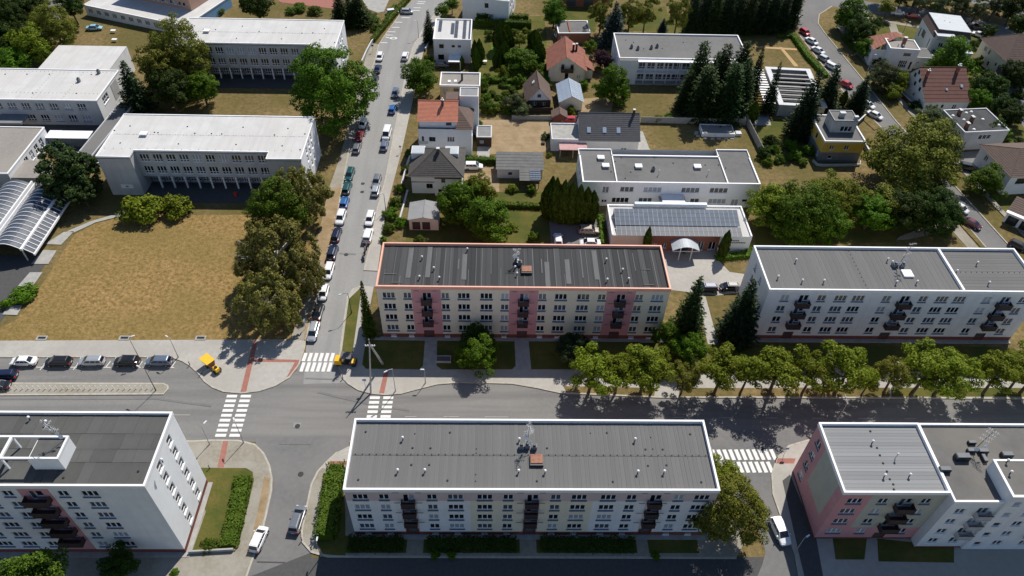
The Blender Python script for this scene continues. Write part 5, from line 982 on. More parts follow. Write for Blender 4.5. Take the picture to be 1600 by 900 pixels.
# two storey white
b = Bld('clinic', 'two-storey white building with three-part grey flat roof and white skylight boxes', 'office building', (19.3, 130.1), 0, None, 'wall_bright'); W, H = 39.1, 6.6
wins = [(4.6, 1.6, 1.3, .5, 2, {}), (4.6, 3.5, 1.3, 1.5, 2, {}), (11.0, 3.9, 3.0, 1.3, 3, {}), (18.4, 3.9, 4.2, 1.3, 4, {}), (28.0, 3.9, 4.2, 1.3, 4, {}), (35.5, 3.9, 4.2, 1.3, 4, {})]
wins = [(5.2, .9, 1.2, .8, 2, {}), (5.2, 3.7, 1.4, 1.6, 2, {}), (9.9, 4.0, 3.0, 1.3, 3, {}), (15.6, 4.0, 4.0, 1.3, 4, {}), (24.0, 4.0, 4.0, 1.3, 4, {}), (30.3, 4.0, 4.0, 1.3, 4, {}), (8.8, .9, 3.8, 1.4, 4, {}), (14.4, .9, 3.0, 1.4, 3, {}), (25.5, .9, 2.0, 1.4, 2, {}), (30.6, .9, 4.0, 1.4, 4, {}), (34.6, .1, 1.6, 2.1, 2, {}), (36.8, 1.5, 1.3, .8, 1, {'pane': 'glass_dark'})]
b.facade((0, 0), (1, 0), W, 0, H, wins, sill=.06, bright=.45); b.facade((W, 0), (0, 1), 12.9, 0, H); b.facade((W, 12.9), (-1, 0), W, 0, H-.3); b.facade((0, 12.5), (0, -1), 12.5, 0, H, [(3+3.2*k, z, 1.0, 1.2, 1, {}) for k in range(3) for z in (1, 4)], sill=.05)
b.flat_roof(0, W, 0, 10.2, H, 'roof_bitumen', .3, 'trim_white', cw=.25, sides='SEW'); b.box_part('rear_coping', 7.62, 31.84, 9.95, 10.32, H-.5, H+.055, 'trim_white'); rf = b.roofo
MB().box(.02, 7.4, 10.19, 12.5, H-.6, H-.3, 'roof_bitumen').build('roof_bay', b.t); MB().box(32, W-.02, 10.19, 12.9, H-.6, H-.3, 'roof_bitumen').build('roof_bay', b.t)
m = MB(); strip(m, [(-.05, 10.25), (-.05, 12.5), (7.45, 12.5), (7.45, 10.25)], .25, H-.6, H+.05, 'trim_white'); strip(m, [(31.95, 10.25), (31.95, 12.95), (W+.05, 12.95), (W+.05, 10.25)], .25, H-.6, H+.05, 'trim_white'); m.box(7.35, 7.6, .27, 9.94, H-.5, H+.045, 'trim_white').box(31.85, 32.1, .27, 9.94, H-.5, H+.045, 'trim_white'); m.build('firewall_coping', b.t)
b.vents([(24.09, 139.12), (24.88, 136.07), (32.28, 136.0), (45.61, 136.18)], b.deck, 1); b.vents([(35.47, 135.1)], b.deck, 4); b.vents([(36.44, 133.38), (47.48, 133.63)], b.deck, 3)
b.vents([(30.32, 134.22), (28.81, 131.82), (40.46, 137.85), (47.65, 137.28), (50.73, 137.35), (36.53, 139.86), (28.87, 139.68), (27.24, 138.15), (52.1, 136.28), (25.95, 134.24)], b.deck, 2)
b.box_part('entrance_canopy', 17.6, 22.6, -3.2, -.01, 3.3, 3.5, 'trim_white'); b.box_part('link_roof', 17.2, 23, -4.5, -.01, 2.7, 2.9, 'metal_light'); b.done()
# one storey with solar skylight
b = Bld('health_centre', 'single-storey white building with long bluish glazed roof slope and arched entrance porch', 'office building', (24.5, 115.4), 0, None, 'wall_bright'); W, D, H = 29.2, 10.1, 4.0
bw = [W2(9.2, .6, 1.0, 1.3, 2), W2(11.2, .6, 1.0, 1.3, 2), W2(18.9, .1, 1.2, 2.4, 2), W2(21.3, .3, 1.5, 2.1, 2)]
b.facade((0, 0), (1, 0), W, 0, H, bw, lambda u, z: 'wall_brick' if 7.8 < u < 22.6 else ('wall_cream' if u < 7.8 else 'wall_bright'), us=(7.8, 22.6), sill=.05); b.facade((W, 0), (0, 1), D, 0, H); b.facade((W, D), (-1, 0), W, 0, H); b.facade((0, D), (0, -1), D, 0, H, [W2(4, 1.2)])
b.flat_roof(0, W, 0, D, H, 'roof_white', .3, 'trim_white', sides='ENW')
pm = MB().box(0, 1.0, 0, 1.045, 0, .06, 'solar_pale').mesh('glass_panel'); pm2 = MB().box(0, 1.0, 0, 1.29, 0, .06, 'solar').mesh('glass_panel'); a = math.atan2(1.1, 4.2)
for k in range(26):
    for j in range(4):
        y = 3.0+j*1.05; o = link('glass_panel', pm, b.roofo, (1.0+k*1.01, y, 4.2+(y-3.0)*math.tan(a))); o.rotation_euler = (a, 0, 0)
    for j in range(2):
        y = .15+j*1.3; o = link('glass_panel', pm2, b.roofo, (1.0+k*1.01, y, 3.74+j*.23)); o.rotation_euler = (R(10), 0, 0)
for k in range(27): MB().box(0, .05, 0, 4.25, 0, .1, 'metal_light').build('glazing_bar', b.roofo, (.97+k*1.01, 3.0, 4.2)).rotation_euler = (a, 0, 0)
for k in range(27): MB().box(0, .05, 0, 2.65, 0, .1, 'metal_light').build('glazing_bar', b.roofo, (.97+k*1.01, .1, 3.735)).rotation_euler = (R(10), 0, 0)
MB().face([(.9, 7.2, 5.28), (27.4, 7.2, 5.28), (27.4, 7.2, 3.7), (.9, 7.2, 3.7)], 'trim_white').build('glazing_back', b.roofo)
b.box_part('rear_parapet', 5.8, 21.5, D-.6, D+.2, H+.07, H+.75, 'metal_blue')
m = MB(); n = 10; ax, aw, ad, az = 15.1, 5.6, 3.0, 2.5
for k in range(n):
    t0, t1 = k/n, (k+1)/n; p = lambda t: (ax-aw/2+aw*t, az+1.0*math.sin(math.pi*t))
    (xa, za), (xb, zb) = p(t0), p(t1)
    m.hexa([(xa, -ad, za), (xb, -ad, zb), (xb, -.01, zb), (xa, -.01, za), (xa, -ad, za+.1), (xb, -ad, zb+.1), (xb, -.01, zb+.1), (xa, -.01, za+.1)], 'metal_light')
po = m.build('porch_roof', b.t); MB().box(ax-aw/2, ax+aw/2, -ad-.05, -ad+.05, az-.12, az, 'trim_white').build('tie_beam', po)
for x in (ax-1.2, ax+1.2): MB().tube((x, -ad, 0), (x, -ad, az+.9), .1, .1, 'trim_white', 8).build('post', po)
b.box_part('glass_door', ax-1.3, ax+1.3, -.06, -.005, .1, 2.3, 'glass_mid')
m = MB(); x = 25.0      # dark raised lettering in two lines, too small to read
for row, (n0, z) in enumerate(((5, 2.75), (9, 2.2))):
    for k in range(n0): m.box(x+k*.36, x+k*.36+.26, -.05, -.005, z, z+.26, 'metal_dark')
m.build('lettering', b.t); b.done()
# open pool-frame structure
t = thing('open_frame_building', 'roofless grey building with parallel concrete beams spanning its open top', 'building', (74.0, 168.7), R(-4)); W, D = 11.9, 19.4
m = MB().box(0, .35, 0, D, 0, 3.2, 'wall_grey').box(W-.35, W, 0, D, 0, 3.2, 'wall_grey').box(.35, W-.35, 0, .35, 0, 3.2, 'wall_grey').box(.35, W-.35, D-.35, D, 0, 3.2, 'wall_grey').build('wall', t)
MB().box(-.3, 1.1, -.3, D+.3, 3.21, 3.5, 'trim_grey').box(W-1.1, W+.3, -.3, D+.3, 3.21, 3.5, 'trim_grey').box(1.1, W-1.1, -.3, .9, 3.21, 3.497, 'trim_grey').box(1.1, W-1.1, D-.9, D+.3, 3.21, 3.497, 'trim_grey').build('roof_rim', t)
bm = MB().box(1.1, W-1.1, 0, .55, 3.05, 3.45, 'concrete').mesh('roof_beam')
for k in range(7): link('roof_beam', bm, t, (0, 2.6+k*2.2, 0))
MB().box(.35, W-.35, .35, D-.35, 0, .1, 'metal_dark').build('floor_slab', t)
t = thing('trellis', 'white slatted trellis roof beside the roofless beam building', 'trellis', (70.6, 170.5), R(-4)); sm = MB().box(0, 3.0, 0, .7, 2.5, 2.62, 'trim_white').mesh('slat')
for k in range(14): link('slat', sm, t, (0, k*1.35, 0))
for x in (.1, 2.8):
    for y in (.2, 9, 17.8): MB().box(x, x+.12, y, y+.12, 0, 2.49, 'trim_white').build('post', t)
# yellow house
b = Bld('house', 'mustard yellow house with dark base and grey rooftop room', 'house', (78.7, 148.3), 0, None, 'wall_yellow'); W, D, H = 9.9, 11.6, 5.9
mf = lambda u, z: 'wall_dark' if z < 2.7 else 'wall_yellow'
b.facade((0, 0), (1, 0), W, 0, H, [W2(2.2, 3.5, 1.1, 1.2), W2(5.8, 3.5, 1.1, 1.2), W2(2.6, .9, 1, .8, 1)], mf, zs=(2.7,), sill=.06); b.facade((W, 0), (0, 1), D, 0, H, (), mf, zs=(2.7,)); b.facade((W, D), (-1, 0), W, 0, H, (), mf, zs=(2.7,)); b.facade((0, D), (0, -1), D, 0, H, [W2(3, 3.6, .7, 1.2, 1), W2(6.5, 3.3, 1.3, 1.6, 1), W2(10.2, .9, .9, 1.6, 1)], mf, zs=(2.7,))
b.flat_roof(0, W, 0, D, H, 'roof_bitumen', .3, 'trim_white')
b.facade((2.6, 4.2), (1, 0), 5.9, 5.5, 8.7, [W2(3.6, 5.9, 2.8, 1.4, 3)], 'wall_grey'); b.facade((8.5, 4.2), (0, 1), 4.6, 5.5, 8.7, (), 'wall_grey'); b.facade((8.5, 8.8), (-1, 0), 5.9, 5.5, 8.7, (), 'wall_grey'); b.facade((2.6, 8.8), (0, -1), 4.6, 5.5, 8.7, [W2(2, 6.3, .5, .9, 1)], 'wall_grey')
MB().box(2.6, 8.5, 4.2, 8.8, 8.701, 8.8, 'roof_bitumen').build('room_roof', b.t); m = MB(); strip(m, [(2.7, 4.3), (8.4, 4.3), (8.4, 8.7), (2.7, 8.7)], .22, 8.65, 9.0, 'wall_grey', True); m.build('room_parapet', b.t)
b.chimney(5.0, 6.2, 8.8, 9.9, 1.2, .8, 'wall_grey'); b.chimney(8.0, 5.0, 8.8, 9.6, .8, .6, 'wall_grey'); b.done()
t = thing('garden_wall', 'low grey retaining wall round the foot of the yellow house', 'wall', (77.5, 146.3)); m = MB(); strip(m, [(0, 2), (.5, .3), (2, 0), (11, .4), (11.6, 1.8)], .3, 0, .6, 'wall_grey'); m.build('wall', t)
# houses up the hill street
b = Bld('house', 'white stepped house with small red roof and square chimney', 'house', (111.8, 194.6), R(-6), None, 'wall_bright'); b.walls(0, 8.2, 0, 6, 0, 6.4, S=[W2(5.2, 4.4, 2.0, .9, 4, frame='frame_dark'), W2(5.0, .8, 2.2, 2.2, 4, tr=.5), W2(7.2, .5, .6, 2.3, 1, frame='frame_dark')], W=[W2(2.5, 4.2, 2.4, 1.2, 3), W2(3, 1, 1.2, 1.4)], sill=0)
b.flat_roof(0, 8.2, 0, 6, 6.5, 'roof_gravel', .2, 'trim_white'); b.chimney(4.4, 3.2, 6.2, 8.4, .8, .8, 'wall_brick'); b.vents([(114.72, 196.46), (115.58, 195.35)], 6.25)
b.facade((-3.8, 1.4), (1, 0), 3.78, 0, 5.2); b.facade((-3.8, 8.6), (0, -1), 7.2, 0, 5.2, [W2(1.5, 3.2), W2(5, 1, .9, 1.2), W2(5, 3.2, .8, 1, 1)], sill=0); b.facade((0, 8.6), (-1, 0), 3.8, 0, 5.2)
r = MB(); b.course(r, (-4.1, 9.0, 5.1), (-4.1, 1.0, 5.1), (3.6, 9.0, 7.3), (3.6, 6.1, 7.3), 'tile_red', 8); b.course(r, (7.4, 6.05, 6.4), (7.4, 9.0, 5.6), (3.6, 6.05, 7.3), (3.6, 9.0, 7.3), 'tile_red', 6); r.build('side_roof', b.t)
b.box_part('terrace_block', 8.22, 14, 1.5, 7.5, 0, 3.6, 'wall_bright'); b.box_part('terrace_deck', 8.4, 13.8, 1.7, 7.3, 3.601, 3.65, 'roof_bitumen'); b.done()
b = Bld('house', 'big white house with pale metal roof, brown cladding and grey dormer', 'house', (127.0, 201.8), R(-8), None, 'wall_bright'); W, D = 10.5, 12
b.walls(0, W, 0, D, 0, 6.6, S=[W2(3, 3.6, 1.2, 1.3), W2(7.8, 3.4, 1.6, 1.6)], W=[W2(5, 3.2, 2.6, 2.0, 3, frame='frame_dark'), W2(10.5, 2, .6, 3.4, 1, frame='frame_dark'), W2(2, 2, .8, 2.6, 1, frame='frame_dark')], sill=0)
MB().hexa([(-.1, -.1, 6.61), (W+.1, -.1, 6.61), (W+.1, D+.1, 6.61), (-.1, D+.1, 6.61), (1.0, .8, 8.6), (W-.6, .8, 8.2), (W-.6, D-.6, 8.2), (1.0, D-.6, 8.6)], 'tile_brown').build('mansard', b.t)
b.roofo = MB().hexa([(.9, .6, 8.62), (W-.3, .6, 8.25), (W-.3, D-.4, 8.25), (.9, D-.4, 8.62), (.9, .6, 8.8), (W-.3, .6, 8.45), (W-.3, D-.4, 8.45), (.9, D-.4, 8.8)], 'metal_light').build('roof', b.t)
MB().box(.5, 5.2, -1.6, 1.6, 6.4, 7.6, 'wall_grey').box(.3, 5.4, -1.8, 1.7, 7.61, 7.8, 'metal_light').build('dormer', b.t); b.box_part('balcony_block', 6.2, W+1.2, -2.2, -.02, 0, 3.4, 'wall_bright'); b.box_part('balcony_deck', 6.0, W+1.4, -2.4, -.02, 3.401, 3.6, 'metal_light')
b.vents([(129.96, 206.49), (132.06, 207.82), (133.25, 207.04)], 8.6, 2); b.done()
b = Bld('house', 'large cream house with broad dark brown hipped roof', 'house', (143.2, 189.5), R(4), None, 'wall_cream'); b.walls(0, 14, 0, 13, 0, 6.2, W=[W2(3, 3.6, 1.2, 1.4), W2(5, 3.6, .8, 1.4, 1), W2(9.5, 2.4, .8, 1, 1), W2(3.2, .9, 1.6, 1.4), W2(6.5, .9, .9, 1.3, 1)], S=[W2(3, 3.6)], sill=0); b.hip(0, 14, 0, 13, 6.3, 10.6, 'tile_brown', .6, 16, inset=5.5); skylights(b, [(1.8, 5.5, 7.75, 0, R(-33)), (2.6, 7.0, 8.3, 0, R(-33))], mat='trim_white'); b.done()
b = Bld('house', 'white gabled house with long ridged maroon tile roof', 'house', (113.6, 171.4), R(1.5), None, 'wall_bright'); W, D = 12.0, 13.2
b.walls(0, W, 0, D, 0, 3.6, S=[W2(2+1.6*k, 1.3, .8, 1.1, 1) for k in range(3)] + [W2(8.5, 1.0, 1.1, 1.4)], W=[W2(3.5, 1.2), W2(7, 1.2), W2(10.5, 1.2)], sill=0); b.gable(0, W, 0, D, 3.6, 8.8, 'x', 'tile_maroon', .4, 9, 'wall_bright', ridge=.62)
for y, z in ((4.5, 3.9), (7.5, 3.9), (6, 5.6), (9, 5.6), (7.8, 7.0)): o = link('window', window_mesh(.8, 1.0, 1, 0, 'frame_dark'), b.t, (-.2+.0, y+.4, z), -math.pi/2); link('pane', pane_mesh(.8, 1.0, 1, 'glass_dark'), o); o.location.x = -.21
b.chimney(9.6, 7.0, 7.6, 9.9, .7, .7, 'wall_brick', pots=2); b.chimney(1.2, 6.0, 7.0, 9.0, .6, .6, 'wall_brick', pots=1); skylights(b, [(10.2, 3.4, 5.95, R(32), 0)], .6, .8); skylights(b, [(6.0, 2.6, 5.4, R(32), 0)], .5, .6); b.done()
b = Bld('house', 'grey boxy house with flat bitumen roof, white roof domes and short chimneys', 'house', (115.4, 153.9), R(6), None, 'wall_grey'); W, D, H = 11.8, 10.2, 5.3
b.walls(0, W, 0, D, 0, H, S=[W2(6.0, 3.0, 3.2, 1.2, 3), W2(1.3, .1, 1.0, 2.2, 1, frame='frame_dark')], W=[W2(2.2, 3.0, 1.2, 1.3), W2(5.2, 3.0, 1.4, 1.3, 2), W2(8.2, 3, 1, 1.3), W2(3.5, 1, .7, .8, 1), W2(6.5, 1, .7, .8, 1)], sill=.05); b.flat_roof(0, W, 0, D, H, 'roof_dark', .18, 'trim_grey', cw=.2)
for x, y, h in ((1.6, 2.2, 6.5), (4.6, 5.0, 6.4), (3.2, 8.3, 6.4)): b.chimney(x, y, 5.0, h, .6, .9, 'wall_brick')
dm = MB().lathe([(.4, 0), (.4, .12), (.25, .28), (.05, .33)], 'trim_white', 10).mesh('roof_dome')
for x, y in ((3.1, 1.2), (1.2, 7.6), (5.4, 8.6), (8.0, 5.4), (10.6, 2.6), (3.0, 5.6), (7.0, 9.0)): link('roof_dome', dm, b.roofo, (x, y, b.deck-.01))
b.done()
b = Bld('house', 'white house with brown tiled hipped roof and covered balcony at the street bend', 'house', (118.2, 136.0), R(5), None, 'wall_bright'); b.walls(0, 13, 0, 12.4, 0, 5.4, W=[W2(3, 3, 1.2, 1.3), W2(6.5, 3, 1.2, 1.3), W2(10, 3, 1.2, 1.3), W2(8.6, 1, 1, 1)], S=[W2(3, 3, 2.4, 1.6, 2, frame='frame_dark'), W2(8, 3, 1.6, 1.6)], sill=.05); b.hip(0, 13, 0, 12.4, 5.5, 8.4, 'tile_brown', .5, 14, inset=5); skylights(b, [(2.6, 6.2, 7.0, 0, R(-24))], 1.2, .8, 'trim_white'); b.done()
b = Bld('garage', 'white garage row with dark doors and brown pitched roof by the street bend', 'garage', (113.6, 126.02), R(-43), None, 'wall_bright'); b.walls(0, 9, 0, 5, 0, 2.8, S=[(1.6+2.8*k, .05, 2.2, 2.2, 1, {'door': 'black'}) for k in range(3)], sill=0); r = MB(); b.course(r, (-.3, .6, 2.9), (9.3, .6, 2.9), (-.3, 5.3, 4.2), (9.3, 5.3, 4.2), 'tile_brown', 8); b.roofo = r.build('roof', b.t); b.box_part('canopy_edge', -.3, 9.3, -.5, .5, 2.82, 3.05, 'trim_white'); b.done()
b = Bld('shed', 'brown-roofed lean-to shed below the large cream house', 'shed', (140.96, 188.28), R(-35), None, 'wood_dark'); b.walls(0, 6.5, 0, 4, 0, 2.4, sill=0); r = MB(); b.course(r, (-.3, -.4, 2.4), (6.8, -.4, 2.4), (-.3, 4.3, 3.4), (6.8, 4.3, 3.4), 'tile_brown', 7); b.roofo = r.build('roof', b.t); b.done()
# concrete fence of panels
def panel_fence(label, a, c, n, h=1.8):
    t = thing('concrete_fence', label, 'fence', a); L = math.hypot(c[0]-a[0], c[1]-a[1]); rz = math.atan2(c[1]-a[1], c[0]-a[0]); t.rotation_euler = (0, 0, rz); w = L/n
    pm = MB().box(.06, w-.06, -.05, .05, .02, h, 'concrete').box(.1, w-.1, -.07, .07, h*.5, h*.52, 'concrete').mesh('fence_panel'); qm = MB().box(-.08, .08, -.1, .1, 0, h+.1, 'concrete').mesh('post')
    for k in range(n): link('fence_panel', pm, t, (k*w, 0, 0))
    for k in range(n+1): link('post', qm, t, (k*w, 0, 0))
panel_fence('concrete panel fence running behind the dry back garden', (37.53, 164.28), (64.62, 164.12), 12)
panel_fence('concrete panel fence descending beside the shrubs east of the garden', (64.93, 164.73), (65.53, 150.48), 7, 2.2)
panel_fence('dark concrete panel fence along the back of the vegetable garden', (4.35, 164.86), (21.7, 165.04), 9, 1.3)
t = thing('bunker', 'low concrete-edged flat bunker roof on the dry lawn', 'bunker', (52.15, 158.22), R(-1)); MB().box(0, 8.4, 0, 4.4, 0, .9, 'wall_white').build('wall', t); MB().box(.3, 8.1, .3, 4.1, .901, .95, 'roof_gravel').build('roof', t); m = MB(); strip(m, [(.15, .15), (8.25, .15), (8.25, 4.25), (.15, 4.25)], .3, .85, 1.1, 'trim_white', True); m.build('parapet', t)
MB().box(8.8, 10.2, .6, 2.0, 0, .8, 'trim_grey').build('vent_box', t); sm = MB().box(-.45, .45, -.3, .3, 0, .2, 'concrete').mesh('stone_slab')
for x, y in ((-.9, .3), (-1.2, 1.2), (-.9, 2.0), (.8, -.6), (2.6, -.9), (4.2, -.8), (6.0, -.7), (7.6, -.6)): link('stone_slab', sm, t, (x, y, 0), random.uniform(-.3, .3))

# ================================================================ TREES, SHRUBS, HEDGES
def unit(v): return v/np.maximum(np.linalg.norm(v, axis=1, keepdims=True), 1e-6)
def leaves(name, C, Nrm, size, asp=1.0, mat='leaf_maple', extra=None, cup=0.0):
    n = len(C); a = unit(np.cross(Nrm, rng.normal(size=(n, 3)))); b = np.cross(Nrm, a); s = (size*rng.uniform(0.6, 1.35, n))[:, None]/2
    V = np.stack([C-a*s-b*s*asp*0.35, C+a*s*0.15-b*s*asp, C+a*s+b*s*asp*0.35, C-a*s*0.15+b*s*asp], 1).reshape(-1, 3)
    F = np.arange(4*n).reshape(n, 4)
    return np_mesh(name, V, F, [mat])
def sph(n, zmin=-1.0):
    z = rng.uniform(zmin, 1, n); t = rng.uniform(0, 2*np.pi, n); r = np.sqrt(1-z*z); return np.stack([r*np.cos(t), r*np.sin(t), z], 1)
def crown_pts(n, nc, clump=(0.17, 0.32), shell=(0.55, 0.9), zmin=-0.75, fill=0.22, sq=1.0):
    cd = sph(nc, zmin); cr = rng.uniform(*shell, nc)[:, None]; cc = cd*cr; rad = rng.uniform(*clump, nc)
    lob = 1+0.12*np.sin(3*np.arctan2(cd[:, 1], cd[:, 0])+rng.uniform(0, 6))+0.12*np.sin(5*cd[:, 2]+rng.uniform(0, 6)); cc *= lob[:, None]
    k = rng.choice(nc, n, p=rad**2/np.sum(rad**2)); d = sph(n, -0.6); d[:, 2] = np.abs(d[:, 2])*0.8+d[:, 2]*0.2
    rr = rad[k]*rng.uniform(0.55, 1.05, n); C = cc[k]+d*rr[:, None]
    m = int(n*fill); C[:m] = sph(m)*(rng.uniform(0.1, 0.7, m)[:, None]); d[:m] = sph(m)
    C[:, 2] *= sq
    Nn = unit(d*0.75+unit(C)*0.35+rng.normal(size=(n, 3))*0.42+np.array([0, 0, 0.28])); return C, Nn
def crown_mesh(kind, v, mat):
    def mk():
        if kind == 's': C, N = crown_pts(4200, 26, (0.24, 0.4), fill=.25); sz = 0.11
        elif kind == 'm': C, N = crown_pts(14500, 82, (0.14, 0.26), (0.62, 0.92)); sz = 0.066
        elif kind == 'l': C, N = crown_pts(32000, 190, (0.10, 0.19), (0.70, 0.94)); sz = 0.044
        elif kind == 'open': C, N = crown_pts(9500, 46, (0.15, 0.28), (0.4, 0.95), -0.85, .08); sz = 0.070
        elif kind == 'bush': C, N = crown_pts(3000, 30, (0.22, 0.36), zmin=-0.25, fill=.2); sz = 0.13
        elif kind == 'pine': C, N = crown_pts(17000, 120, (0.10, 0.18), (0.55, 0.95), -0.8, .2); sz = 0.07
        return leaves('crown', C, N, sz, 0.75, mat)
    return cached(('crown', kind, v, mat), mk)
def weep_mesh(v, mat):
    """Drooping tassels: each clump of leaves hangs as a long tuft below its shoot."""
    def mk():
        n, nc = 26000, 150; cd = sph(nc, -0.55); cc = cd*rng.uniform(0.45, 0.97, nc)[:, None]; rad = rng.uniform(0.07, 0.15, nc); L = rng.uniform(0.14, 0.42, nc)
        k = rng.choice(nc, n, p=L*rad/np.sum(L*rad)); t = rng.uniform(0, 1, n)**0.85; d = sph(n); w = rad[k]*(0.35+0.75*np.sin(np.pi*np.clip(t*.8+.15, 0, 1)))
        out = unit(cc[k]*np.array([1, 1, 0.1])+1e-6); C = cc[k]+d*(w*rng.uniform(.4, 1, n))[:, None]*np.array([1, 1, .5])+out*(np.sin(t*1.5)*0.08)[:, None]; C[:, 2] += 0.06-t*L[k]
        N = unit(d*.8+out*.25+rng.normal(size=(n, 3))*.35+np.array([0, 0, .45])); return leaves('crown', C, N, 0.048, 0.8, mat)
    return cached(('weep', v, mat), mk)
def trunk_mesh(v, bark='bark', white=False):
    """Unit tree: horizontal unit = crown radius, vertical unit = height of the crown's centre."""
    def mk():
        m = MB(); r0 = 0.055; lean = random.uniform(-.06, .06)
        m.path([(0, 0, 0), (lean*.5, .02, .4), (lean, .03, .72), (lean, .02, 1.0)], [r0*1.25, r0, r0*.8, r0*.5], bark, 7)
        for k in range(9 if white else 7):
            a = 2*math.pi*k/(9 if white else 7)+random.uniform(-.4, .4); l = random.uniform(.7, 1.04) if white else random.uniform(.4, .75); z = random.uniform(.6, .9); up_ = random.uniform(.12, .42)
            m.path([(lean, .02, z), (math.cos(a)*l*.45, math.sin(a)*l*.45, z+up_*.6), (math.cos(a)*l, math.sin(a)*l, z+up_*(1.5 if white else 1.1))], [r0*.5, r0*.3, r0*(.16 if white else .09)], bark, 5)
        return m.mesh('trunk')
    return cached(('trunk', v, bark, white), mk)
def conifer_mesh(v, mat, dens=1.0, droop=0.25, pw=0.82):
    """Unit conifer, height 1 and base radius 1: whorls of drooping branches, each a ragged spray of needles."""
    def mk():
        C = []; N = []; nl = 34
        for i in range(nl):
            t = (i+rng.uniform(-.3, .3))/nl; z = 0.06+0.93*t; R_ = (1-t)**pw*rng.uniform(.8, 1.08)+0.02; nb = max(4, int((16*(1-t)+5)*dens)); a0 = rng.uniform(0, 6.3)
            for k in range(nb):
                a = a0+2*np.pi*k/nb+rng.uniform(-.2, .2); L = R_*rng.uniform(.7, 1.1); n = max(4, int(L*26)); s = rng.uniform(.12, 1, n)
                x = np.stack([np.cos(a)*s*L, np.sin(a)*s*L, z-droop*0.16*s*s*(1-t)+0.02*(s > .85)], 1)
                sp = (1-s)*L*0.42+0.02; side = rng.uniform(-1, 1, n)*sp; x[:, 0] += -np.sin(a)*side; x[:, 1] += np.cos(a)*side; x[:, 2] += rng.normal(size=n)*.006-np.abs(side)*.05
                C.append(x); N.append(np.stack([np.cos(a)*np.ones(n)*.35, np.sin(a)*np.ones(n)*.35, np.ones(n)*.8], 1)+rng.normal(size=(n, 3))*.35)
        C = np.vstack(C); Nn = unit(np.vstack(N)); n = len(C)
        out = unit(C*np.array([1, 1, 0])+1e-6); a = unit(out+rng.normal(size=(n, 3))*.35); b = unit(np.cross(Nn, a)); sz = rng.uniform(.75, 1.3, n)[:, None]*0.10
        hs = np.array([1, 1, .28]); V = np.stack([C-b*sz*.33*hs, C+a*sz*.9*hs-b*sz*.12*hs, C+a*sz*hs*1.0+b*sz*.12*hs, C-a*sz*.2*hs+b*sz*.33*hs], 1).reshape(-1, 3)
        return np_mesh('crown', V, np.arange(4*n).reshape(n, 4), [mat])
    return cached(('con', v, mat, dens, droop, pw), mk)
def thuja_mesh(v, mat='leaf_thuja'):
    def mk():
        n = 4200; z = rng.uniform(0, 1, n); prof = np.sin(np.pi*np.clip(z*.86+.12, 0, 1))**.6*(1-z**5*.5); t = rng.uniform(0, 2*np.pi, n); bump = 1+.13*np.sin(7*t+z*9)+.09*np.sin(11*z*3+t*3)
        r = prof*rng.uniform(.72, 1.0, n)*bump; C = np.stack([r*np.cos(t), r*np.sin(t), z], 1); Nn = unit(np.stack([np.cos(t), np.sin(t), np.full(n, .55)], 1)+rng.normal(size=(n, 3))*.4)
        a = unit(np.cross(Nn, np.tile([0., 0, 1], (n, 1)))); b = np.array([0, 0, 1.])[None]*np.ones((n, 1)); s = rng.uniform(.7, 1.3, n)[:, None]*.11
        V = np.stack([C-a*s, C-b*s*.22+Nn*s*.3, C+a*s, C+b*s*.55], 1).reshape(-1, 3); return np_mesh('crown', V, np.arange(4*n).reshape(n, 4), [mat])
    return cached(('thuja', v, mat), mk)
_tv = [0]
def tree(p, label, mat='leaf_maple', kind='m', sq=1.0, name='tree', group=None, bark='bark', cat='tree', stretch=1.0):
    x, y, z, r = p; _tv[0] += 1; nv = {'l': 2, 'm': 4, 's': 3, 'open': 4, 'bush': 3, 'pine': 2}[kind]
    t = thing(name, label, cat, (x, y, 0.0), random.uniform(0, 6.28), group)
    link('trunk', trunk_mesh(_tv[0] % 3, bark), t, None, 0, (r, r, max(z, r*.55)))
    link('crown', crown_mesh(kind, _tv[0] % nv, mat), t, (0, 0, z), 0, (r*stretch, r/stretch, r*sq)); return t
def birch(p, label, sq=1.2, group=None):
    x, y, z, r = p; _tv[0] += 1; t = thing('birch_tree', label, 'tree', (x, y, 0), random.uniform(0, 6.28), group)
    link('trunk', trunk_mesh(_tv[0] % 2, 'bark_birch', True), t, None, 0, (r, r, z*1.12)); link('crown', weep_mesh(_tv[0] % 2, 'leaf_birch'), t, (0, 0, z), 0, (r, r, r*sq)); return t
def conifer(p, label, mat='leaf_spruce', name='spruce_tree', group=None, dens=1.0, droop=.25, pw=.82):
    x, y, h, r = p; _tv[0] += 1; t = thing(name, label, 'conifer', (x, y, 0), random.uniform(0, 6.28), group)
    link('trunk', cached('ctrunk', lambda: MB().path([(0, 0, 0), (0, 0, .5), (0, 0, .97)], [.05, .035, .006], 'bark', 6).mesh('trunk')), t, None, 0, (max(r, 1.5)*1.2, max(r, 1.5)*1.2, h)); link('crown', conifer_mesh(_tv[0] % 3, mat, dens, droop, pw), t, None, 0, (r, r, h)); return t
def thuja(p, label, mat='leaf_thuja', group=None):
    x, y, h, r = p; _tv[0] += 1; t = thing('thuja', label, 'conifer', (x, y, 0), random.uniform(0, 6.28), group); link('trunk', cached('ctrunk', lambda: None), t, None, 0, (.8, .8, h*.8)); link('crown', thuja_mesh(_tv[0] % 3, mat), t, None, 0, (r, r, h)); return t
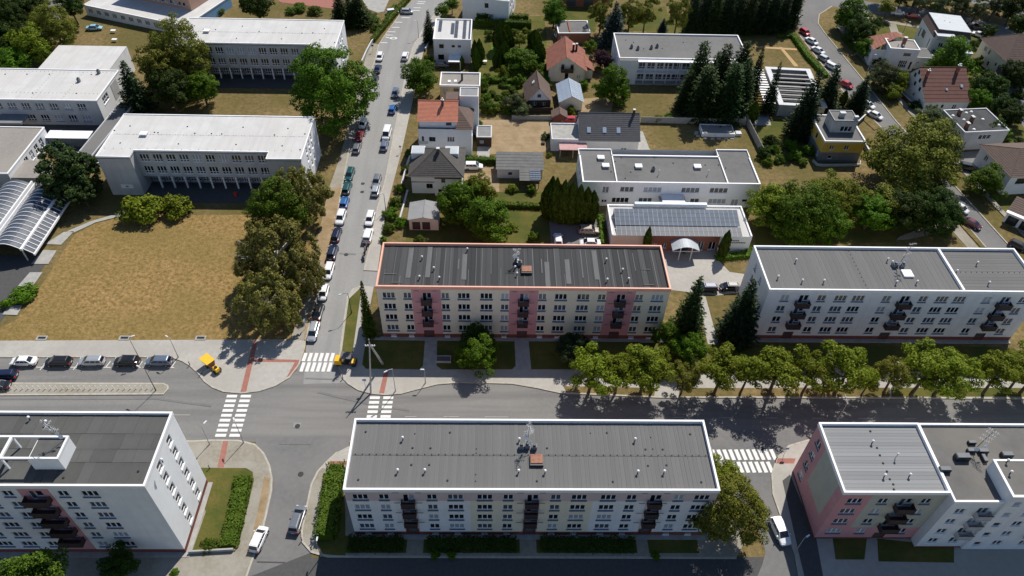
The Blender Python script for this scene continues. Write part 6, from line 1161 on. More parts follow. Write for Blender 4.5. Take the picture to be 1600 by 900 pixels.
def bush(p, label, mat='leaf_hedge', sq=.8, group=None, name='shrub', stretch=1.0):
    x, y, z, r = p; _tv[0] += 1; t = thing(name, label, 'shrub', (x, y, 0), random.uniform(0, 6.28), group)
    link('crown', crown_mesh('bush', _tv[0] % 3, mat), t, (0, 0, r*sq*.45), 0, (r*stretch, r/stretch, r*sq)); link('stem', cached('stem', lambda: MB().path([(0, 0, 0), (.1, 0, .5)], [.06, .03], 'bark', 5).path([(0, 0, 0), (-.1, .1, .5)], [.05, .02], 'bark', 5).mesh('stem')), t, None, 0, (r, r, r)); return t
def hedge(pts, w, h, label, mat='leaf_hedge', name='hedge'):
    p0 = pts[0]; t = thing(name, label, 'hedge', p0); C = []; N = []
    core = MB(); strip(core, [(p[0]-p0[0], p[1]-p0[1]) for p in pts], w*.72, 0, h*.86, mat); core.build('inner_growth', t)
    for a, b in zip(pts[:-1], pts[1:]):
        a = np.array(a)-p0; b = np.array(b)-p0; L = np.linalg.norm(b-a); d = (b-a)/L; nn = np.array([-d[1], d[0]]); n = int(L*(w+2*h)*26)+20
        s = rng.uniform(-.1, L+.1, n); q = rng.uniform(0, w+2*h, n); lat = np.where(q < h, -w/2, np.where(q < h+w, q-h-w/2, w/2)); z = np.where(q < h, q, np.where(q < h+w, h, q-h-w)); wob = .1*np.sin(s*2.1+rng.uniform(0, 6))+.07*np.sin(s*5.3)
        z = np.clip(z+rng.normal(size=n)*.07+np.where((q >= h) & (q < h+w), wob, 0), .02, None); lat = lat*(1+wob*.5)+rng.normal(size=n)*.08
        xy = a+np.outer(s, d)+np.outer(lat, nn); C.append(np.column_stack([xy, z])); out = np.where((q >= h) & (q < h+w), 0, np.sign(lat)); N.append(np.column_stack([np.outer(out, nn), np.where(out == 0, 1, .3)])+rng.normal(size=(n, 3))*.4)
    me = leaves('foliage', np.vstack(C), unit(np.vstack(N)), .27, .8, mat); link('foliage', me, t); return t
ORD = ['first', 'second', 'third', 'fourth', 'fifth', 'sixth', 'seventh', 'eighth', 'ninth', 'tenth', 'eleventh', 'twelfth', 'thirteenth', 'fourteenth', 'fifteenth', 'sixteenth', 'seventeenth', 'eighteenth', 'nineteenth', 'twentieth']

# ---- school side
tree((-39.31, 160.25, 10.0, 10.37), 'huge round bright green maple between the two school buildings', 'leaf_maple', 'l', .95, 'maple_tree')
tree((-44.43, 120.52, 6.5, 6.63), 'dense dark green round tree beside the birches at the school corner', 'leaf_maple', 'l', .85)
birch((-40.84, 123.59, 7.0, 6.04), 'tall birch with bare white twigs at the corner of the near school', 1.15)
birch((-41.64, 104.76, 7.0, 7.85), 'widest weeping birch with bare white crown branches at the edge of the lawn', 1.1)
birch((-41.11, 94.3, 5.5, 6.33), 'lowest weeping birch standing next to the pavement of the lawn', 1.1)
birch((-35.79, 100.76, 5.5, 4.12), 'slim weeping birch leaning over the parked cars', 1.3)
conifer((-89.73, 164.91, 14.8, 4.79), 'tall dark spruce between the white-roofed school wings', name='spruce_tree')
tree((-82.32, 180.01, 8.0, 8.02), 'drooping olive-green tree near the far school facade', 'leaf_olive', 'l', 1.15)
tree((-74.48, 169.3, 5.0, 4.39), 'small bright green tree in the shade before the far school', 'leaf_maple', 'm')
tree((-81.42, 166.73, 6.0, 5.45), 'dark leafy tree beside the spruce between the schools', 'leaf_deep', 'm', 1.0)
tree((-85.1, 173.21, 8.0, 5.87), 'yellowish drooping tree behind the spruce', 'leaf_olive', 'm', 1.1)
tree((-121.0, 194.45, 8.0, 6.31), 'yellow-green round tree by the road behind the school wing', 'leaf_olive', 'l', .95)
tree((-123.89, 187.01, 6.5, 5.49), 'leafy tree overhanging the lane behind the school wing', 'leaf_linden', 'm', 1.0)
tree((-126.86, 181.7, 5.0, 5.07), 'mid-green tree against the back edge of the white school roof', 'leaf_maple', 'm', .8)
tree((-136.0, 200.06, 8.0, 6.06), 'dark leafy tree in the shaded corner behind the lane', 'leaf_deep', 'l', 1.0)
tree((-134.04, 208.28, 8.0, 5.5), 'dark tree at the edge of the far road bend', 'leaf_deep', 'm', 1.0)
tree((-135.84, 189.93, 7.0, 5.18), 'dark shrubby tree across the school lane', 'leaf_deep', 'm', 1.0)
tree((-92.35, 131.18, 6.0, 6.92), 'broad dark pine beside the glazed vault canopy', 'leaf_pine', 'pine', .95, 'pine_tree')
tree((-88.55, 127.57, 4.0, 3.57), 'lower dark limb-heavy pine next to the school gable', 'leaf_pine', 'pine', .8, 'pine_tree')
bush((-75.25, 124.4, 1.5, 4.53), 'large yellow-green shrub in front of the school wing, the wider of two', 'leaf_linden', .8)
bush((-69.11, 125.6, 1.5, 3.45), 'round yellow-green shrub in front of the school columns, the smaller of two', 'leaf_linden', .85)
bush((-89.89, 99.73, 0.8, 2.94), 'low green juniper shrub beside the asphalt lot', 'leaf_maple', .5, stretch=1.25)
bush((-37.35, 132.51, 1.0, 1.29), 'small green shrub by the pavement at the school corner', 'leaf_hedge')
tree((-71.24, 216.36, 6.0, 5.34), 'dark round tree behind the far school roof', 'leaf_deep', 'm')
conifer((-46.59, 214.88, 10.6, 4.22), 'dark pine with bare trunk nearer the far school roof', 'leaf_pine', 'pine_tree'); conifer((-41.51, 215.93, 11.0, 4.62), 'dark pine closest to the roadside hedge', 'leaf_pine', 'pine_tree'); conifer((-44.45, 217.52, 8.2, 3.88), 'middle dark pine behind the pine pair', 'leaf_spruce')
for i, p in enumerate(((-37.54, 217.85, 1.2, 2.54), (-36.04, 213.21, 1.0, 2.12), (-39.53, 221.27, 1.2, 2.37), (-61.04, 225.71, 0.8, 2.4), (-63.55, 223.34, 0.8, 1.99), (-56.3, 223.65, 0.8, 2.39), (-85.78, 221.95, 0.8, 1.97))): bush(p, ['rounded green shrub under the roadside pines', 'low green shrub just before the roadside hedge', 'leafy shrub at the feet of the dark pines', 'flat shrub by the red running track', 'small flat shrub behind the far school', 'wide flat shrub behind the far school', 'shrub beside the blue school wall'][i], 'leaf_hedge', .7)
hedge([(-36.16, 205.43), (-35.04, 210.33), (-32.84, 218.43), (-30.84, 226.04), (-28.05, 235.49)], 1.6, 1.3, 'long clipped hedge along the upper street parking bays')
hedge([(-34.17, 216.22), (-31.91, 228.74)], 1.0, 1.2, 'short hedge behind the street-side hedge', 'leaf_maple')
# ---- gardens right of the street
conifer((-19.59, 205.25, 10.3, 2.43), 'slim dark spruce beside the house with dark roof strips')
tree((-19.98, 175.98, 5.5, 5.2), 'spreading green tree over the pavement beside the beige house', 'leaf_maple', 'm', .9)
for i, (p, l) in enumerate((((-16.71, 220.08, 3.0, 2.35), 'tree at the top of the street beside the white house'), ((-13.79, 224.69, 3.0, 2.19), 'small tree against the white house end wall'), ((-19.06, 191.13, 2.0, 1.79), 'shrubby tree behind the street lamp pavement'))): tree(p, l, 'leaf_maple', 's')
for i, p in enumerate(((-20.73, 141.8, 1.2, 1.19), (-21.35, 134.55, 1.5, 1.45), (-21.85, 129.43, 1.5, 1.56), (-22.35, 125.04, 1.8, 1.8), (-22.47, 120.69, 1.5, 1.5), (-23.34, 117.12, 1.0, 0.94), (-20.42, 148.29, 1.0, 1.23), (-20.04, 122.68, 2.0, 1.51), (-15.75, 117.48, 0.8, 1.08))): bush(p, f'{ORD[i]} garden shrub along the street pavement, counted from the dark-roofed house', ('leaf_hedge', 'leaf_maple')[i % 2], .9)
hedge([(-6.49, 217.34), (10.8, 216.32)], 1.8, 2.2, 'tall clipped thuja hedge closing the back of the lush garden', 'leaf_thuja'); hedge([(-5.98, 220.84), (9.91, 219.74)], 1.6, 2.6, 'rear hedge along the plain white house', 'leaf_thuja')
for i, p in enumerate(((-5.92, 194.24, 6.6, 1.09), (-4.63, 193.54, 7.3, 1.26), (-5.45, 189.88, 6.7, 1.07), (-3.94, 195.42, 4.5, 0.91))): thuja(p, f'{ORD[i]} slender thuja in the clump at the house corner', group=None)
for i, (p, l) in enumerate((((1.19, 202.09, 8.0, 2.23), 'largest cone-shaped thuja over the bright lawn'), ((3.27, 204.52, 6.3, 1.69), 'cone thuja just behind the largest one'), ((11.38, 204.03, 5.2, 2.07), 'broad thuja at the end of the clipped hedge'), ((12.34, 194.13, 6.6, 1.81), 'broad thuja near the red-roofed house'), ((2.47, 193.79, 6.6, 1.63), 'pointed thuja beside the big round bush'), ((-0.07, 192.23, 3.9, 0.9), 'little pointed thuja on the flower bed'), ((1.38, 191.55, 3.5, 0.72), 'tiny pointed thuja on the flower bed'), ((-9.44, 190.82, 3.7, 0.72), 'narrow thuja before the white porch'), ((4.79, 205.37, 2.4, 1.13), 'short thuja near the hedge corner'))): thuja(p, l)
tree((6.87, 190.16, 3.0, 4.64), 'big round green bush tree in the middle of the garden', 'leaf_maple', 'm', .8); tree((6.94, 203.27, 2.5, 2.05), 'round bright bush tree beside the cone thujas', 'leaf_linden', 's'); tree((17.55, 216.3, 5.0, 4.06), 'bright green tree by the workshop yard', 'leaf_maple', 'm', 1.0)
tree((5.16, 169.1, 2.5, 3.15), 'grey-green fruit tree behind the timber cottage', 'leaf_grey', 'm', .8); tree((6.78, 166.26, 2.0, 2.3), 'low grey-green tree near the garden fence', 'leaf_grey', 's', .8)
hedge([(-4.26, 183.93), (8.42, 183.31)], 1.8, 1.2, 'loose garden hedge across the vegetable garden', 'leaf_maple'); hedge([(1.9, 180.72), (6.61, 180.53)], 1.2, .9, 'short low hedge in the vegetable garden', 'leaf_hedge')
hedge([(11.85, 190.46), (14.1, 184.18), (14.62, 180.11)], 1.4, 1.3, 'leafy hedge between cottage and red-roofed house', 'leaf_maple'); hedge([(-7.34, 146.09), (0.77, 145.76)], 1.4, 1.5, 'dark green hedge behind the parked white estate car', 'leaf_thuja'); hedge([(1.81, 129.29), (10.39, 129)], 1.2, 1.1, 'clipped hedge across the garden below the solar shed', 'leaf_hedge')
for i in range(13):
    p = [(755,140), (762,150), (752,157), (770,146), (778,152), (766,160), (790,148), (758,166), (772,168), (800,140), (752,134), (785,165), (760,118)][i]; q = {0: (-3.29, 178.68, 0.5, 1.21), 1: (-2.04, 175.43, 0.5, 1.02), 2: (-3.71, 173.12, 0.5, 1.02), 3: (-0.69, 176.78, 0.5, 1.2), 4: (0.69, 174.86, 0.5, 1.02), 5: (-1.33, 172.24, 0.5, 1.01), 6: (2.74, 176.23, 0.5, 1.2), 7: (-2.65, 170.3, 0.5, 1.01), 8: (-0.3, 169.75, 0.5, 0.84), 9: (4.49, 178.93, 0.5, 1.21), 10: (-3.84, 180.68, 0.5, 1.04), 11: (1.88, 170.75, 0.5, 1.01), 12: (-2.53, 186.23, 0.5, 1.06)}[i]
    bush(q, 'small round shrub in the vegetable garden', ('leaf_hedge', 'leaf_maple', 'leaf_linden')[i % 3], .9, 'vegetable garden shrubs')
for i, (p, l) in enumerate((((-4.16, 162.47, 0.8, 0.98), 'low shrub by the outhouse'), ((3.84, 121.52, 1.2, 1.24), 'young bright tree on the dry garden'), ((8.27, 118.32, 1.5, 1.35), 'young bright green tree behind the salmon parapet'), ((3.98, 135.09, 1.5, 1.31), 'round bush before the solar shed'), ((8.34, 134.7, 1.5, 1.31), 'grey-green bush before the solar shed'), ((13.12, 148.87, 0.8, 0.77), 'tiny bush by the white annex'), ((45.14, 166.23, 1.0, 1.33), 'round bush a step along the concrete fence from its twin'), ((42.16, 165.24, 1.0, 1.32), 'round bush against the concrete fence'), ((50.08, 148.86, 0.5, 0.62), 'tiny bush on the dry lawn'), ((19.68, 168.27, 1.0, 1.5), 'bush beside the tiny shed'), ((24.06, 181.37, 1.0, 1.57), 'bush at the corner of the barn'), ((12.04, 173.4, 1.0, 1.36), 'shrub by the cottage wall'), ((27.64, 203.27, 1.5, 2.25), 'green bush beside the flat double garage'), ((39.84, 114.7, 0.5, 0.54), 'little round bush on the paved forecourt'))): bush(p, l, ('leaf_maple', 'leaf_linden')[i % 2], .95)
tree((-7.96, 123.97, 5.0, 4.91), 'dense bright green tree shading the small garage', 'leaf_maple', 'm', 1.15); tree((-1.36, 119.57, 4.0, 5.11), 'wide leafy tree in the garden behind the cream block', 'leaf_maple', 'm', .9); tree((-3.43, 129.14, 4.5, 3.92), 'light green tree between the dark-roofed house and the solar shed', 'leaf_linden', 'm', 1.0); tree((-5.07, 122.21, 3.5, 3.27), 'shaded tree between two garden trees', 'leaf_deep', 'm', 1.0)
for i, p in enumerate(((11.55, 126.12, 8.8, 1.53), (13.18, 124.84, 10.8, 1.66), (14.83, 124.21, 10.8, 1.65), (16.5, 124.03, 10.4, 1.65), (18.19, 124.06, 9.8, 1.52), (19.76, 124.3, 9.1, 1.52), (21.2, 124.77, 7.9, 1.39), (12.48, 127.92, 9.1, 1.4))): thuja(p, f'{ORD[i]} dark thuja of the close row beside the parking lot', 'leaf_thuja')
thuja((31.87, 115.12, 6.4, 0.8), 'slender thuja beside the cream end of the arched-porch building'); thuja((47.67, 113.38, 7.1, 1.06), 'slender thuja beside the lettered wall of the arched-porch building')
hedge([(23.43, 125.9), (23.08, 116.59)], 1.2, 1.0, 'narrow shrub border beside the parking lot', 'leaf_maple'); hedge([(46.37, 112.96), (53.33, 113.86), (54.81, 115.49)], 1.8, .9, 'shrub border under the white wall with lettering', 'leaf_maple')
tree((30.96, 174.47, 4.5, 5.05), 'fresh green tree on the yard in front of the kindergarten', 'leaf_maple', 'm', 1.05); tree((29.57, 191.69, 3.0, 3.06), 'dark purple-leaved tree beside the red-roofed house', 'leaf_purple', 'm', 1.0)
conifer((34.49, 205.68, 13.6, 4.88), 'big bluish spruce at the corner of the kindergarten', 'leaf_blue_spruce'); conifer((51.25, 216.22, 4.1, 1.77), 'small bluish spruce behind the kindergarten roof', 'leaf_blue_spruce')
for i, (p, l) in enumerate((((39.7, 210.76, 7.0, 4.16), 'sparse yellowish tree behind the kindergarten roof'), ((44.78, 213.1, 7.0, 3.82), 'slender olive tree by the green meadow'), ((31.56, 213.86, 6.0, 3.83), 'olive tree behind the bluish spruce'), ((53.89, 211.31, 8.0, 4.16), 'yellowish tree at the edge of the conifer wood'))): tree(p, l, 'leaf_olive', 'open', 1.3)
for i, (p, r_) in enumerate((((59.53, 214.85, 15.2, 3.09), 0), ((63.28, 215.84, 17.6, 3.48), 0), ((66.31, 215.12, 16.1, 3.1), 1), ((70.1, 216.11, 18.6, 3.49), 0), ((73.71, 216.25, 15.8, 3.3), 0), ((76.73, 215.52, 18.0, 3.1), 1), ((80.55, 216.52, 15.8, 3.31), 0), ((84.19, 216.67, 18.6, 3.5), 0), ((87.86, 217.67, 15.5, 3.13), 0), ((92.29, 221.32, 16.0, 3.17), 1), ((66.84, 224.73, 17.9, 3.58), 0), ((74.25, 225.94, 17.6, 3.6), 0), ((81.51, 226.24, 17.6, 3.61), 1), ((89.16, 227.92, 17.1, 3.63), 0), ((63.15, 226.83, 17.0, 3.21), 0), ((97.18, 234.32, 14.8, 3.3), 0), ((79.08, 233.54, 16.7, 3.69), 0), ((86.94, 233.88, 16.7, 3.7), 1), ((71.67, 233.22, 16.6, 3.68), 0))): conifer(p, (f'{ORD[i]} dark conifer along the front edge of the wood, counted towards the hill street' if i < 10 else 'tall dark conifer standing deep inside the wood behind the kindergarten'), 'leaf_spruce' if not r_ else 'leaf_pine', 'conifer_tree', 'conifers of the dense wood')
for i, p in enumerate(((53.03, 175.34, 17.5, 4.05), (58.69, 174.21, 17.5, 4.37), (64.8, 178.32, 16.2, 4.44), (53.14, 166.83, 15.4, 5.24), (59.37, 166.09, 16.6, 5.22), (63.67, 170.22, 15.5, 4.32), (49.8, 170.77, 11.8, 3.34), (58.45, 178.13, 13.1, 4.11))): conifer(p, f'{ORD[i]} broad dark pine of the clump in front of the kindergarten', 'leaf_pine', 'pine_tree', None, 1.1, .3, .55)
conifer((69.41, 178.46, 14.5, 2.57), 'ragged spruce beside the slatted trellis'); conifer((71.34, 169.51, 15.2, 2.32), 'thin spruce standing through the trellis'); thuja((66.5, 165.68, 5.7, 1.49), 'bright thuja at the end of the concrete fence', 'leaf_hedge')
conifer((77.08, 159.16, 18.7, 4.77), 'large dark spruce between the beam building and the yellow house'); conifer((87.45, 171.86, 13.4, 4.03), 'pointed spruce behind the yellow house'); conifer((96.18, 172.11, 10.5, 3.38), 'pointed spruce at the street side of the yellow house'); conifer((80.03, 163.05, 9.3, 2.94), 'shorter spruce against the yellow house wall', 'leaf_deep' if False else 'leaf_spruce')
thuja((93.08, 174.26, 4.4, 1.03), 'small thuja between two pointed spruces')
for i, (p, l, m) in enumerate((((65.76, 149.76, 2.0, 2.02), 'dark shrub beside the descending fence', 'leaf_deep'), ((69.14, 152.49, 1.5, 1.42), 'round shrub in the yard of the yellow house', 'leaf_maple'), ((73.54, 153.43, 1.5, 1.74), 'leafy shrub before the large spruce', 'leaf_maple'), ((73.17, 149.32, 1.5, 1.87), 'bright shrub on the dry yard', 'leaf_maple'), ((69.05, 148.07, 1.0, 1.4), 'light shrub on the dry yard', 'leaf_hedge'), ((77.25, 151.7, 1.8, 1.73), 'shrub against the yellow house', 'leaf_maple'), ((74.66, 146.88, 1.0, 1.24), 'little shrub near the yellow house corner', 'leaf_maple'), ((65.87, 146.67, 1.0, 1.39), 'shrub at the corner of the two-storey white building', 'leaf_maple'), ((68.8, 155.35, 2.0, 2.07), 'shrub under the thin spruce', 'leaf_deep'))): bush(p, l, m, .95)
# ---- behind the white block
tree((95.46, 138.0, 8.0, 10.17), 'very large yellow-green tree over the hill street', 'leaf_olive', 'l', .85); tree((102.9, 143.42, 7.0, 6.58), 'paler half of the great tree beside the street', 'leaf_grey', 'l', 1.0)
tree((64.9, 121.1, 5.5, 7.61), 'broad bright green tree behind the white block, next to the solar roof building', 'leaf_maple', 'l', .85); tree((59.98, 123.77, 5.0, 5.51), 'deep yellow-green tree touching the two-storey white building', 'leaf_linden', 'm', .95); tree((74.09, 126.93, 5.0, 6.44), 'yellow-green tree in the middle of the grove', 'leaf_linden', 'l', .75); tree((70.77, 119.84, 4.0, 4.63), 'light green tree at the front of the grove', 'leaf_maple', 'm', .9)
tree((81.47, 123.28, 4.5, 4.97), 'mid-green tree in the eastern part of the grove', 'leaf_maple', 'm', .85); tree((87.8, 122.79, 5.0, 5.23), 'dull dark tree in the eastern part of the grove', 'leaf_deep', 'm', .95); tree((94.57, 122.92, 5.0, 5.79), 'dull olive tree beside the white car at the street bend', 'leaf_deep', 'l', .9); tree((85.28, 125.37, 5.0, 4.73), 'olive brown tree behind the grove', 'leaf_olive', 'm', .8); tree((99.44, 123.53, 3.5, 2.79), 'dark round tree at the kerb of the street bend', 'leaf_deep', 'm', .9)
tree((113.22, 136.23, 3.5, 4.27), 'dark green tree by the white house with covered balcony', 'leaf_maple', 'm', .85)
for i, (p, l, m) in enumerate((((109.38, 219.31, 5.0, 5.32), 'tree at the forks of the hill street', 'leaf_maple'), ((109.64, 209.26, 4.5, 5.17), 'dark tree on the green corner of the hill street', 'leaf_deep'), ((108.41, 200.97, 3.0, 3.37), 'round clipped bright tree beside the stepped white house', 'leaf_maple'), ((106.52, 183.05, 3.5, 4.57), 'grey-green tree along the hill street pavement', 'leaf_grey'), ((110.23, 181.99, 3.0, 3.16), 'bright tree before the stepped white house', 'leaf_linden'), ((107.7, 177.57, 2.0, 2.43), 'small bright tree at the fence of the maroon-roofed house', 'leaf_linden'), ((111.08, 163.38, 3.0, 3.61), 'grey-green tree before the grey boxy house', 'leaf_grey'), ((129.23, 192.21, 4.0, 6.54), 'broad dark green tree behind the maroon roof', 'leaf_maple'), ((133.68, 178.61, 4.0, 4.68), 'dark tree on the bank beside the maroon roof', 'leaf_deep'), ((128.53, 172.72, 3.5, 3.06), 'leafy tree near the light blue car', 'leaf_maple'), ((134.29, 170.53, 3.0, 3.38), 'dark tree beside the upper yard', 'leaf_deep'), ((134.89, 165.87, 3.0, 3.66), 'dark tree above the brown hipped roof', 'leaf_deep'), ((123.9, 226.63, 4.0, 2.63), 'small sparse roadside tree', 'leaf_olive'), ((144.74, 184.81, 4.0, 4.26), 'dark tree at the wall of the large cream house', 'leaf_deep'), ((129.68, 178.73, 2.5, 2.44), 'bush tree beside the maroon-roofed house', 'leaf_maple'), ((126.12, 158.2, 3.0, 2.91), 'dark tree behind the grey boxy house', 'leaf_deep'))): tree(p, l, m, 'm' if p[3] > 3 else 's', .95)
for i, p in enumerate(((140.68, 226.98, 5.0, 3.65), (147.83, 229.16, 5.0, 3.67), (151.57, 224.7, 5.0, 3.22), (135.57, 229.55, 5.0, 3.26), (158.12, 226.82, 5.0, 3.25), (130.38, 232.16, 5.0, 3.29))): tree(p, f'{ORD[i]} thin avenue tree of the far row along the upper road', 'leaf_grey', 'open', 1.0)
for i, p in enumerate(((162.32, 223.87, 6.0, 4.81), (158.27, 211.43, 6.0, 3.86), (163.66, 233.88, 7.0, 5.36), (153.42, 234.37, 7.0, 5.36), (146.18, 236.98, 7.0, 5.4), (138.0, 237.58, 7.0, 5.4), (128.73, 238.14, 7.0, 4.99), (151.28, 214.18, 2.5, 2.36))): tree(p, 'dark tree in the far tree belt beyond the upper road', 'leaf_deep', 'm', 1.0, group='trees of the far belt')
hedge([(106.33, 213.3), (107.25, 204.38)], 1.2, 1.4, 'clipped hedge beside the dark corner tree'); hedge([(90.91, 213.54), (91.64, 199.93), (93.49, 188.88)], 1.6, 1.2, 'hedge along the parked cars of the hill street', 'leaf_maple'); hedge([(86.08, 212.52), (91.31, 213.56)], 1.0, .9, 'short hedge at the edge of the wood')
# ---- in front of the cream block and the street row
conifer((-22.69, 90.44, 15.1, 1.5), 'slim dark cypress at the corner of the cream block', 'leaf_thuja', 'cypress_tree', dens=1.5, droop=.05)
tree((-2.5, 83.97, 3.2, 3.85), 'round bright tree before the entrance of the cream block', 'leaf_maple', 'm', .85); tree((-2.89, 86.71, 4.0, 3.09), 'dark bush tree against the cream block wall', 'leaf_deep', 'm', .8)
tree((14.52, 85.49, 3.0, 3.21), 'bluish dark shrub tree under the cream block windows', 'leaf_spruce', 'm', 1.0)
conifer((35.75, 90.89, 16.1, 3.74), 'tall spruce at the corner between the cream and white blocks', 'leaf_pine', droop=.4); conifer((45.34, 90.99, 15.5, 4.22), 'wide spruce leaning against the white block gable', 'leaf_spruce', droop=.4); tree((31.42, 87.83, 4.0, 2.78), 'leafy tree in front of the corner spruce', 'leaf_maple', 'm', 1.0); tree((35.07, 84.84, 4.0, 3.19), 'dense green tree below the corner spruce', 'leaf_maple', 'm', 1.0)
row = [(q[0], q[1], z, r) for q, z, r in zip([(16.69, 77.77), (21.41, 77.8), (25.78, 77.76), (27.87, 78.19), (33.02, 77.96), (38.77, 77.86), (43.45, 78.03), (48.53, 77.93), (54.34, 77.97), (60.18, 78.09), (64.87, 77.77), (69.09, 78.36), (73.7, 77.84), (77.84, 77.87), (86.86, 78.21), (90.91, 78.24), (93.47, 78.26), (99.05, 78.3)], (6.6, 6.8, 7.2, 6.8, 4.6, 7.2, 6.8, 7.4, 6.4, 7.2, 4.8, 6.0, 7.4, 7.2, 7.0, 6.8, 7.0, 7.0), (4.5, 3.7, 4.4, 3.6, 2.7, 4.2, 3.4, 5.0, 3.6, 5.2, 2.4, 3.4, 5.0, 5.0, 4.2, 3.8, 4.4, 4.4))]
for i, p in enumerate(row): tree(p, f'{ORD[i]} street tree of the kerbside row, counted from the bus bay end', 'leaf_linden' if i not in (4, 11) else 'leaf_olive', 'open', .86, 'street_tree')
# ---- front
tree((34.46, 52.13, 7.0, 5.25), 'big olive-green tree with bare twigs at the end of the mauve-topped block', 'leaf_olive', 'l', 1.0, bark='bark_birch'); tree((34.64, 58.01, 6.0, 3.08), 'darker tree top behind the big olive tree', 'leaf_linden', 'm', 1.0)
tree((-59.7, 41.08, 8.5, 4.29), 'bright tree top in front of the tall white block', 'leaf_hedge', 'm', .9)
hedge([(-24.28, 62.48), (-24.41, 56.39), (-24.25, 50.73)], 3.0, 2.2, 'tall dense hedge at the end of the mauve-topped block', 'leaf_hedge'); hedge([(-38.7, 60.95), (-38.29, 55.3), (-38.17, 49.64)], 2.6, 1.0, 'broad low hedge on the lawn beside the tall block', 'leaf_hedge'); bush((-40.97, 49.84, 0.8, 1.21), 'round shrub on the lawn beside the tall block', 'leaf_hedge', .8)
hedge([(-20.87, 50.04), (-12.91, 50.05)], 2.2, 1.0, 'dark shrub bed before the first entrance of the mauve-topped block', 'leaf_deep'); hedge([(-9.35, 50.05), (3.57, 50.06)], 2.2, .9, 'dark shrub bed between first and second entrance', 'leaf_deep'); hedge([(7.35, 50.07), (21.1, 49.88)], 2.2, .9, 'dark shrub bed between second and third entrance', 'leaf_deep'); bush((24.09, 48.23, 0.6, 0.75), 'small bright shrub at the third entrance', 'leaf_maple', .8)
tree((-51.74, 45.96, 3.0, 2.67), 'shaded bush tree at the foot of the tall block', 'leaf_deep', 'm', .8)
for p, l in (((-8.1, 48.6, 0.6, 0.84), 'rounded shrub in shade beside the first entrance path'), ((-5.77, 48.4, 0.6, 0.74), 'smaller rounded shrub in shade beside the first entrance path'), ((-44.85, 45.93, 0.4, 0.63), 'low juniper patch below the retaining wall')): bush(p, l, 'leaf_maple', .8)

for q in ((112.51, 173.19, 1.0, 1.89), (113.54, 162.4, 1.0, 1.65), (139.3, 189.31, 1.0, 2.18), (140.12, 196.7, 1.0, 2.05), (125.49, 167.27, 1.0, 1.68), (131.42, 165.59, 1.2, 2.17), (130.23, 159.02, 1.2, 1.96), (128.62, 181.96, 1.0, 1.6), (121.06, 196.79, 1.0, 1.86), (125.4, 161.24, 1.0, 1.65), (132.36, 155.36, 1.2, 1.93), (143.11, 178.69, 1.2, 2.11), (122.65, 151.25, 1.0, 1.43), (115.76, 197.74, 1.0, 1.68), (110.55, 196.43, 1.0, 1.86), (144.45, 208.62, 1.0, 1.94), (100.5, 181.08, 1.0, 1.41), (115.66, 189.25, 1.0, 1.81)): bush(q, 'low leafy shrub in the gardens of the hill street houses', 'leaf_maple' if random.random() < .5 else 'leaf_deep', .95, 'hill garden shrubs')
for q, l in (((-130.44, 205.67, 7.0, 4.74), 'dark tree between lane and far road bend'), ((-131.84, 193.97, 6.0, 4.22), 'leafy tree beside the white car on the lane'), ((-144.94, 206.97, 8.0, 5.83), 'broad dark tree at the far end of the lane'), ((-124.87, 213.14, 6.0, 4.13), 'dark roadside tree beside the low school pavilion')): tree(q, l, 'leaf_deep', 'm')

k = 0
while k < 46:      # leafy growth filling the deep garden
    x, y = random.uniform(-3.5, 13), random.uniform(165, 214); r = random.uniform(.7, 1.9)
    if (7 < x < 15.5 and y < 181) or (x < 2 and 186 < y < 198) or (2 < x < 9 and 190 < y < 196): continue
    bush((x, y, .5, r), 'leafy shrub filling the deep garden between beige house and timber cottage', random.choice(('leaf_maple', 'leaf_hedge', 'leaf_linden', 'leaf_thuja')), random.uniform(.8, 1.3), 'deep garden shrubs'); k += 1

# ================================================================ CARS
def loft(stations, mat, n=5):
    """stations: (x, half width, z bottom, z belt, corner) -> closed body with rounded shoulders."""
    m = MB(); rings = []
    for x, hw, zb, zt, c in stations:
        half = [(hw*.86, zb), (hw, zb+.16), (hw, zb+(zt-zb)*.62), (hw*.95, zt-c*.45), (hw*.80, zt), (hw*.4, zt+.025)]
        ring = half+[(-y, z) for y, z in half[::-1]]; i = len(m.v); m.v += [(x, y, z) for y, z in ring]; rings.append((i, len(ring)))
    k = m.mi(mat)
    for (a, n_), (b_, _) in zip(rings[:-1], rings[1:]):
        for j in range(n_): m.f.append((a+j, a+(j+1) % n_, b_+(j+1) % n_, b_+j)); m.m.append(k)
    for (a, n_), rev in ((rings[0], 1), (rings[-1], 0)):
        f = tuple(a+j for j in range(n_)); m.f.append(f[::-1] if not rev else f); m.m.append(k)
    return m
CT = {'sedan': dict(L=4.5, hw=.88, hood=.86, belt=.93, roof=1.42, c0=-1.55, r0=-.85, r1=.62, c1=1.45, tail=.95, cw=.60),
      'hatch': dict(L=4.05, hw=.86, hood=.9, belt=.97, roof=1.47, c0=-1.9, r0=-1.55, r1=.55, c1=1.3, tail=.97, cw=.62),
      'estate': dict(L=4.6, hw=.89, hood=.88, belt=.96, roof=1.47, c0=-2.15, r0=-1.85, r1=.55, c1=1.4, tail=.96, cw=.62),
      'suv': dict(L=4.5, hw=.92, hood=1.0, belt=1.1, roof=1.70, c0=-2.1, r0=-1.8, r1=.5, c1=1.3, tail=1.08, cw=.68),
      'van': dict(L=4.9, hw=.95, hood=1.05, belt=1.15, roof=1.92, c0=-2.38, r0=-2.25, r1=.95, c1=1.85, tail=1.15, cw=.78)}
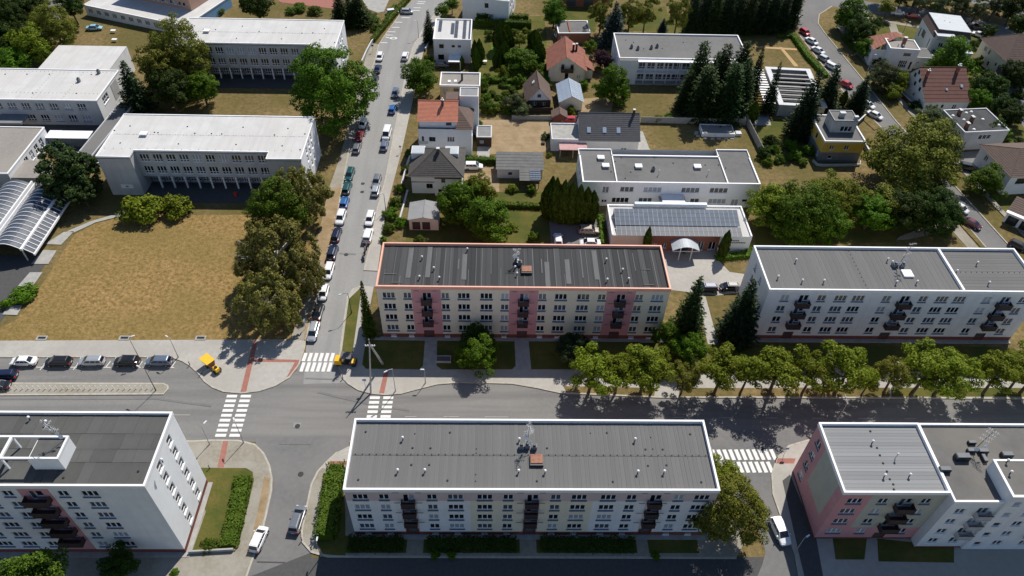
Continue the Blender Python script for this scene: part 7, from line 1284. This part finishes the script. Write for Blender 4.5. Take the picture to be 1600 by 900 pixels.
def car_meshes(tp):
    def mk():
        p = CT[tp]; h = p['L']/2; hw = p['hw']; M_ = {}
        st = [(-h, hw*.80, .42, p['tail']-.14, .1), (-h+.12, hw*.93, .32, p['tail']-.02, .1), (-h+.6, hw*.99, .24, p['tail'], .1), (p['c0']+.5, hw, .22, p['belt'], .08), (.2, hw, .22, p['belt'], .08), (p['c1']-.1, hw, .22, p['belt']-.02, .1), (h-.75, hw*.98, .24, p['hood'], .12), (h-.25, hw*.9, .3, p['hood']-.12, .14), (h-.04, hw*.72, .4, p['hood']-.28, .12)]
        b = loft(st, 'paint_white'); zb, zr = p['belt']-.02, p['roof']; cw = p['cw']; c0, r0, r1, c1 = p['c0'], p['r0'], p['r1'], p['c1']; bw = hw*.86
        B = [(c0, -bw, zb), (c1, -bw, zb), (c1, bw, zb), (c0, bw, zb), (r0, -cw, zr), (r1, -cw, zr), (r1, cw, zr), (r0, cw, zr)]
        b.hexa(B, 'paint_white')
        b.hexa([(r0+.04, -cw*.9, zr-.01), (r1-.06, -cw*.9, zr-.01), (r1-.06, cw*.9, zr-.01), (r0+.04, cw*.9, zr-.01), (r0+.2, -cw*.7, zr+.045), (r1-.25, -cw*.7, zr+.045), (r1-.25, cw*.7, zr+.045), (r0+.2, cw*.7, zr+.045)], 'paint_white')
        b.box(-h+.02, -h+.4, -hw*.78, hw*.78, .3, .45, 'black')
        for x in (-h*.62, h*.62):
            for s_ in (-1, 1): b.tube((x, s_*(hw-.03), .33), (x, s_*(hw+.006), .33), .38, .38, 'black', 12)
        M_['body'] = b.mesh('body'); V = [Vector(q) for q in B]
        def pane(q, ins, off, name):
            c = sum(q, Vector())/4; n = (q[1]-q[0]).cross(q[3]-q[0]).normalized(); return MB().face([c+(v-c)*ins+n*off for v in q], 'car_glass').mesh(name)
        M_['windscreen'] = pane([V[1], V[2], V[6], V[5]], .90, .012, 'windscreen'); M_['rear_window'] = pane([V[3], V[0], V[4], V[7]], .84, .012, 'rear_window')
        def side(s_):
            m = MB(); y = lambda z: s_*(bw+(cw-bw)*(z-zb)/(zr-zb)+.012); zl, zh = zb+.07, zr-.1; f = lambda t, z: (c0+(r0-c0)*(z-zb)/(zr-zb))*(1-t)+(c1+(r1-c1)*(z-zb)/(zr-zb))*t
            for t0, t1 in ((.07, .30), (.33, .60), (.63, .92)):
                q = [(f(t0, zl), y(zl), zl), (f(t1, zl), y(zl), zl), (f(t1, zh), y(zh), zh), (f(t0, zh), y(zh), zh)]; m.face(q if s_ < 0 else q[::-1], 'car_glass')
            return m.mesh('side_window')
        M_['sl'] = side(1); M_['sr'] = side(-1)
        M_['wheel'] = MB().tube((0, -.11, 0), (0, .11, 0), .32, .32, 'tyre', 14).mesh('wheel'); M_['rim'] = MB().tube((0, -.118, 0), (0, .118, 0), .2, .2, 'rim', 10).mesh('rim')
        M_['headlight'] = MB().box(-.16, .06, -.17, .17, -.07, .08, 'lamp_clear').mesh('headlight'); M_['taillight'] = MB().box(-.05, .14, -.16, .16, -.1, .12, 'lamp_red').mesh('taillight'); M_['mirror'] = MB().box(-.07, .07, -.1, .1, -.07, .07, 'paint_white').mesh('wing_mirror'); M_['plate'] = MB().box(-.02, .01, -.26, .26, -.06, .06, 'sign_white').mesh('number_plate')
        return M_
    return cached(('car', tp), mk)
def repaint(o, mat):
    for i, sl in enumerate(o.material_slots):
        if sl.material == PAINT['white']: sl.link = 'OBJECT'; sl.material = mat
def car(p, heading, tp, colour, label, group=None):
    """heading in degrees: direction of the bonnet, 0 = +x."""
    M_ = car_meshes(tp); q = CT[tp]; h = q['L']/2; hw = q['hw']; pm = PAINT[colour]; z0 = 0.06
    t = thing('parked_car' if tp != 'van' else 'parked_van', label, 'car' if tp != 'van' else 'van', (p[0], p[1], z0), R(heading+random.uniform(-1.2, 1.2)), group)
    repaint(link('body', M_['body'], t), pm); link('windscreen', M_['windscreen'], t); link('rear_window', M_['rear_window'], t); link('side_window', M_['sl'], t); link('side_window', M_['sr'], t)
    for x in (-h*.62, h*.62):
        for s_ in (-1, 1): w = link('wheel', M_['wheel'], t, (x, s_*(hw-.09), .32)); link('rim', M_['rim'], w)
    for s_ in (-1, 1):
        link('headlight', M_['headlight'], t, (h-.16, s_*hw*.66, q['hood']-.26)); link('taillight', M_['taillight'], t, (-h+.05, s_*hw*.74, q['tail']-.2)); repaint(link('wing_mirror', M_['mirror'], t, (q['c1']-.42, s_*(hw+.1), q['belt']+.05)), pm)
    link('number_plate', M_['plate'], t, (-h-.0, 0, .62)); return t
SA = 87.3
left = [((-33.24, 91.13),'estate','silver'), ((-33.23, 96.15),'sedan','black'), ((-33.07, 101.27),'hatch','white'), ((-33.08, 107.39),'estate','white'), ((-33.19, 112.91),'suv','navy'), ((-33.28, 118.52),'estate','navy'), ((-33.17, 124.0),'suv','white'), ((-33.2, 129.31),'hatch','blue'), ((-33.42, 134.63),'estate','teal'), ((-33.5, 139.71),'estate','teal'),
        ((-33.32, 150.28),'hatch','grey'), ((-33.41, 155.5),'hatch','red'), ((-33.26, 160.94),'hatch','white'), ((-32.91, 182.79),'sedan','black'), ((-32.82, 188.74),'sedan','navy'), ((-32.98, 195.49),'hatch','white')]
for i, (p, tp, c) in enumerate(left): car(p, -90-2.7 if i in (3, 2) else (SA if i % 3 else SA-180), tp, c, f'{c} {tp}, {ORD[i]} from the zebra crossing in the kerbside row on the school side')
right = [((-26.59, 118.23),'suv','white'), ((-26.89, 123.91),'estate','white'), ((-26.83, 133.82),'hatch','silver'), ((-27.03, 137.4),'hatch','grey'), ((-26.84, 151.52),'hatch','slate blue'), ((-26.76, 156.52),'van','white'), ((-26.61, 168.03),'hatch','blue'), ((-26.66, 175.96),'hatch','slate blue'), ((-25.88, 196.31),'estate','white')]
for i, (p, tp, c) in enumerate(right): car(p, SA-180 if i % 2 else SA, tp, c, f'{c} {tp}, {ORD[i]} from the motorcycles in the kerbside row on the house side')
car((-27.87, 224.86), 0, 'hatch', 'silver', 'silver hatchback parked square to the roadside hedge in the upper bays')
for i, (p, tp, c) in enumerate((((-59.17, 83.9),'estate','slate blue'), ((-64.7, 83.7),'suv','black'), ((-70.87, 83.79),'estate','silver'), ((-76.61, 83.67),'estate','black'), ((-82.61, 83.68),'sedan','white'))): car(p, 180, tp, c, f'{c} {tp}, {ORD[i]} from the yellow machine in the parking lane by the lawn')
car((-84.69, 80.53), 183, 'estate', 'navy', 'dark car driving past the white sedan beside the traffic island'); car((-84.84, 78.32), 183, 'sedan', 'black', 'black sedan next to the end of the traffic island')
car((-28.98, 53.81), 84, 'estate', 'grey', 'dark grey estate car parked beside the tall hedge of the mauve-topped block'); car((-34.0, 50.68), 78, 'hatch', 'white', 'white hatchback parked by the pavement of the tall block'); car((43.37, 51.98), -80, 'suv', 'white', 'white-roofed suv standing by the pink gable')
car((20.37, 120.71), 0, 'suv', 'champagne', 'silver-brown suv on the lot beside the dark thujas'); car((13.58, 117.68), 90, 'hatch', 'white', 'white hatchback parked nose-out on the lot by the thujas'); car((20.31, 116.77), 180, 'sedan', 'white', 'white sedan half hidden by the salmon parapet'); car((42.48, 103.61), 180, 'estate', 'navy', 'dark blue estate car on the forecourt by the spruces'); car((47.18, 103.94), 180, 'hatch', 'black', 'black hatchback on the forecourt next to the white block')
car((-4.97, 143.37), 2, 'suv', 'white', 'white suv in the yard of the dark-roofed house'); car((18.94, 164.16), 180, 'hatch', 'red', 'red hatchback behind the house with three skylights'); car((19.88, 211.04), 10, 'estate', 'white', 'white estate car before the flat double garage'); car((-15.2, 191.51), 0, 'hatch', 'slate blue', 'blue-grey car under the porch of the strip-roofed white house')
hill = [((95.83, 228.06),'suv','white',-85), ((95.29, 215.67),'hatch','red',-70), ((95.63, 209.83),'sedan','white',-58), ((95.8, 204.0),'sedan','white',-55), ((96.08, 198.76),'hatch','silver',-55), ((97.0, 194.27),'estate','white',-55), ((97.69, 184.6),'sedan','red',-55), ((99.87, 173.95),'estate','white',-52), ((100.07, 168.73),'sedan','white',-50), ((105.59, 129.99),'hatch','white',-54), ((105.83, 124.71),'sedan','maroon',-50), ((112.77, 117.28),'hatch','black',-50)]
for i, (p, tp, c, a) in enumerate(hill): car(p, a, tp, c, f'{c} {tp}, {ORD[i]} from the top of the curving hill street')
for p, a, tp, c, l in (((129.97, 230.43),-10,'estate','white','white estate car on the upper cross street'), ((134.35, 228.76),-10,'sedan','red','red sedan on the upper cross street'), ((114.76, 145.61),-20,'suv','black','black suv in the yard below the grey boxy house'), ((137.0, 177.35),-25,'hatch','pale blue','light blue car in the upper yard near the dark trees'), ((148.72, 223.02),-12,'suv','black','black suv beside the big white house'), ((152.51, 221.4),-12,'sedan','black','black sedan behind the big white house'), ((-118.82, 210.11),5,'sedan','pale blue','pale blue car wreck standing on the dry grass'), ((-137.06, 198.3),35,'hatch','white','white car on the lane behind the school'), ((-134.15, 194.27),30,'hatch','silver','silver car on the lane under the leafy tree'), ((-32.42, 224.44),20,'hatch','white','white car behind the long roadside hedge'), ((150.25, 216.11),-40,'sedan','white','white sedan before the large cream house'), ((-104.02, 149.85),-30,'hatch','sky blue','bright blue car between containers and pine')): car(p, a, tp, c, l)
# motorcycles
def motorbike(p, a, label):
    t = thing('motorcycle', label, 'motorcycle', (p[0], p[1], .06), R(a))
    wm = cached('mwheel', lambda: MB().tube((0, -.07, 0), (0, .07, 0), .32, .32, 'tyre', 14).mesh('wheel'))
    for x in (-.68, .68): link('wheel', wm, t, (x, 0, .32))
    MB().hexa([(-.5, -.13, .35), (.45, -.13, .35), (.45, .13, .35), (-.5, .13, .35), (-.35, -.16, .72), (.4, -.16, .78), (.4, .16, .78), (-.35, .16, .72)], 'metal_dark').build('engine', t); MB().hexa([(-.05, -.18, .74), (.45, -.14, .78), (.45, .14, .78), (-.05, .18, .74), (0, -.12, .98), (.38, -.1, .98), (.38, .1, .98), (0, .12, .98)], 'rust').build('tank', t); MB().box(-.8, -.02, -.14, .14, .76, .86, 'black').build('seat', t); MB().tube((.62, 0, .35), (.42, 0, 1.05), .05, .05, 'metal_pole', 6).tube((.42, -.38, 1.05), (.42, .38, 1.05), .025, .025, 'metal_dark', 6).box(.5, .62, -.1, .1, .82, .98, 'lamp_clear').build('handlebar', t)
motorbike((-26.57, 115.37), 100, 'dark motorcycle parked behind the white suv, nearest that car'); motorbike((-26.63, 113.78), 95, 'black motorcycle in the middle of the kerbside three'); motorbike((-26.71, 111.83), 105, 'dark motorcycle at the end of the kerbside three, towards the crossing')
# ================================================================ STREET FURNITURE
def lamp_post(p, h, label, arm=1.2, ang=0, mat='metal_pole', two=False):
    t = thing('street_lamp', label, 'lamp post', (p[0], p[1], .1), R(ang)); MB().tube((0, 0, 0), (0, 0, .9), .11, .1, mat, 8).tube((0, 0, .9), (0, 0, h), .075, .045, mat, 8).build('pole', t)
    for s_ in ((1, -1) if two else (1,)):
        MB().path([(0, 0, h-.03), (s_*arm*.5, 0, h+.18), (s_*arm, 0, h+.2)], [.04, .035, .03], mat, 6).build('arm', t); MB().hexa([(s_*arm-.1, -.12, h+.14), (s_*arm+.5*s_+.1, -.12, h+.14), (s_*arm+.5*s_+.1, .12, h+.14), (s_*arm-.1, .12, h+.14), (s_*arm-.05, -.08, h+.26), (s_*arm+.5*s_, -.08, h+.26), (s_*arm+.5*s_, .08, h+.26), (s_*arm-.05, .08, h+.26)], 'lamp_clear').build('lamp_head', t)
    return t
lamp_post((-16.83, 78.0), 6.2, 'grey street lamp with bent arm before the entrance lawn of the cream block', 1.0, 215)
lamp_post((-11.76, 79.85), 3.6, 'short round-headed lamp on the pavement of the cream block', .1, 180); lamp_post((-45.75, 67.11), 5.0, 'slim lamp beside the red paving band of the tall block', .6, 60); lamp_post((-40.38, 67.44), 5.6, 'slim lamp at the rounded kerb of the tall block corner', .5, 120); lamp_post((-27.01, 96.38), 5.4, 'dark lamp with big white disc head on the green wedge', 1.2, 200, 'metal_dark')
lamp_post((-23.06, 208.74), 5.0, 'tall thin lamp along the pavement of the upper street', .5, 180); lamp_post((-63.14, 85.02), 5.4, 'thin lamp between parking lane and lawn, beside the dark suv', .4, 30); lamp_post((-56.3, 85.23), 5.2, 'thin lamp at the end of the parking lane by the lawn', .4, 150); lamp_post((-57.86, 77.83), 6.0, 'leaning-shadow lamp at the tip of the traffic island', 1.0, 160, 'metal_dark')
lamp_post((57.99, 71.29), 6.5, 'pale curved lamp showing over the pink-gabled block', 1.0, 90); lamp_post((69.96, 78.23), 7.0, 'curved lamp standing among the street trees', 1.0, 120); lamp_post((-24.59, 48.29), 4.2, 'white-headed lamp at the corner of the service road', .3, 90); lamp_post((45.09, 49.11), 4.0, 'pale lamp on the drive beside the pink gable', .5, 30); lamp_post((106.87, 192.94), 5.0, 'globe lamp along the hill street', .2, 0); lamp_post((123.51, 211.87), 6.0, 'dark lamp on the small green by the upper cross street', .5, 0, 'metal_dark'); lamp_post((-23.87, 127.22), 4.6, 'thin lamp on the house-side pavement of the street', .4, 180, 'metal_dark')
# twin concrete pole
t = thing('utility_pole', 'twin-legged concrete utility pole with insulators before the cream block', 'utility pole', (*(-21.04, 77.56), .1)); a0 = Vector((0, 0, 0)); q = (-19.73, 84.09); dx, dy = q[0]-(-21.04, 77.56)[0], q[1]-(-21.04, 77.56)[1]; top = Vector((dx*.42, dy*.42, 10.2))
MB().tube((0, 0, 0), top, .17, .11, 'concrete_pole', 8).build('pole', t); MB().tube((dx, dy, .05), top-Vector((0, 0, .4)), .24, .13, 'concrete_pole', 8).build('brace', t); MB().tube(top-Vector((0, 0, .3)), top+Vector((0, 0, .9)), .08, .07, 'metal_pole', 6).box(top.x-.8, top.x+.8, top.y-.06, top.y+.06, top.z-.9, top.z-.78, 'metal_pole').build('crossarm', t)
im = MB().lathe([(.05, 0), (.12, .05), (.07, .12), (.12, .18), (.05, .26)], 'trim_white', 8).mesh('insulator')
for x in (-.75, -.35, .35, .75): link('insulator', im, t, (top.x+x, top.y, top.z-.78))
# posts on the island, crossing beacons, signs
pm = MB().lathe([(.07, 0), (.07, .62)], 'trim_white', 8).lathe([(.075, .62), (.09, .72), (.05, .85)], 'trim_white', 8).mesh('post'); 
for k in range(27):
    p = ((-83.31, 78.05)[0]+k*((-58.43, 78.23)[0]-(-83.31, 78.05)[0])/26, (-83.28, 77.98)[1]+k*((-58.43, 78.23)[1]-(-83.28, 77.98)[1])/26); t = thing('bollard', 'short white bollard in the even row on the traffic island', 'bollard', (p[0], p[1], .13), 0, 'bollards on the traffic island'); link('post', pm, t); link('foot', cached('bfoot', lambda: MB().lathe([(.16, 0), (.14, .06)], 'concrete', 8).mesh('foot')), t)
def bollard(p, label):
    t = thing('bollard', label, 'bollard', (p[0], p[1], .12)); link('post', cached('dkb', lambda: MB().lathe([(.08, 0), (.08, .75), (.1, .8), (.05, .95)], 'metal_dark', 8).mesh('post')), t); link('band', cached('dkbb', lambda: MB().lathe([(.085, .55), (.085, .68)], 'sign_white', 8).mesh('band')), t)
bollard((-53.75, 83.5), 'dark bollard on the kerb curve by the yellow skip'); bollard((-51.16, 81.51), 'dark bollard on the kerb near the yellow machine shadow'); bollard((-26.31, 80.72), 'dark bollard at the kerb of the cream block corner'); bollard((-23.48, 63.88), 'dark bollard on the red paving by the mauve-topped block'); bollard((-44.52, 62.64), 'dark bollard at the edge of the lawn by the tall block'); bollard((-27.81, 50.73), 'dark bollard at the kerb near the grey estate car'); bollard((-47.82, 81.96), 'dark bollard next to the yellow machine'); bollard((46.25, 64.64), 'dark bollard at the kerb of the pink-gabled corner')
def sign(p, h, label, ang=0, col='sign_red', shape='round'):
    t = thing('traffic_sign', label, 'sign', (p[0], p[1], .12), R(ang)); MB().tube((0, 0, 0), (0, 0, h), .035, .035, 'metal_pole', 6).build('pole', t)
    if shape == 'round': MB().tube((0, -.05, h-.3), (0, -.03, h-.3), .32, .32, 'sign_white', 14).tube((0, -.052, h-.3), (0, -.045, h-.3), .22, .22, col, 14).build('plate', t)
    else: MB().box(-.35, .35, -.05, -.03, h-.65, h, 'sign_white').box(-.29, .29, -.056, -.051, h-.59, h-.06, col).build('plate', t)
sign((-21.97, 78.37), 3.0, 'slim sign post beside the twin concrete pole', 0, 'blue_wall', 'square'); sign((-34.95, 92.37), 2.4, 'small sign by the silver estate at the crossing', 90, 'blue_wall', 'square'); sign((-35.41, 199.21), 2.4, 'dark sign post on the upper street pavement', 20, 'metal_dark', 'square'); sign((-22.72, 149.15), 2.2, 'round sign on the house-side pavement', 180, 'sign_red'); sign((47.75, 65.49), 2.4, 'sign post on the corner of the pink-gabled block', 0, 'blue_wall', 'square')
# concrete drain boxes at the lawn edge
for k, p in enumerate(((-82.2, 89.51), (-67.39, 89.67), (-53.62, 89.81))):
    t = thing('drain_box', f'{ORD[k]} concrete drain box set in the lawn edge, counted from the asphalt lot', 'drain', (p[0], p[1], .1)); MB().box(-.95, .95, -.5, -.28, 0, .14, 'concrete').box(-.95, .95, .28, .5, 0, .14, 'concrete').box(-.95, -.7, -.28, .28, 0, .138, 'concrete').box(.7, .95, -.28, .28, 0, .138, 'concrete').build('rim', t); MB().box(-.7, .7, -.28, .28, 0, .05, 'black').build('grate', t)
# yellow chute machine on the corner pavement
t = thing('road_machine', 'yellow skip trailer with raised hopper parked on the wide corner pavement', 'machine', (*(-49.51, 82.81), .14), R(-38)); t.scale = (.78, .78, .85)
MB().hexa([(-2.1, -.75, .9), (.3, -.6, .7), (.3, .6, .7), (-2.1, .75, .9), (-2.6, -1.05, 2.1), (.1, -1.0, 1.9), (.1, 1.0, 1.9), (-2.6, 1.05, 2.1)], 'rust').build('hopper', t); MB().hexa([(-2.65, -1.1, 2.11), (.15, -1.05, 1.91), (.15, 1.05, 1.91), (-2.65, 1.1, 2.11), (-2.65, -1.1, 2.2), (.15, -1.05, 2.0), (.15, 1.05, 2.0), (-2.65, 1.1, 2.2)], 'machine_yellow').build('hopper_lid', t)
MB().box(-1.6, 2.6, -.35, .35, .5, .72, 'metal_dark').build('chassis', t); MB().hexa([(.9, -.6, .73), (2.5, -.6, .73), (2.5, .6, .73), (.9, .6, .73), (1.0, -.5, 1.45), (2.3, -.45, 1.3), (2.3, .45, 1.3), (1.0, .5, 1.45)], 'machine_yellow').build('engine_cover', t); MB().tube((1.2, .0, 1.4), (1.1, 0, 2.0), .06, .06, 'black', 6).box(1.4, 1.9, -.25, .25, 1.36, 1.7, 'black').build('exhaust', t)
wm = MB().tube((0, -.13, 0), (0, .13, 0), .42, .42, 'tyre', 14).mesh('wheel')
for x, y in ((-.9, -.75), (-.9, .75), (1.8, -.75), (1.8, .75)): link('wheel', wm, t, (x, y, .42))
MB().tube((.2, -.8, .7), (-.3, -2.3, .25), .07, .05, 'metal_light', 6).build('drawbar', t)
# yellow roller with canopy
t = thing('road_roller', 'small yellow road roller with grey canopy by the zebra crossing', 'road roller', (*(-26.23, 84.03), .12), R(-3)); k = 1.0
MB().hexa([(-1.9, -.75, .5), (-.55, -.75, .5), (-.55, .75, .5), (-1.9, .75, .5), (-1.8, -.7, 1.5), (-.6, -.7, 1.6), (-.6, .7, 1.6), (-1.8, .7, 1.5)], 'machine_yellow').build('engine_cover', t); MB().box(-.6, 1.1, -.6, .6, .5, .8, 'metal_dark').build('platform', t); MB().box(-.7, 1.2, -.8, .8, 2.3, 2.42, 'roof_stained').build('canopy', t)
for x, y in ((-.6, -.7), (-.6, .7), (1.1, -.7), (1.1, .7)): MB().box(x-.04, x+.04, y-.04, y+.04, .8, 2.3, 'black').build('canopy_post', t)
MB().box(0, .5, -.3, .3, .8, 1.3, 'black').build('seat', t); MB().hexa([(1.1, -.7, .5), (1.9, -.6, .5), (1.9, .6, .5), (1.1, .7, .5), (1.15, -.6, 1.0), (1.7, -.5, .95), (1.7, .5, .95), (1.15, .6, 1.0)], 'machine_yellow').build('front_frame', t)
dm = MB().tube((0, -.7, 0), (0, .7, 0), .45, .45, 'metal_dark', 18).mesh('drum')
for x in (-1.3, 1.5): link('drum', dm, t, (x, 0, .45))
# sunken glass bins box, garden clutter
t = thing('cold_frame', 'dark glazed frame box on the lawn beside the bright round tree', 'cold frame', (*(-10.13, 84.32), .14)); MB().box(0, 2.6, 0, .1, 0, .5, 'concrete').box(0, 2.6, 1.2, 1.3, 0, .6, 'concrete').box(0, .1, .1, 1.2, 0, .55, 'concrete').box(2.5, 2.6, .1, 1.2, 0, .55, 'concrete').build('frame', t); MB().box(.1, 2.5, .1, 1.2, .4, .46, 'glass_mid').build('pane', t)
t = thing('retaining_wall', 'low concrete wall across the foot of the lawn beside the tall block', 'wall', (*(-43.64, 48.76), .1)); m = MB(); p1 = (-43.64, 48.76); strip(m, [(0, 0), ((-37.31, 49.15)[0]-p1[0], (-37.31, 49.15)[1]-p1[1])], .25, 0, .7, 'concrete'); m.build('wall', t)
t = thing('bench', 'pale park bench on the small green by the upper cross street', 'bench', (*(122.91, 224.79), 0)); MB().box(-.9, .9, -.25, .25, .42, .5, 'wood_tan').build('seat', t); MB().box(-.9, .9, .25, .32, .5, .95, 'wood_tan').build('backrest', t)
for x in (-.8, .7): MB().box(x, x+.1, -.2, .25, 0, .42, 'concrete').build('leg', t)
def garden_table(p, label):
    t = thing('garden_table', label, 'table', (p[0], p[1], .05)); MB().box(-.7, .7, -.45, .45, .68, .75, 'sign_white').build('tabletop', t)
    for x in (-.6, .52):
        for y in (-.38, .3): MB().box(x, x+.08, y, y+.08, 0, .68, 'sign_white').build('leg', t)
garden_table((-3.18, 193.96), 'white garden table on the lush lawn'); garden_table((-112.7, 208.52), 'white table on the dry grass behind the school'); garden_table((-110.32, 203.02), 'dark-shadowed white table closer to the school roof')
t = thing('stand', 'small red stand on the dark school terrace', 'stand', (*(-57.72, 131.76), .1)); MB().box(-.3, .3, -.2, .2, 0, .9, 'sign_red').build('body', t); MB().box(-.35, .35, -.25, .25, .9, 1.0, 'sign_red').build('lid', t)
def low_wall(pts, label, h=1.0, mat='concrete', w=.25):
    p0 = pts[0]; t = thing('garden_wall', label, 'wall', p0); m = MB(); strip(m, [(p[0]-p0[0], p[1]-p0[1]) for p in pts], w, 0, h, mat); m.build('wall', t); c = MB(); strip(c, [(p[0]-p0[0], p[1]-p0[1]) for p in pts], w+.1, h+.002, h+.09, 'trim_grey'); c.build('coping', t)
low_wall([(-37.64, 192.4), (-37.14, 198.38), (-36.39, 204.23), (-34.56, 211.17), (-32.45, 218.44)], 'low school wall along the upper pavement'); low_wall([(-21.18, 136.04), (-20.67, 143.47), (-20.15, 147.88)], 'low garden wall beside the dark-roofed house', .9); low_wall([(-20.38, 200.52), (-19.46, 206.06), (-16.81, 212.7)], 'low garden wall by the strip-roofed house', .9); low_wall([(97.19, 168.07), (92.86, 163.39), (92.32, 151.95)], 'dark garden wall by the yellow house', 1.2, 'wall_dark'); low_wall([(111.1, 179.74), (113.34, 166.98)], 'dark fence wall below the maroon-roofed house', 1.3, 'wood_dark'); low_wall([(-20.47, 124), (-19.7, 134.17)], 'thin garden wall along the street shrubs', .6)
pile = thing('tarp_pile', 'heap of dark green tarpaulin on the dry yard', 'heap', (*(12.73, 156.63), .05)); o = link('tarp', crown_mesh('bush', 1, 'leaf_deep'), pile, (0, 0, .3), 0, (1.3, 1.8, .7)); MB().box(-1.2, -.4, -3, -2, -.02, .5, 'wood_dark').build('crate', pile)
